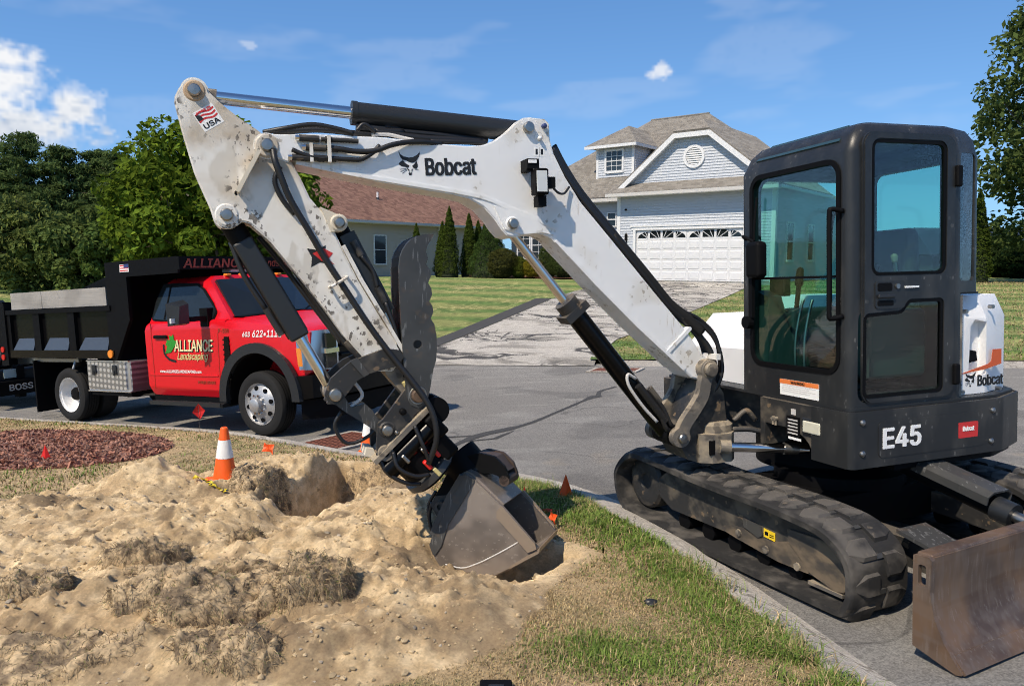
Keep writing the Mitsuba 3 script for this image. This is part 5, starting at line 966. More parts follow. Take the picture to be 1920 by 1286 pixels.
# --- arm cylinder along the top
p0, p1 = np.array([2.14, 0, 2.588]), np.array([3.886, 0, 2.702]); d = (p1-p0); L_ = np.linalg.norm(d); d /= L_
ac = E('arm_cylinder', cyl(p0, p0+d*.955, .060, 28), 'm_charcoal_plain', smooth=30); sub(ac, cyl(p0+d*.945, p0+d*.975, .064, 28), 'm_charcoal_plain', name='gland', smooth=30); sub(ac, cyl(p0+d*.97, p1-d*.09, .032, 24), 'm_chrome', name='rod', smooth=30); sub(ac, [cyl(p1-d*.10, p1-d*.04, .042, 20), cyl(p1+np.array([0, -.05, 0]), p1+np.array([0, .05, 0]), .05, 20)], 'm_casting', name='rod_eye', smooth=30)
sub(ac, cyl(p0+d*.80+[0, .02, -.075], p0+d*.955+[0, .02, -.075], .020, 12), 'm_charcoal_plain', name='port_tube', smooth=30); sub(ac, cyl(p0+d*.70+[0, .03, -.078], p0+d*.79+[0, .03, -.078], .015, 10), 'm_chrome', name='hose_end', smooth=30)
def hose(pts, r, m='m_hose', part='hose', **k): return E(part, tube(pts, r, 8), m, smooth=True, **k)
hose([p0+d*.70+[0, .03, -.078], (3.0, .05, 2.545), (2.75, .06, 2.52), (2.55, .06, 2.515), (2.40, .05, 2.51)], .020); hose([(2.85, .02, 2.56), (2.6, .02, 2.545), (2.35, .0, 2.53)], .018); hose([(2.70, .08, 2.50), (2.55, .09, 2.50), (2.38, .08, 2.50)], .014)
# hoses and steel lines over the nose
hose([(3.57, .06, 2.52), (3.47, .10, 2.535), (3.33, .10, 2.56), (3.21, .10, 2.545), (3.12, .11, 2.52)], .014); hose([(3.52, .0, 2.53), (3.3, .0, 2.555), (3.1, .02, 2.54), (2.95, .02, 2.53)], .016)
hose([(3.28, .125, 2.44), (3.20, .135, 2.435), (3.12, .135, 2.425), (3.02, .14, 2.43), (2.93, .14, 2.462), (2.84, .13, 2.482), (2.74, .12, 2.488), (2.64, .09, 2.485)], .014); hose([(3.44, .135, 2.425), (3.36, .135, 2.395), (3.25, .135, 2.387), (3.15, .135, 2.382), (3.09, .135, 2.385), (3.03, .135, 2.42), (2.99, .13, 2.46)], .012)
for z, x0, x1 in ((2.487, 3.40, 3.10), (2.440, 3.37, 3.18), (2.388, 3.44, 3.22)):
    E('hydraulic_line', [cyl((x0, .128, z), (x0-.10, .128, z-.003), .017, 10), cyl((x0-.11, .128, z-.004), (x1, .128, z-.008), .012, 10), cyl((x0-.13, .128, z-.004), (x0-.16, .128, z-.005), .018, 6)], 'm_dusty_steel', kind='stuff'); E('hydraulic_line', cyl((x0+.02, .128, z), (x0, .128, z), .014, 8), 'm_chrome')
E('line_clamp', [box(3.245, 3.262, .11, .155, 2.365, 2.50), box(3.165, 3.18, .11, .150, 2.36, 2.50)][0], 'm_arm_white'); E('line_clamp', box(3.335, 3.352, .11, .145, 2.365, 2.46), 'm_arm_white')
hose([(3.02, .07, 2.525), (2.93, .07, 2.53), (2.86, .08, 2.515), (2.80, .10, 2.50)], .010, 'm_gutter', 'hydraulic_line'); hose([(3.10, .09, 2.54), (3.06, .09, 2.575), (3.0, .09, 2.535)], .012)
# hose bundle running down the back of the boom to the swing post
for k, (y, o, r) in enumerate(((.07, .03, .020), (.02, .045, .022), (-.03, .035, .020), (.09, .012, .014), (-.07, .03, .018), (.045, .062, .014))):
    b_ = [(2.0, 2.47), (1.93, 2.345), (1.82, 2.19), (1.62, 1.965), (1.40, 1.72), (1.20, 1.50)]; n_ = np.array([-.75, .66])
    q = [(x+n_[0]*o, y, z+n_[1]*o) for x, z in b_]; j = .012*k
    hose(q+[(1.045-j, y, 1.39+j), (.945-j*1.2, y*1.2, 1.27+j), (.905-j, y*1.3, 1.13), (.935-j*.5, y*1.2, 1.00), (.98, y, .93)], r)
E('hose_sleeve', tube([(1.60, .06, 1.985), (1.40, .07, 1.765), (1.22, .07, 1.565), (1.10, .08, 1.47), (1.0, .09, 1.37)], .032, 8), 'm_rubber', smooth=True)
E('hose_clamp', box(.915, .945, .02, .17, 1.20, 1.235), 'm_boom_white')
# --- arm
AR = [(3.883, 2.762), (3.925, 2.745), (3.955, 2.715), (3.977, 2.672), (3.981, 2.640), (3.955, 2.502), (3.911, 2.307), (3.849, 2.140), (3.838, 2.095), (3.815, 2.055), (3.770, 2.032), (3.725, 2.045), (3.697, 2.066), (3.662, 2.055), (3.568, 1.966), (3.482, 1.850), (3.399, 1.735), (3.303, 1.595), (3.217, 1.461), (3.114, 1.330), (3.05, 1.26), (2.965, 1.255), (2.895, 1.335), (3.02, 1.552), (3.128, 1.750), (3.195, 1.900), (3.235, 2.00), (3.275, 2.085), (3.359, 2.187), (3.404, 2.295), (3.47, 2.42), (3.606, 2.528), (3.687, 2.582), (3.769, 2.650), (3.818, 2.700), (3.838, 2.738)]
arm_poly = pg(AR).union(disc(3.886, 2.702, .066)).union(disc(3.769, 2.098, .068)).buffer(-.012).buffer(.024, quad_segs=5).buffer(-.012)
am = E('arm', bevel_slab(arm_poly, -.10, .10, .008), 'm_arm_white')
pin(3.886, 2.702, .10, .030, am, 'top_pin', 'm_steel', .052, 'm_rust_ring' if mat('m_rust_ring', (.42, .30, .19), .6) else '', .01); pin(3.769, 2.098, .10, .031, am, 'cylinder_pin', 'm_steel', .058, 'm_arm_white', .02); pin(3.218, 2.057, .115, .028, am, 'thumb_pin', 'm_steel', .046, 'm_cast_white' if mat('m_cast_white', (.60, .54, .43), .6) else '', .25)
sub(am, [hull([(3.30, y, 2.10), (3.26, y, 2.02), (3.22, y, 2.01), (3.20, y, 2.09)]) for y in ()]+[slab(pg([(3.31, 2.14), (3.23, 2.105), (3.19, 2.06), (3.21, 2.015), (3.26, 2.01)]), -.11, .112)], 'm_cast_white', name='thumb_bracket')
rib = LineString([(3.603, 2.405), (3.708, 2.215)]); sub(am, slab(rib.buffer(.010), .10, .165), 'm_cast_white', name='guard_rib'); sub(am, tube([(3.708, .14, 2.215), (3.722, .14, 2.205), (3.716, .14, 2.192)], .006, 6), 'm_black', name='guard_hook')
sub(am, tube([(3.275, .10, 1.725), (3.285, .15, 1.72), (3.24, .155, 1.745), (3.195, .15, 1.77), (3.19, .10, 1.775)], .008, 6), 'm_arm_white', name='hose_guard', smooth=True)
sub(am, slab(LineString([(3.20, 1.94), (3.11, 1.75), (3.0, 1.55), (2.90, 1.36)]).buffer(.010, cap_style=2), -.105, .105), 'm_arm_white', name='edge_bead')
O_ = np.array([3.848, .1003, 2.503]); rx_ = np.array([3.756-3.848, 0, 2.559-2.503]); up_ = np.array([3.897-3.848, 0, 2.594-2.503]); sw, sh_ = np.linalg.norm(rx_), np.linalg.norm(up_); rx_ /= sw; up_ -= rx_*(up_@rx_); up_ /= np.linalg.norm(up_); MSt = frame(O_, rx_, up_, [0, 1, 0])
sk = add(am+'__flag_label', tf(slabz(rrect(0, sw, 0, sh_, .004), 0, .001), MSt), 'm_decal_white', ME)
add(sk+'__lettering', fit_text('USA', sw*.78, .024, MSt@frame([sw*.10, .010, .0012], [1, 0, 0], [0, 1, 0], [0, 0, 1]), .001), 'm_decal_black', ME)
for i in range(3):
    wv = LineString([(sw*.08+t*sw*.84, .050+i*.018+.006*math.sin(t*6.0)) for t in np.linspace(0, 1, 12)]).buffer(.0045); add(sk+'__stripe', tf(slabz(wv, .0012, .002), MSt), 'm_decal_red', ME)
add(sk+'__canton', tf(slabz(pg([(.004, .055), (.032, .055), (.026, .078), (.004, .09)]), .0021, .0026), MSt), 'm_decal_black', ME); add(sk+'__header', fit_text('MADE IN', sw*.7, .010, MSt@frame([sw*.15, sh_-.016, .0022], [1, 0, 0], [0, 1, 0], [0, 0, 1]), .001), 'm_decal_red', ME)
def star(cx, cz, r, a0, w, y): return slab(pg([(cx+math.cos(a0+i*math.pi/4)*(r if i % 2 == 0 else r*w), cz+math.sin(a0+i*math.pi/4)*(r if i % 2 == 0 else r*w)) for i in range(8)]), .1003, y)
sub(am, star(3.33, 1.885, .070, .62, .48, .1013), 'm_decal_black', name='star_decal'); sub(am, slab(pg([(3.36, 1.90), (3.30, 1.925), (3.255, 1.90), (3.28, 1.87), (3.25, 1.84), (3.315, 1.86)]), .1014, .1022), 'm_decal_red', name='star_decal')
hose([(3.53, .13, 2.42), (3.525, .16, 2.36), (3.50, .16, 2.28), (3.46, .15, 2.17), (3.38, .14, 2.02), (3.30, .13, 1.87), (3.20, .135, 1.70), (3.10, .14, 1.53), (2.98, .15, 1.35), (2.84, .18, 1.15), (2.775, .20, 1.02), (2.76, .20, .88), (2.80, .16, .74)], .017)
hose([(3.50, .125, 2.34), (3.53, .12, 2.27), (3.50, .115, 2.18), (3.44, .115, 2.10)], .013)
hose([(3.45, -.02, 1.83), (3.33, -.02, 1.62), (3.2, -.0, 1.42), (3.12, .05, 1.33)], .016); hose([(3.62, -.05, 2.0), (3.50, -.06, 1.84), (3.34, -.05, 1.60), (3.22, -.02, 1.42)], .014); E('hose_end', [cyl((3.20, .06, 1.43), (3.13, .06, 1.335), .020, 10)], 'm_dusty_steel', smooth=30); E('hose_end', cyl((3.115, .06, 1.315), (3.09, .06, 1.28), .022, 8), 'm_steel')
# --- bucket cylinder in its guard
p0, p1 = np.array([3.769, 0, 2.098]), np.array([3.281, 0, 1.157]); d = p1-p0; L_ = np.linalg.norm(d); d /= L_; nb = np.array([d[2], 0, -d[0]])
bc = E('bucket_cylinder', cyl(p0, p0+d*.70, .058, 24), 'm_black', smooth=30); sub(bc, tf(rbox(-.052, .052, -.062, .062, .14, .72, .012), frame(p0, nb, [0, 1, 0], d)), 'm_charcoal_plain', name='guard'); sub(bc, cyl(p0+d*.70, p1-d*.05, .030, 22), 'm_chrome', name='rod', smooth=30); sub(bc, cyl(p1+[0, -.09, 0], p1+[0, .09, 0], .048, 20), 'm_casting', name='rod_eye', smooth=30)
sub(bc, [cyl(p0+d*.50-nb*.075+[0, .03, 0], p0+d*.66-nb*.075+[0, .03, 0], .018, 10)], 'm_dusty_steel', name='hose_end', smooth=30); hose([p0+d*.50-nb*.075+[0, .03, 0], p0+d*.3-nb*.08+[0, .02, 0], p0+d*.12-nb*.05], .014)
# --- links, coupler
LK = [(3.335, 1.157), (3.318, 1.205), (3.302, 1.241), (3.25, 1.285), (3.202, 1.32), (3.12, 1.35), (3.027, 1.379), (2.985, 1.382), (2.930, 1.372), (2.905, 1.335), (2.945, 1.285), (2.999, 1.275), (3.102, 1.255), (3.162, 1.222), (3.245, 1.126), (3.281, 1.100), (3.32, 1.118)]
for y0, y1 in ((.105, .135), (-.135, -.105)): E('idler_link', slab(pg(LK, .006), y0, y1), 'm_dusty_steel')
k_ = E('link_brace', cyl((3.17, -.11, 1.27), (3.17, .11, 1.27), .03, 14), 'm_dusty_steel'); pin(3.281, 1.157, .135, .034, k_, 'link_pin'); E('link_pad', slab(pg([(3.20, 1.33), (3.16, 1.345), (3.10, 1.255), (3.13, 1.24)]), .135, .15), 'm_worn_plate')
HL_ = [(3.325, 1.10), (3.281, 1.20), (3.225, 1.13), (3.195, 1.072), (3.125, 1.09), (3.083, 1.051), (3.053, .996), (2.985, .955), (2.985, .90), (3.04, .895), (3.084, .944), (3.14, .987), (3.225, 1.05), (3.283, 1.10)]
for y0, y1 in ((.05, .085), (-.085, -.05)): E('bucket_link', slab(pg(HL_, .006), y0, y1), 'm_worn_plate')
E('arm_tip', hull(np.vstack([cyl((2.835, -.085, 1.116), (2.835, .085, 1.116), .055, 20).vertices, [(3.03, y, 1.33) for y in (-.09, .09)], [(2.93, y, 1.345) for y in (-.09, .09)], [(3.0, y, 1.24) for y in (-.09, .09)]])), 'm_casting'); E('grease_cover', cyl((2.90, .10, 1.20), (2.87, .10, 1.15), .022, 12), 'm_decal_gold')
CP = [(2.907, 1.150), (2.87, 1.170), (2.835, 1.178), (2.790, 1.16), (2.775, 1.112), (2.788, 1.056), (2.856, 1.010), (2.945, .875), (2.975, .80), (2.995, .775), (3.031, .770), (3.070, .80), (3.074, .852), (3.066, .93), (3.060, .979), (3.027, 1.003)]
for y0, y1 in ((.09, .12), (-.12, -.09)): E('coupler_plate', slab(pg(CP, .008), y0, y1), 'm_dusty_steel')
cp = E('coupler_cross_tube', cyl((2.93, -.09, .97), (2.93, .09, .97), .03, 14), 'm_black'); pin(2.835, 1.116, .12, .038, cp, 'coupler_pin', 'm_rust', .056, 'm_steel', .02); pin(3.013, .941, .12, .030, cp, 'coupler_pin', 'm_steel', .046, 'm_dusty_steel', .015); pin(2.925, 1.035, .12, .018, cp, 'coupler_bolt', 'm_black'); pin(2.965, .925, .12, .012, cp, 'coupler_bolt')
E('coupler_bush', lathe([(.02, -.02), (.02, .02), (.042, .02), (.042, -.02)], (3.029, .13, .818), (0, 1, 0), 20), 'm_casting', smooth=30); E('coupler_stop', hull([(3.08, y, .83) for y in (-.1, .06)]+[(3.13, y, .80) for y in (-.1, .06)]+[(3.06, y, .77) for y in (-.1, .06)]+[(3.12, y, .84) for y in (-.1, .06)]), 'm_cast_white')
# --- tilt rotator: axis runs from the coupler down to the bucket
ax = np.array([-.66, 0, -.75]); ax /= np.linalg.norm(ax); bx = np.array([-ax[2], 0, ax[0]]); MTl = ME@frame([2.93, 0, .905], bx, [0, 1, 0], -ax)   # z runs back up to the coupler
def TR(part, mesh, m, **k): return add(ex+'__'+part, mesh, m, MTl, **k)
tr_ = TR('tilt_rotator', [rbox(-.12, .20, -.13, .13, -.15, -.005, .02), cyl((.03, 0, -.12), (.03, 0, -.33), .135, 30)], 'm_black'); add(tr_+'__top_plate', box(-.20, .21, -.16, .16, -.005, .022), 'm_casting', MTl)
for y in (.105, -.105): add(tr_+'__tilt_cylinder', cyl((-.16, y, -.085), (.20, y, -.085), .055, 22), 'm_black_gloss', MTl, smooth=30)
add(tr_+'__tilt_cylinder_cap', rbox(-.20, -.13, .05, .175, -.16, -.02, .015), 'm_black', MTl); add(tr_+'__drum_ring', lathe([(.135, -.26), (.16, -.27), (.16, -.31), (.135, -.32)], (.03, 0, 0), (0, 0, 1), 30), 'm_worn_plate', MTl, smooth=30)
for x, z, m in ((-.06, -.20, 'm_flag_red'), (.02, -.215, 'm_flag_red'), (.01, -.28, 'm_decal_gold'), (-.02, -.15, 'm_steel'), (.08, -.10, 'm_steel')): add(tr_+'__cap', rbox(x-.012, x+.012, .125, .165, z-.03, z+.03, .008), m, MTl)
add(tr_+'__manifold', [rbox(-.17, -.06, -.06, .12, -.30, -.16, .02)], 'm_black', MTl)
for q in ([(.10, .15, -.02), (.14, .17, -.10), (.11, .17, -.20), (.05, .15, -.26)], [(-.08, .16, .0), (-.04, .18, -.10), (.0, .17, -.20)], [(.16, .12, .03), (.20, .14, -.08), (.17, .14, -.20), (.12, .12, -.27)]): add(tr_+'__hose', tube(q, .012, 7), 'm_hose', MTl, smooth=True)
E('thumb_stop', [cyl((2.73, -.1, 1.02), (2.73, .1, 1.02), .075, 20), cyl((2.69, -.1, .88), (2.69, .1, .88), .03, 14)][0], 'm_black', smooth=30); E('thumb_stop', hull(np.vstack([cyl((2.71, -.04, .87), (2.71, .06, .87), .028, 12).vertices, cyl((2.76, -.04, 1.06), (2.76, .06, 1.06), .05, 12).vertices])), 'm_black')
hose([(3.24, .03, 1.05), (3.28, .03, .97), (3.22, .03, .87), (3.1, .03, .90), (3.0, .04, 1.0)], .010); hose([(3.17, .05, 1.21), (3.13, .06, 1.13), (3.2, .06, 1.07)], .010, 'm_gutter')
# --- thumb: two toothed plates joined by a curved back web
TH = [(2.714, 1.995), (2.760, 1.994), (2.804, 1.985), (2.840, 1.968), (2.865, 1.945), (2.888, 1.912), (2.903, 1.875), (2.912, 1.82), (2.914, 1.70), (2.913, 1.547), (2.909, 1.349), (2.904, 1.20), (2.902, 1.12), (2.880, 1.068), (2.835, 1.045), (2.79, 1.07), (2.768, 1.14), (2.745, 1.25), (2.728, 1.30), (2.720, 1.36), (2.718, 1.43), (2.728, 1.50), (2.748, 1.535), (2.732, 1.57), (2.735, 1.60), (2.752, 1.63), (2.735, 1.665), (2.738, 1.70), (2.756, 1.73), (2.738, 1.765), (2.742, 1.80), (2.762, 1.83), (2.750, 1.865), (2.760, 1.90), (2.752, 1.93), (2.735, 1.955), (2.722, 1.972)]
thp = pg(TH).difference(disc(2.827, 1.397, .024))
tm = E('thumb', slab(thp, .10, .125), 'm_worn_plate'); sub(tm, slab(thp, -.125, -.10), 'm_worn_plate', name='side_plate')
web = LineString([(2.79, 1.977), (2.828, 1.960), (2.852, 1.937), (2.874, 1.905), (2.890, 1.868), (2.898, 1.82), (2.899, 1.55), (2.893, 1.22)]).buffer(.014, cap_style=2); sub(tm, slab(web, -.10, .10), 'm_black', name='back_web')
p0, p1 = np.array([3.205, -.0, 2.045]), np.array([2.90, 0, 1.40]); d = p1-p0; d /= np.linalg.norm(d); tc = E('thumb_cylinder', cyl(p0, p0+d*.50, .045, 20), 'm_black', smooth=30); sub(tc, tf(box(-.055, .03, -.06, .06, .05, .52), frame(p0, [-d[2], 0, d[0]], [0, 1, 0], d)), 'm_charcoal_plain', name='guard'); sub(tc, cyl(p0+d*.5, p1, .022, 16), 'm_chrome', name='rod', smooth=30)
for o in (.12, .40): sub(tc, cyl(p0+d*o+[-.01, .075, .03], p0+d*(o+.09)+[-.01, .075, .03], .018, 10), 'm_dusty_steel', name='hose_end', smooth=30)
hose([p0+d*.21+[-.01, .08, .03], p0+d*.3+[-.03, .08, .03], p0+d*.40+[-.01, .08, .03]], .012); hose([p0+d*.49+[-.01, .08, .03], p0+d*.62+[-.0, .09, .0], p0+d*.80+[.05, .09, 0]], .012)
# --- bucket, turned on the rotator
Sb = np.array([.96, -.28, 0]); Sb /= np.linalg.norm(Sb); Wb = np.array([.28, .96, -.10]); Wb -= Sb*(Sb@Wb); Wb /= np.linalg.norm(Wb); MB = frame([.147, 4.18, .15], Sb, Wb, np.cross(Sb, Wb)); BW = .44
def BK(part, mesh, m, **k): return add(ex+'__'+part, mesh, m, MB, **k)
OUT = [(-.222, .262), (-.33, .352), (-.420, .422), (-.445, .432), (-.465, .420), (-.54, .29), (-.616, .128), (-.640, .06), (-.645, .0), (-.625, -.07), (-.588, -.125), (-.543, -.152), (-.45, -.165), (-.35, -.165), (-.274, -.150), (-.15, -.075), (-.002, .030)]
side = pg(OUT+[(.0, .046)])
bk = BK('bucket', slab(side, 0, .025), 'm_bucket'); add(bk+'__side_plate', slab(side, BW-.025, BW), 'm_bucket', MB)
shell = LineString(OUT).buffer(.012, cap_style=2, join_style=1); add(bk+'__shell', slab(shell, .026, BW-.026), 'm_bucket', MB); add(bk+'__wear_strip', slab(LineString(OUT[4:8]).buffer(.016, cap_style=2), -.012, BW+.012), 'm_worn_plate', MB)
add(bk+'__back_edge', slab(pg([(-.445, .432), (-.465, .42), (-.54, .29), (-.616, .128), (-.655, .0), (-.625, -.07), (-.58, .0), (-.545, .12), (-.455, .27), (-.385, .40)], .01), -.010, .0), 'm_worn_plate', MB)
add(bk+'__side_cutter', slab(pg([(-.215, .272), (-.245, .235), (-.245, .20), (-.055, .02), (-.005, .045), (-.015, .075)]), -.025, -.001), 'm_bucket_edge' if mat('m_bucket_edge', (.26, .20, .145), .5, .25) else '', MB); add(bk+'__side_cutter', slab(pg([(-.215, .272), (-.245, .235), (-.245, .20), (-.055, .02), (-.005, .045), (-.015, .075)]), BW+.001, BW+.02), 'm_bucket_edge', MB)
add(bk+'__weld_bead', tube([(-.555, -.001, -.105), (-.45, -.001, -.115), (-.36, -.001, -.08), (-.27, -.001, -.03), (-.16, -.001, .04), (-.09, -.001, .09)], .0045, 5), 'm_gutter', MB, smooth=True)
add(bk+'__lip', slab(pg([(.012, .052), (-.008, .036), (-.16, -.072), (-.165, -.088), (.005, .020)]), -.012, BW+.012), 'm_bucket_edge', MB)
for y in (.10, .30): add(bk+'__hitch_ear', slab(pg([(-.70, .21), (-.665, .265), (-.60, .275), (-.46, .45), (-.40, .45), (-.43, .40), (-.52, .28), (-.60, .13), (-.66, .15)], .01), y, y+.03), 'm_charcoal_plain', MB)
add(bk+'__hitch_pin', lathe([(.0, 0), (.034, .0), (.034, .03), (.018, .03), (.018, .01), (.0, .01)], (-.625, .095, .208), (0, -1, 0), 20), 'm_dusty_steel', MB, smooth=30)
qh = BK('quick_hitch', slab(pg([(-.60, .40), (-.52, .50), (-.41, .54), (-.31, .525), (-.245, .47), (-.215, .40), (-.245, .36), (-.272, .375), (-.275, .41), (-.33, .425), (-.42, .42), (-.46, .40), (-.55, .22), (-.66, .17), (-.69, .23)], .015), .11, .14), 'm_black'); add(qh+'__side_plate', slab(pg([(-.60, .40), (-.52, .50), (-.41, .54), (-.31, .525), (-.245, .47), (-.215, .40), (-.245, .36), (-.272, .375), (-.275, .41), (-.33, .425), (-.42, .42), (-.46, .40), (-.55, .22), (-.66, .17), (-.69, .23)], .015), .29, .32), 'm_rust_dark' if mat('m_rust_dark', (.055, .035, .024), .6) else '', MB)
add(qh+'__body', [cyl((-.46, .21, .38), (-.58, .21, .50), .13, 26), rbox(-.60, -.42, .14, .29, .28, .50, .02)], 'm_black', MB, smooth=30); add(qh+'__hook_plate', hull([(x, y, z) for x, z in ((-.42, .535), (-.31, .52), (-.235, .44), (-.29, .44), (-.36, .49)) for y in (.14, .29)]), 'm_rust_dark', MB); add(qh+'__hook_tip', cyl((-.245, .11, .385), (-.245, .32, .385), .032, 14), 'm_rust_dark', MB)
add(qh+'__bright_panel', hull([(-.64, .128, .36), (-.56, .128, .44), (-.55, .128, .36), (-.62, .128, .30), (-.64, .139, .36), (-.56, .139, .44), (-.55, .139, .36), (-.62, .139, .30)]), 'm_steel', MB)
for q in ([(-.70, .13, .22), (-.72, .14, .12), (-.69, .14, .02), (-.66, .14, .0)], [(-.69, .16, .28), (-.74, .17, .18), (-.72, .16, .06)]): add(qh+'__hose', tube(q, .011, 7), 'm_hose', MB, smooth=True)
# --- boom cylinder
p0, p1 = np.array([1.197, 0, .732]), np.array([2.253, 0, 2.049]); d = p1-p0; L_ = np.linalg.norm(d); d /= L_; nb = np.array([-d[2], 0, d[0]])
cy = E('boom_cylinder', cyl(p0+d*.03, p0+d*1.07, .062, 28), 'm_black_gloss', smooth=30); sub(cy, cyl(p0+d*1.05, p0+d*1.11, .070, 28), 'm_dusty_steel', name='gland', smooth=30); sub(cy, tf(hull([(x, y, z) for x in (-.085, .085) for y in (-.075, .075) for z in (1.00, 1.05)]), frame(p0, nb, [0, 1, 0], d)), 'm_dusty_steel', name='gland_clamp'); sub(cy, cyl(p0+d*1.11, p1-d*.04, .028, 22), 'm_chrome', name='rod', smooth=30); sub(cy, cyl(p1+[0, -.06, 0], p1+[0, .06, 0], .042, 20), 'm_black', name='rod_eye', smooth=30); sub(cy, cyl(p0+[0, -.09, 0], p0+[0, .09, 0], .065, 22), 'm_black', name='base_eye', smooth=30)
sub(cy, cyl(p0+d*.12+nb*.01+[0, .085, 0], p0+d*.42+nb*.01+[0, .085, 0], .026, 12), 'm_hose', name='hose_end', smooth=30)
hose([p0+d*.46+[0, .07, 0]+nb*.03, p0+d*.52+[0, .085, 0], p0+d*.46+[0, .09, 0]-nb*.04, p0+d*.30+[0, .09, 0]-nb*.05, p0+d*.16+[0, .09, 0]-nb*.04], .010, 'm_gutter', 'hydraulic_line'); sub(cy, cyl(p0+d*.24+nb*.055+[0, .09, 0], p0+d*.36+nb*.055+[0, .09, 0], .020, 10), 'm_dusty_steel', name='hose_end', smooth=30)
for o in (.045, .01): hose([p0+d*.36+nb*o+[0, .088, 0], p0+d*.2+nb*o+[0, .09, 0], p0+d*.05+nb*(o-.02)+[0, .085, 0], (1.05, .05, .80)], .016)
# --- swing post
cheek = LineString(spline([(1.00, 1.15), (1.025, 1.06), (1.045, .98), (1.10, .90), (1.165, .82), (1.205, .745)], 5))
ck = cheek.buffer(.038).union(disc(.998, 1.144, .062)).union(disc(1.205, .735, .062)).buffer(.02).buffer(-.02)
for y0, y1 in ((.125, .175), (-.175, -.125)): sw_k = E('swing_cheek', slab(ck, y0, y1), 'm_casting')
pin(.998, 1.144, .175, .045, sw_k, 'boom_foot_pin', 'm_casting', .058, 'm_casting', .03); pin(1.205, .732, .172, .030, sw_k, 'cylinder_pin', 'm_steel')
E('swing_post', [slab(pg([(1.05, .98), (.95, 1.10), (.86, .98), (.84, .80), (.84, .56), (.98, .52), (1.13, .58), (1.20, .70), (1.13, .80)], .02), -.12, .12)], 'm_dusty_steel'); E('swing_knuckle', [cyl((.90, .05, .56), (.90, .05, .78), .125, 26)], 'm_casting', smooth=30); E('swing_knuckle', lathe([(.125, 0), (.10, .02), (.07, .022), (.07, .035), (.0, .035)], (.90, .05, .78), (0, 0, 1), 24), 'm_casting', smooth=30)
E('swing_lug', hull([(x, y, z) for x, y in ((1.06, .14), (1.0, .20), (.86, .20), (.80, .14), (.84, .02), (1.04, .02)) for z in (.555, .735)]), 'm_casting')
E('swing_slot', box(.985, 1.02, .19, .204, .61, .70), 'm_black'); sc_ = E('swing_cylinder', cyl((.95, .205, .66), (.44, .40, .63), .030, 20), 'm_chrome', smooth=30); sub(sc_, cyl((.95, .205, .66), (.89, .23, .656), .042, 16), 'm_casting', name='rod_end', smooth=30); sub(sc_, cyl((.58, .345, .638), (.50, .378, .633), .038, 16), 'm_decal_gold' if False else 'm_steel', name='gland', smooth=30)
for pts in ([(.80, .14, .80), (.72, .16, .86), (.66, .17, .80)], [(.80, .12, .74), (.70, .16, .74), (.62, .2, .72)]): hose(pts, .018, 'm_dusty_steel', 'hydraulic_line')
# --- upper frame, tail and covers
def plan(o=0.0, rear=-1.03): return pg([(.66+o, .985+o), (.66+o, -.985-o), (-.45, -.985-o), (-.74, -.86-o*.8), (rear+.10-o*.6, -.55), (rear-o, -.15), (rear-o, .15), (rear+.10-o*.6, .55), (-.74, .86+o*.8), (-.45, .985+o)]).buffer(-.05).buffer(.05, quad_segs=5)
deck = slabz(plan(), .66, .955)
fr = E('upper_frame', boolean_diff(deck, [box(.25, .8, .27, .56, .60, .80), cyl((.66, .53, .60), (.25, .53, .60), .19, 24), box(.52, .9, -.16, .16, .66, 1.2), cyl((.70, -.05, .5), (.70, -.05, 1.1), .28, 24)]), 'm_dusty_steel', smooth=30)
E('slew_ring', cyl((0, 0, .44), (0, 0, .63), .42, 40), 'm_black', smooth=30); sub(fr, slabz(plan(-.03), .957, .975), 'm_charcoal_plain', name='deck_cover')
lowskirt = slabz(plan(-.05).difference(pg([(.30, -2), (2, -2), (2, 2), (.30, 2)])), .60, .658); sub(fr, lowskirt, 'm_black', name='skirt')
# side and tail panel wrapped over the frame edge
band = plan(.018).difference(plan(-.002)).difference(pg([(.675, -2), (2, -2), (2, .97), (.675, .97)])).difference(pg([(.55, -2), (2, -2), (2, .7), (.55, .7)]))
sp2 = E('side_panel', slabz(band, .652, .962), 'm_charcoal', smooth=30); sub(sp2, slab(rrect(-.30, .485, .700, .900, .03), 1.003, 1.007), 'm_charcoal', name='raised_field')
sub(sp2, fit_text('E45', .270, .108, SF(.455, .752, 1.0072, -.0)), 'm_decal_white', name='lettering'); dl_ = sub(sp2, slab(rrect(-.245, -.095, .755, .845, .006), 1.0072, 1.0085), 'm_decal_red', name='dealer_label'); add(dl_+'__lettering', [], 'm_decal_white', ME) if False else None
sub(sp2, fit_text('Bobcat', .085, .026, SF(-.127, .795, 1.0087)), 'm_decal_white', name='lettering'); sub(sp2, fit_text('of Boston', .09, .013, SF(-.176, .752, 1.0087)), 'm_decal_white', name='lettering') if False else None
for x, z in ((.595, .905), (.595, .735), (-.365, .895), (-.355, .715)): sub(sp2, lathe([(.018, -.002), (.017, .006), (.010, .012), (0, .013)], (x, 1.003, z), (0, 1, 0), 16), 'm_steel', name='bolt', smooth=30)
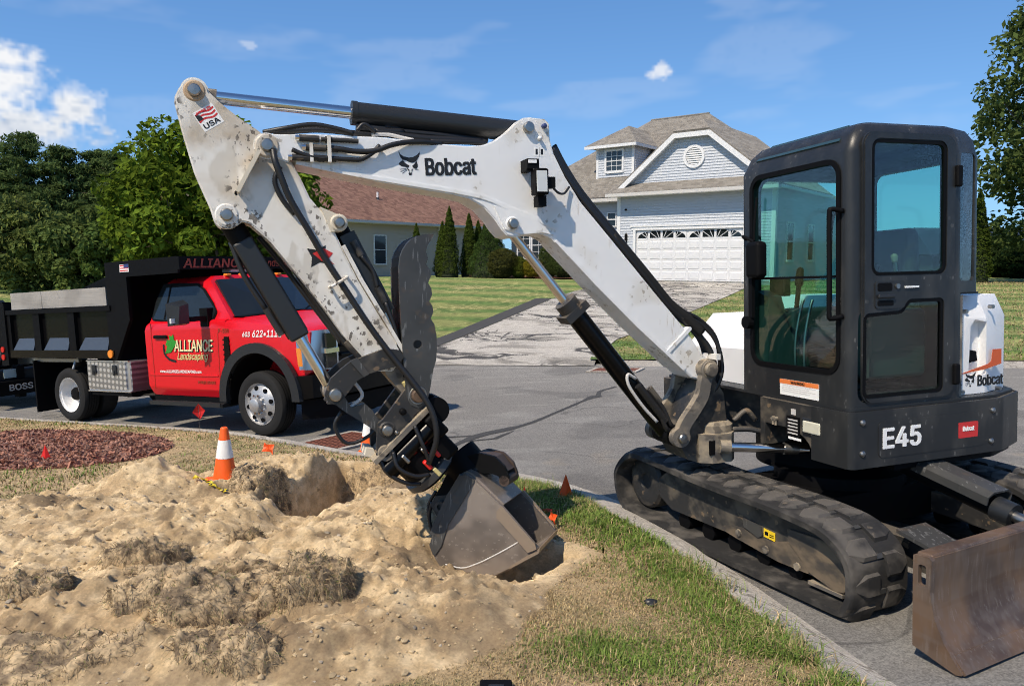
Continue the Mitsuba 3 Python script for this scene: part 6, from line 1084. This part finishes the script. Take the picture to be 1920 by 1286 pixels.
# front deck fittings: data plate, lamp, label
fx_ = .661
sub(fr, box(fx_, fx_+.004, .475, .590, .755, .875), 'm_black', name='data_plate'); sub(fr, [box(fx_+.0045, fx_+.006, .49, .575, z, z+.008) for z in np.linspace(.77, .85, 5)], 'm_gutter', name='data_plate_print', kind='stuff'); sub(fr, box(fx_, fx_+.003, .49, .60, .735, .750), 'm_decal_white', name='label'); sub(fr, box(fx_, fx_+.003, .515, .555, .885, .92), 'm_gutter', name='label'); dlp = sub(fr, rbox(fx_-.01, fx_+.014, .615, .79, .785, .885, .012), 'm_charcoal_plain', name='deck_lamp'); add(dlp+'_lens', rbox(fx_+.005, fx_+.018, .632, .773, .80, .87, .008), 'm_lamp_cream' if mat('m_lamp_cream', (.60, .58, .46), .25, clearcoat=.6) else '', ME)
for x in (.36, .385): sub(fr, [cyl((fx_, x, .84), (fx_+.02, x, .84), .012, 10), cyl((fx_+.01, x, .80), (fx_+.01, x, .84), .007, 8)], 'm_casting', name='grease_fitting', kind='stuff')
# tail cover
E('cab_rear_wall', [box(-.176, -.165, .02, .93, .976, 1.60), box(-.39, -.16, .0, .90, 1.575, 1.588)][0], 'm_black'); E('cab_rear_shelf', box(-.385, -.16, .01, .88, 1.572, 1.584), 'm_charcoal_plain'); E('cab_post', box(-.212, -.185, .86, .925, .977, 1.57), 'm_casting')
tcv = E('tail_cover', boolean_diff(hull(np.vstack([np.column_stack([np.array(plan(-.10, -.96).intersection(shapely.box(-2, -2, -.215, 2)).exterior.coords), np.full(len(plan(-.10, -.96).intersection(shapely.box(-2, -2, -.215, 2)).exterior.coords), z)]) for z in (.978, 1.43)]+[np.column_stack([np.array(plan(-.17, -.88).intersection(shapely.box(-2, -2, -.26, 2)).exterior.coords), np.full(len(plan(-.17, -.88).intersection(shapely.box(-2, -2, -.26, 2)).exterior.coords), 1.56)])])), [hull([(x, y, z) for x, z in ((-.31, 1.07), (-.455, 1.09), (-.455, 1.40), (-.36, 1.42), (-.325, 1.38)) for y in (.83, 1.0)])]), 'm_white', smooth=28)
sub(tcv, hull([(x, y, z) for x, z in ((-.312, 1.16), (-.40, 1.17), (-.39, 1.23), (-.33, 1.24)) for y in (.832, .87)]), 'm_black', name='latch'); sub(tcv, slab(pg([(-.225, 1.098), (-.47, 1.15), (-.495, 1.165), (-.505, 1.235), (-.575, 1.235), (-.575, 1.145), (-.45, 1.12)]), .884, .8875), 'm_stripe', name='stripe')
sub(tcv, fit_text('Bobcat', .205, .062, SF(-.385, 1.024, .885)), 'm_decal_black', name='lettering'); cat_head(.085, SF(-.285, 1.02, .885), tcv+'__emblem')
for x, z in ((-.27, .995), (-.57, .995), (-.29, 1.47), (-.50, 1.49)): sub(tcv, cyl((x, .86, z), (x, .89, z), .012, 12), 'm_steel', name='bolt')
# white cover right of the cab, seen beside the boom foot
E('right_cover', hull([(x, y, z) for x, y, z in ((.50, -.14, .978), (.50, -.90, .978), (-.22, -.14, .978), (-.22, -.92, .978), (.50, -.14, 1.22), (.50, -.86, 1.20), (.28, -.14, 1.46), (.28, -.84, 1.44), (-.22, -.14, 1.46), (-.22, -.84, 1.44))]), 'm_white', smooth=25)
# --- cab
def cabplan(o): return pg([(.63-o, .945-o), (-.15, .945-o), (-.355+o, .90-o), (-.40+o, .84-o), (-.40+o, -.02+o), (.63-o, -.02+o)]).buffer(-.055).buffer(.055, quad_segs=5)
def ringz(o, z, dx=0.0): c = np.array(cabplan(o).exterior.coords); return np.column_stack([c[:, 0]+dx*(c[:, 0] > .3), c[:, 1], np.full(len(c), z)])
outer = hull(np.vstack([ringz(.0, .975), ringz(.005, 2.36), ringz(.022, 2.46, -.03), ringz(.05, 2.515, -.06), ringz(.10, 2.54, -.09)]))
inner = hull(np.vstack([ringz(.05, 1.02), ringz(.055, 2.34), ringz(.075, 2.42, -.03), ringz(.14, 2.475, -.08)]))
def cut_y(poly, y0, y1): return slab(poly, y0, y1)
def cut_x(poly, x0, x1): return slabx(poly, x0, x1)
fw = rrect(.105, .865, 1.16, 2.33, .09); dw_u = rrect(-.035, .490, 1.70, 2.425, .05); dw_l = pg([(-.02, 1.03), (.545, 1.03), (.540, 1.485), (.285, 1.495), (.225, 1.555), (-.02, 1.555)], .03)
rw = rrect(-.25, .50, 1.25, 2.33, .08); bw = rrect(.10, .76, 1.45, 2.36, .06)
quarter = tf(slab(rrect(.02, .175, 1.65, 2.38, .03), -.08, .08), frame([-.15, .945, 0], [-.977, -.214, 0], [-.214, .977, 0], [0, 0, 1]))
hatch = hull([(.60, .10, 2.415), (.60, .84, 2.415), (.46, .14, 2.56), (.46, .80, 2.56), (.52, .10, 2.34), (.52, .84, 2.34)])
cb = E('cab', boolean_diff(outer, [box(-.6, -.178, -.5, 1.2, .8, 1.585), inner, cut_x(fw, .45, .8), cut_y(dw_u.buffer(.03), .80, 1.1), cut_y(dw_l.buffer(.03), .80, 1.1), cut_y(rw, -.2, .12), cut_x(bw, -.55, -.30), quarter]), 'm_charcoal', smooth=35)
door = rrect(-.112, .552, .992, 2.468, .07).difference(dw_u).difference(dw_l); dk = sub(cb, bevel_slab(door, .935, .962, .008), 'm_charcoal', name='door')
def pane(poly, plane, at, key, m='m_cabglass'):
    v2, f2 = trimesh.creation.triangulate_polygon(poly, engine='earcut'); z = np.full(len(v2), at); V = np.column_stack([v2[:, 0], z, v2[:, 1]]) if plane == 'y' else np.column_stack([z, v2[:, 0], v2[:, 1]])
    return add(cb+'__'+key, trimesh.Trimesh(V, f2, process=False), m, ME)
pane(dw_u.buffer(.01), 'y', .948, 'door_glass'); pane(dw_l.buffer(.01), 'y', .9485, 'door_glass'); pane(fw.buffer(.008), 'x', .612, 'front_glass'); pane(rw.buffer(.01), 'y', .005, 'right_glass'); pane(bw.buffer(.01), 'x', -.38, 'rear_glass')
qm = frame([-.15, .945, 0], [-.977, -.214, 0], [-.214, .977, 0], [0, 0, 1]); v2, f2 = trimesh.creation.triangulate_polygon(rrect(.015, .18, 1.645, 2.385, .03), engine='earcut'); add(cb+'__quarter_glass', tf(trimesh.Trimesh(np.column_stack([v2[:, 0], np.full(len(v2), -.012), v2[:, 1]]), f2, process=False), qm), 'm_clearglass', ME)
for w_, y in ((dw_u, .9615), (dw_l, .9615)): add(cb+'__window_seal', slab(w_.buffer(.004).difference(w_.buffer(-.014)), .950, .958), 'm_black', ME)
add(cb+'__window_seal', slabx(fw.buffer(.012).difference(fw.buffer(-.016)), .622, .636), 'm_black', ME); add(cb+'__window_bar', slabx(rrect(.10, .87, 1.69, 1.704, .005), .600, .618), 'm_black', ME)
add(cb+'__roof_hatch', hull([(.60, .115, 2.435), (.60, .83, 2.435), (.50, .15, 2.530), (.50, .80, 2.530), (.59, .115, 2.425), (.59, .83, 2.425), (.49, .15, 2.520), (.49, .80, 2.520)]), 'm_hatch' if mat('m_hatch', (.02, .045, .045), .1, clearcoat=1.0) else '', ME)
# door latch, hinges, handles, wiper, mirror, labels
dh = sub(dk, rrect and slab(rrect(.255, .475, 1.515, 1.665, .02), .9625, .968), 'm_charcoal_plain', name='latch_plate') if False else add(cb+'__latch_plate', slab(rrect(.265, .475, 1.515, 1.665, .02), .9622, .968), 'm_charcoal_plain', ME)
add(cb+'__latch_recess', [slab(rrect(.36, .46, 1.61, 1.655, .012), .968, .9705), slab(rrect(.35, .46, 1.53, 1.56, .01), .968, .9705)], 'm_black', ME); add(cb+'__latch_lever', rbox(.35, .465, .970, .985, 1.572, 1.592, .006), 'm_charcoal_plain', ME); add(cb+'__key_lock', cyl((.325, .967, 1.635), (.325, .978, 1.635), .014, 14), 'm_steel', ME); add(cb+'__key', [box(.17, .27, .967, .972, 1.624, 1.634)], 'm_decal_white', ME)
for z in (1.12, 2.24): add(cb+'__door_hinge', rbox(-.135, -.095, .955, .985, z-.06, z+.06, .01), 'm_black', ME)
add(cb+'__grab_handle', tube([(.63, .895, 2.05), (.69, .875, 2.06), (.70, .87, 2.02), (.70, .87, 1.75), (.70, .87, 1.50), (.69, .875, 1.47), (.63, .895, 1.48)], .014, 8, 5), 'm_black', ME, smooth=True)
add(cb+'__wiper', tube([(.645, .15, 1.75), (.65, .16, 2.0), (.645, .18, 2.2)], .008, 6), 'm_black', ME); add(cb+'__wiper', [box(.636, .66, .11, .145, 1.45, 1.72)], 'm_black', ME)
mr = add(cb+'__mirror', rbox(.64, .675, .12, .255, 1.70, 1.93, .03), 'm_black', ME, smooth=30); add(cb+'__mirror_arm', tube([(.63, .05, 1.95), (.66, .06, 1.97), (.66, .17, 1.93)], .010, 6), 'm_black', ME)
add(cb+'__wiper_motor', [cyl((.64, .10, 1.42), (.68, .10, 1.42), .04, 14)], 'm_black', ME)
wlb = add(cb+'__warning_label', slabx(pg([(.38, .99), (.715, .99), (.715, 1.085), (.38, 1.085)]), .632, .6345), 'm_decal_white', ME); add(cb+'__warning_label', slabx(pg([(.38, 1.058), (.715, 1.058), (.715, 1.085), (.38, 1.085)]), .6346, .636), 'm_decal_orange', ME); add(cb+'__warning_lettering', fit_text('WARNING', .12, .016, frame([.6362, .48, 1.063], [0, 1, 0], [0, 0, 1], [1, 0, 0]), .001), 'm_decal_black', ME); add(cb+'__warning_lettering', [box(.6347, .6355, .40, .69-.05*(i % 2), 1.048-i*.012, 1.052-i*.012) for i in range(4)], 'm_gutter', ME, kind='stuff')
# interior
st_ = E('seat', [rbox(-.05, .34, .22, .68, 1.26, 1.38, .04)], 'm_seat', smooth=30); sub(st_, hull(np.vstack([rbox(-.16, -.04, .20, .70, 1.36, 1.72, .05).vertices, rbox(-.22, -.12, .27, .63, 1.85, 1.98, .045).vertices])), 'm_seat', name='backrest', smooth=30); sub(st_, [rbox(-.04, .30, .24, .66, z, z+.035, .012) for z in (1.07, 1.115, 1.16, 1.205)], 'm_black', name='suspension', kind='stuff'); sub(st_, rbox(-.02, .32, .23, .67, 1.02, 1.06, .015), 'm_charcoal_plain', name='base')
for y in (.13, .77):
    c_ = E('console', rbox(-.05, .38, y-.06, y+.06, 1.10, 1.50, .03), 'm_teal_dark', smooth=30); sub(c_, [cyl((.30, y, 1.50), (.28, y, 1.66), .016, 10)], 'm_black', name='joystick'); sub(c_, capsule_hull([((.28, y, 1.66), .028), ((.27, y, 1.74), .024)]), 'm_black', name='joystick_grip', smooth=True)
E('blade_lever', cyl((.12, .80, 1.50), (.17, .80, 1.78), .010, 8), 'm_steel'); E('blade_lever_knob', capsule_hull([((.17, .80, 1.78), .017), ((.172, .80, 1.80), .019)], 2), 'm_lever_knob' if mat('m_lever_knob', (.30, .25, .17), .5) else '', smooth=True)
E('grab_bar', tube([(.02, .12, 1.50), (.02, .12, 1.9), (.0, .12, 2.08), (-.06, .12, 2.14), (-.2, .12, 2.15)], .014, 8), 'm_black', smooth=True)
for y in (.36, .44): E('travel_lever', tube([(.50, y, 1.04), (.50, y, 1.30), (.46, y, 1.50), (.44, y, 1.56)], .010, 7), 'm_steel', smooth=True)
E('footrest', hull([(.58, .30, 1.03), (.58, .62, 1.03), (.42, .30, 1.03), (.42, .62, 1.03), (.58, .30, 1.16), (.58, .62, 1.16)]), 'm_charcoal_plain'); E('display', rbox(.40, .46, .06, .20, 1.58, 1.70, .01), 'm_black'); E('front_console', hull([(x, y, z) for x, y, z in ((.58, .04, 1.03), (.30, .04, 1.03), (.58, .20, 1.03), (.30, .2, 1.03), (.56, .04, 1.62), (.44, .04, 1.62), (.56, .18, 1.58), (.46, .18, 1.58))]), 'm_teal_dark')
# --- undercarriage (local: x along the track towards the blade, y away from the lawn, z up)
DUv = np.array([.415, -.909, .0398]); DUv /= np.linalg.norm(DUv); NUv = np.cross(ZE, DUv); MU = frame([1.646, 3.66, 0], DUv, -NUv, np.cross(DUv, NUv))   # y towards the lawn: track is at y <= 0
def UC(part, mesh, m, **k): return add(ex+'__'+part, mesh, m, MU, **k)
xr, xf, zr_, zf_ = -.175, -1.88, .255, .295
TRK = [(-.018, .006), (.034, .046), (.070, .122), (.077, .21), (.070, .294), (.031, .367), (-.047, .427), (-.13, .463), (-.250, .484), (-.55, .503), (-.928, .508), (-1.30, .520), (-1.60, .538), (-1.846, .545), (-1.95, .520), (-2.015, .485), (-2.105, .405), (-2.146, .325), (-2.140, .24), (-2.120, .170), (-2.06, .085), (-1.95, .046), (-1.78, .026), (-1.35, .006), (-.70, .0), (-.30, .0)]
def track_path():
    c = np.array(TRK); p = np.vstack([c[-3:], c, c[:3]]); p = spline(np.column_stack([p, p[:, 0]*0]), 6)[12:-13, :2]; ring = Polygon(p).buffer(-.050, join_style=1, quad_segs=8).exterior.segmentize(.07)
    q = np.array(ring.coords)[:-1]; a = q-np.roll(q, 1, 0); q = q if Polygon(q).exterior.is_ccw else q[::-1]
    return q
def offset_loop(p, o):
    t = np.roll(p, -1, 0)-np.roll(p, 1, 0); t /= np.linalg.norm(t, axis=1, keepdims=True); return p+np.stack([t[:, 1], -t[:, 0]], 1)*o
def belt(y0, y1):
    p = track_path(); n = len(p); prof = [(-.012, y0), (.020, y0+.0), (.036, y0+.018), (.034, (y0+y1)/2), (.036, y1-.018), (.020, y1), (-.012, y1)]
    v = np.stack([np.column_stack([offset_loop(p, o)[:, 0], np.full(n, y), offset_loop(p, o)[:, 1]]) for o, y in prof], 1); m = len(prof); i, j = np.meshgrid(np.arange(n), np.arange(m), indexing='ij'); a = i*m+j; b_ = ((i+1) % n)*m+j; c = ((i+1) % n)*m+(j+1) % m; d_ = i*m+(j+1) % m
    return trimesh.Trimesh(v.reshape(-1, 3), np.vstack([np.stack([a, b_, c], -1).reshape(-1, 3), np.stack([a, c, d_], -1).reshape(-1, 3)]), process=False)
def track(y0, y1, near):
    tk_ = numbered(ex+'__track'); add(tk_, belt(y0, y1), 'm_track', MU, smooth=45, exact=True)
    p = np.vstack([track_path(), track_path()[:1]]); ls = LineString(p); N = 31
    for k in range(N):
        for half in (0, 1):
            s = ((k+.5*half)/N % 1)*ls.length; q = np.array(ls.interpolate(s).coords[0]); q2 = np.array(ls.interpolate((s+.01) % ls.length).coords[0]); t = (q2-q)/np.linalg.norm(q2-q); n = np.array([t[1], -t[0]])
            ym = (y0+y1)/2; ya, yb = (y0+.006, ym-.028) if half == 0 else (ym+.028, y1-.006); l, h_, tp = .062, .050, .026
            def V3(a, y, o): w = q+t*a+n*o; return (w[0], y, w[1])
            out = ya if half == 0 else yb; inn_ = yb if half == 0 else ya
            L = hull([V3(-l, inn_, .03), V3(l, inn_, .03), V3(-l*.80, inn_, h_), V3(l*.80, inn_, h_), V3(-l*.30, out, .02), V3(l*.30, out, .02), V3(-l*.22, out+(.012 if half == 0 else -.012), h_-.014), V3(l*.22, out+(.012 if half == 0 else -.012), h_-.014), V3(-l, (out*.55+inn_*.45), .03), V3(l, (out*.55+inn_*.45), .03), V3(-l*.80, (out*.5+inn_*.5), h_), V3(l*.80, (out*.5+inn_*.5), h_)])
            add(tk_+'__lug', L, 'm_track', MU)
        if near:
            s = ((k+.25)/N % 1)*ls.length; q = np.array(ls.interpolate(s).coords[0]); q2 = np.array(ls.interpolate((s+.01) % ls.length).coords[0]); t = (q2-q)/np.linalg.norm(q2-q); n = np.array([t[1], -t[0]]); w = q+n*.036
            add(tk_+'__core_bar', hull([(w[0]+t[0]*a+n[0]*o, (y0+y1)/2+b, w[1]+t[1]*a+n[1]*o) for a in (-.012, .012) for b in (-.022, .022) for o in (-.004, .008)]), 'm_worn_plate', MU)
    return tk_
track(-.40, 0, True); track(-1.96, -1.56, False)
def tframe(y0, y1, near):
    s = 1
    tf_ = numbered(ex+'__track_frame'); body = pg([(-.50, .415), (-1.60, .42), (-1.69, .36), (-1.69, .24), (-1.55, .175), (-.90, .175), (-.55, .145), (-.20, .125), (-.12, .16), (-.12, .30), (-.25, .40)], .02)
    add(tf_, slab(body, y0, y1), 'm_dusty_steel', MU, exact=True)
    if near:
        add(tf_+'__motor_cover', slab(pg([(-.47, .345), (-.20, .352), (-.075, .29), (-.035, .215), (-.075, .118), (-.14, .105), (-.30, .145), (-.455, .27)], .01), y1-.01, y1+.012), 'm_frame_mud', MU)
        add(tf_+'__cover_lip', box(-.31, -.08, y1-.02, y1+.02, .088, .106), 'm_casting', MU)
        for x, z in ((-.87, .205), (-.64, .172), (-.40, .150)): add(tf_+'__roller_bolt', lathe([(.024, 0), (.022, .016), (.0, .018)], (x, y1-.002, z), (0, 1, 0), 10), 'm_casting', MU)
        add(tf_+'__side_plate', slab(pg([(-1.04, .185), (-1.0, .215), (-.93, .235), (-.84, .245), (-.72, .225), (-.58, .235), (-.47, .27), (-.30, .135), (-.55, .130), (-.90, .165)], .01), y1-.005, y1+.004), 'm_frame_mud', MU); add(tf_+'__inspection_plate', slab(pg([(-.83, .312), (-.68, .300), (-.665, .245), (-.70, .225), (-.82, .258)], .008), y1+.006, y1+.012), 'm_worn_plate', MU)
        yl = add(tf_+'__warning_label', slab(pg([(-.655, .292), (-.575, .285), (-.575, .228), (-.655, .236)]), y1+.0065, y1+.008), 'm_decal_yellow', MU) if False else add(tf_+'__warning_label', slab(pg([(-.655, .296), (-.565, .290), (-.565, .240), (-.655, .246)]), y1+.0065, y1+.008), 'm_decal_yellow', MU)
        add(tf_+'__label_mark', [box(-.645, -.62, y1+.0082, y1+.009, .258, .280), box(-.61, -.575, y1+.0082, y1+.009, .255, .260), box(-.61, -.575, y1+.0082, y1+.009, .266, .271)], 'm_black', MU, kind='stuff')
    add(tf_+'__idler', lathe([(.0, -.0), (.05, .0), (.06, .02), (.13, .03), (.175, .02), (.192, .0), (.192, -.10), (.175, -.12), (.0, -.12)], (xf, y1-.03, zf_), (0, 1, 0), 32), 'm_dusty_steel', MU, smooth=30); add(tf_+'__sprocket', lathe([(.0, .0), (.15, .0), (.19, -.02), (.19, -.08), (.0, -.1)], (xr, y1-.08, zr_), (0, 1, 0), 32), 'm_black', MU, smooth=30)
    for x in (-.45, -.7, -.95, -1.2, -1.45): add(tf_+'__roller', cyl((x, y0+.02, .115), (x, y1-.03,   .115), .06, 18), 'm_black', MU, smooth=30)
tframe(-.31, -.105, True); tframe(-1.87, -1.64, False)
UC('centre_frame', [box(-1.25, -.55, -1.64, -.31, .22, .43), cyl((-.93, -.98, .40), (-.93, -.98, .50), .40, 36)], 'm_black')
# dozer blade, arms, lift cylinder
MB2 = MU@frame([.44, 0, 0], [math.cos(.052), -math.sin(.052), 0], [math.sin(.052), math.cos(.052), 0], [0, 0, 1])@frame([-.44, 0, 0], [1, 0, 0], [0, 1, 0], [0, 0, 1])
mold = LineString(spline([(.47, .492), (.468, .42), (.462, .34), (.468, .25), (.50, .16), (.56, .08), (.62, .035)], 4)).buffer(.012, cap_style=2)
bl = add(ex+'__dozer_blade', slab(mold, -1.93, -.012), 'm_rust', MB2); ep = pg([(.40, .490), (.475, .498), (.488, .485), (.482, .34), (.50, .24), (.545, .14), (.632, .032), (.60, .022), (.40, .075)], .004, [rrect(.425, .462, .36, .455, .012)])
for y0, y1 in ((-.012, .012), (-1.955, -1.93)): add(bl+'__end_plate', slab(ep, y0, y1), 'm_rust', MB2)
add(bl+'__top_rail', rbox(.40, .475, -1.93, -.013, .470, .502, .010), 'm_rust', MB2); add(bl+'__cutting_edge', slab(pg([(.60, .060), (.565, .085), (.58, .095), (.640, .036), (.630, .026)]), -1.94, -.0), 'm_rust', MB2); add(bl+'__back_beam', box(.36, .44, -1.7, -.25, .16, .34), 'm_dusty_steel', MB2)
for y in (-.55, -1.42): UC('blade_arm', hull([(.40, y-.06, .18), (.40, y+.06, .18), (.40, y-.06, .34), (.40, y+.06, .34), (-.70, y-.05, .24), (-.70, y+.05, .24), (-.70, y-.05, .36), (-.70, y+.05, .36)]), 'm_dusty_steel')
UC('blade_step', [hull([(-.02, -.62, .42), (.36, -.55, .36), (.36, -.36, .36), (-.02, -.40, .42), (-.02, -.62, .40), (.36, -.55, .34), (.36, -.36, .34), (-.02, -.40, .40)])], 'm_worn_plate')
p0, p1 = np.array([-.42, -.98, .60]), np.array([.40, -.98, .42]); lc = UC('blade_cylinder', cyl(p0, p0+(p1-p0)*.72, .055, 24), 'm_black', smooth=30); add(lc+'__rod', cyl(p0+(p1-p0)*.72, p1, .03, 18), 'm_steel', MU, smooth=30); add(lc+'__collar', cyl(p0+(p1-p0)*.66, p0+(p1-p0)*.78, .066, 24), 'm_charcoal_plain', MU, smooth=30); d = (p1-p0)/np.linalg.norm(p1-p0); up2 = np.cross(d, [0, 1, 0]); up2 = up2 if up2[2] > 0 else -up2
add(lc+'__cover', tf(slabx([(-.10, .03), (-.10, .075), (-.06, .10), (.06, .10), (.10, .075), (.10, .03), (.09, .03), (.09, .07), (.055, .09), (-.055, .09), (-.09, .07), (-.09, .03)], .10, .56), frame(p0, d, [0, 1, 0], up2)), 'm_worn_plate', MU)
# ---------------------------------------------------------------- traffic cones, marker flags and other small things
def traffic_cone(x, y, h, label, tilt=(0, 0), z=None, seed=0):
    t = thing('traffic_cone', label, 'traffic cone', None); z = float(ground_z(np.array([x]), np.array([y]))[0]) if z is None else z
    c, s = math.cos(.5+seed), math.sin(.5+seed); Z = np.array([tilt[0], tilt[1], 1.]); Z /= np.linalg.norm(Z); X = np.array([c, s, 0]); X -= Z*(X@Z); X /= np.linalg.norm(X); M = frame([x, y, z], X, np.cross(Z, X), Z); k = h/.457
    add(t+'__base', rbox(-.135*k, .135*k, -.135*k, .135*k, 0, .028*k, .012*k), 'm_orange', M)
    R = lambda q: (.098*(1-q)+.028*q)*k
    def ring(a, b, o): return lathe([(R(a)+o, a*h), (R(b)+o, b*h)], (0, 0, 0), (0, 0, 1), 36)
    add(t+'__body', lathe([(.112*k, .026*k), (R(.10), .10*h), (R(.98), .98*h), (R(1)-.006*k, h), (.014*k, h), (.012*k, .95*h)], (0, 0, 0), (0, 0, 1), 36), 'm_orange', M, smooth=30)
    add(t+'__reflective_collar', ring(.46, .78, .0025*k), 'm_collar' if 'm_collar' in scene or mat('m_collar', (.80, .79, .76), .35) else '', M, smooth=30); return t
traffic_cone(-2.34, 6.12, .46, 'orange traffic cone with white collar standing on the sand heap', (.02, .0))
traffic_cone(-1.53, 8.05, .46, 'orange traffic cone by the storm drain, half hidden behind the coupler', z=float(road_z(-1.53, 8.05))+.012, seed=1)
def marker_flag(x, y, zt, size, col, label, kind, ang=0., lean=(0, 0), zb=None):
    t = thing('marker_flag', label, 'marker flag', None); zb = float(ground_z(np.array([x]), np.array([y]))[0]) if zb is None else zb; h = zt
    r = np.random.default_rng(int(abs(x*1000+y*77)) % 10000); tip = np.array([x+lean[0]*h, y+lean[1]*h, zb+h]); add(t+'__wire', tube([(x, y, zb-.05), ((x+tip[0])/2+.004, (y+tip[1])/2, zb+h*.5), tuple(tip)], .0022, 5), 'm_steel')
    c, s = math.cos(ang), math.sin(ang); u = np.array([c, s, 0]); w = np.array([-s, c, 0]); up = np.array([0, 0, 1.])
    if kind == 'pyramid':   # folded like a little tent
        v = np.array([tip+up*.01, tip-up*size+u*size*.34, tip-up*size*.96-u*size*.34, tip-up*size*1.02+w*size*.22, tip-up*size*.9-w*size*.12])
        f = np.array([[0, 1, 3], [0, 3, 2], [0, 2, 4], [0, 4, 1]])
    elif kind == 'diamond':
        v = np.array([tip+up*size*.05, tip-up*size*.45+u*size*.42+w*.01, tip-up*size*1.0+u*size*.1, tip-up*size*.5-u*size*.38-w*.015, tip-up*size*.5+w*.02]); f = np.array([[0, 1, 4], [1, 2, 4], [2, 3, 4], [3, 0, 4]])
    else:
        g = np.linspace(0, 1, 6); v = np.array([[*(tip+u*size*a*1.2-up*(size*(.25+.75*b)*(1-.2*a)+.10*size*a*a)+w*size*(.22*math.sin(a*4.5+b*2)+.12*a))] for a in g for b in (0, .5, 1)]); f = []
        for i in range(5):
            for j in range(2): a0 = i*3+j; f += [[a0, a0+3, a0+4], [a0, a0+4, a0+1]]
        f = np.array(f)
    v2 = np.vstack([v, v+np.array([.0, .0015, .0])]); add(t+'__flag', trimesh.Trimesh(np.vstack([v2]), np.vstack([f, f[:, ::-1]+len(v)]), process=False), col, smooth=False)
marker_flag(-4.72, 7.62, .165, .155, 'm_flag_red', 'folded red marker flag at the edge of the red mulch bed', 'pyramid', .3, zb=float(lawn_z(-4.72, 7.62))+.01)
marker_flag(-2.42, 7.62, .17, .14, 'm_flag_orange', 'orange marker flag leaning on the lawn behind the sand heap', 'cloth', 2.6, (.12, 0))
marker_flag(-3.90, 9.42, .36, .19, 'm_flag_red', 'red marker flag on a wire in front of the running board', 'diamond', .4, zb=float(lawn_z(-3.9, 9.42)))
marker_flag(.41, 5.72, .20, .185, 'm_flag_orange', 'tall orange folded flag on the grass nearest the track', 'pyramid', .2)
marker_flag(-.19, 6.62, .15, .13, 'm_flag_orange', 'small orange flag by the pale kerb behind the bucket', 'pyramid', .8)
marker_flag(.09, 5.42, .17, .10, 'm_flag_red', 'thin red flag standing in the grass right of the bucket', 'pyramid', .9)
marker_flag(.20, 5.30, .06, .12, 'm_flag_red', 'red flag fallen flat on the grass right of the bucket', 'cloth', .2)
marker_flag(.30, 4.93, .13, .11, 'm_flag_orange', 'crumpled orange flag low in the grass right of the bucket tip', 'cloth', 1.9)
# caution tape crumpled on the heap
r = np.random.default_rng(12); pts = [(-2.52, 5.95), (-2.42, 5.85), (-2.35, 5.82), (-2.28, 5.72), (-2.22, 5.70), (-2.14, 5.62)]; q = spline([(a, b, float(heap_z(np.array([a]), np.array([b]))[0][0])+.02+.02*(i % 2)) for i, (a, b) in enumerate(pts)], 6); w = np.stack([np.sin(np.arange(len(q))*.9), np.cos(np.arange(len(q))*.9)*.6, .5*np.cos(np.arange(len(q))*1.3)], 1); w /= np.linalg.norm(w, axis=1, keepdims=True); v = np.stack([q-w*.022, q+w*.022], 1).reshape(-1, 3); i = np.arange(len(q)-1)[:, None]*2
add('caution_tape', trimesh.Trimesh(v, np.vstack([i+[0, 1, 3], i+[0, 3, 2]]), process=False), 'm_tape' if mat('m_tape', P(lambda p, n, uv: mix((.70, .55, .03), (.03, .03, .02), smoothstep(.55, .6, noise(p.x*30, p.y*30, p.z*30)))), .4) else '', label='crumpled yellow caution tape lying on the sand below the cone', cat_='caution tape')
# black plastic lid in the grass at the bottom edge, dark stone by the kerb
z = float(lawn_z(-.06, 2.86)); t = thing('valve_lid', 'black square plastic lid in the dry grass at the bottom edge', 'lid'); add(t+'__lid', rbox(-.125, .0, 2.72, 2.84, z-.02, z+.035, .008), 'm_black'); add(t+'__grip', rbox(-.09, -.03, 2.77, 2.79, z+.035, z+.042, .003), 'm_charcoal_plain')
m = trimesh.creation.icosphere(3, 1.0); V = np.array(m.vertices)*(1+.5*(meshkit.noise(np.array(m.vertices)*1.5)[:, None]-.5))*[.035, .03, .018]; add('dark_stone', trimesh.Trimesh(V+[.70, 3.70, float(lawn_z(.70, 3.70))+.012], m.faces, process=False), 'm_charcoal_plain', smooth=True, label='small dark stone in the dry grass between bucket and kerb', cat_='stone')
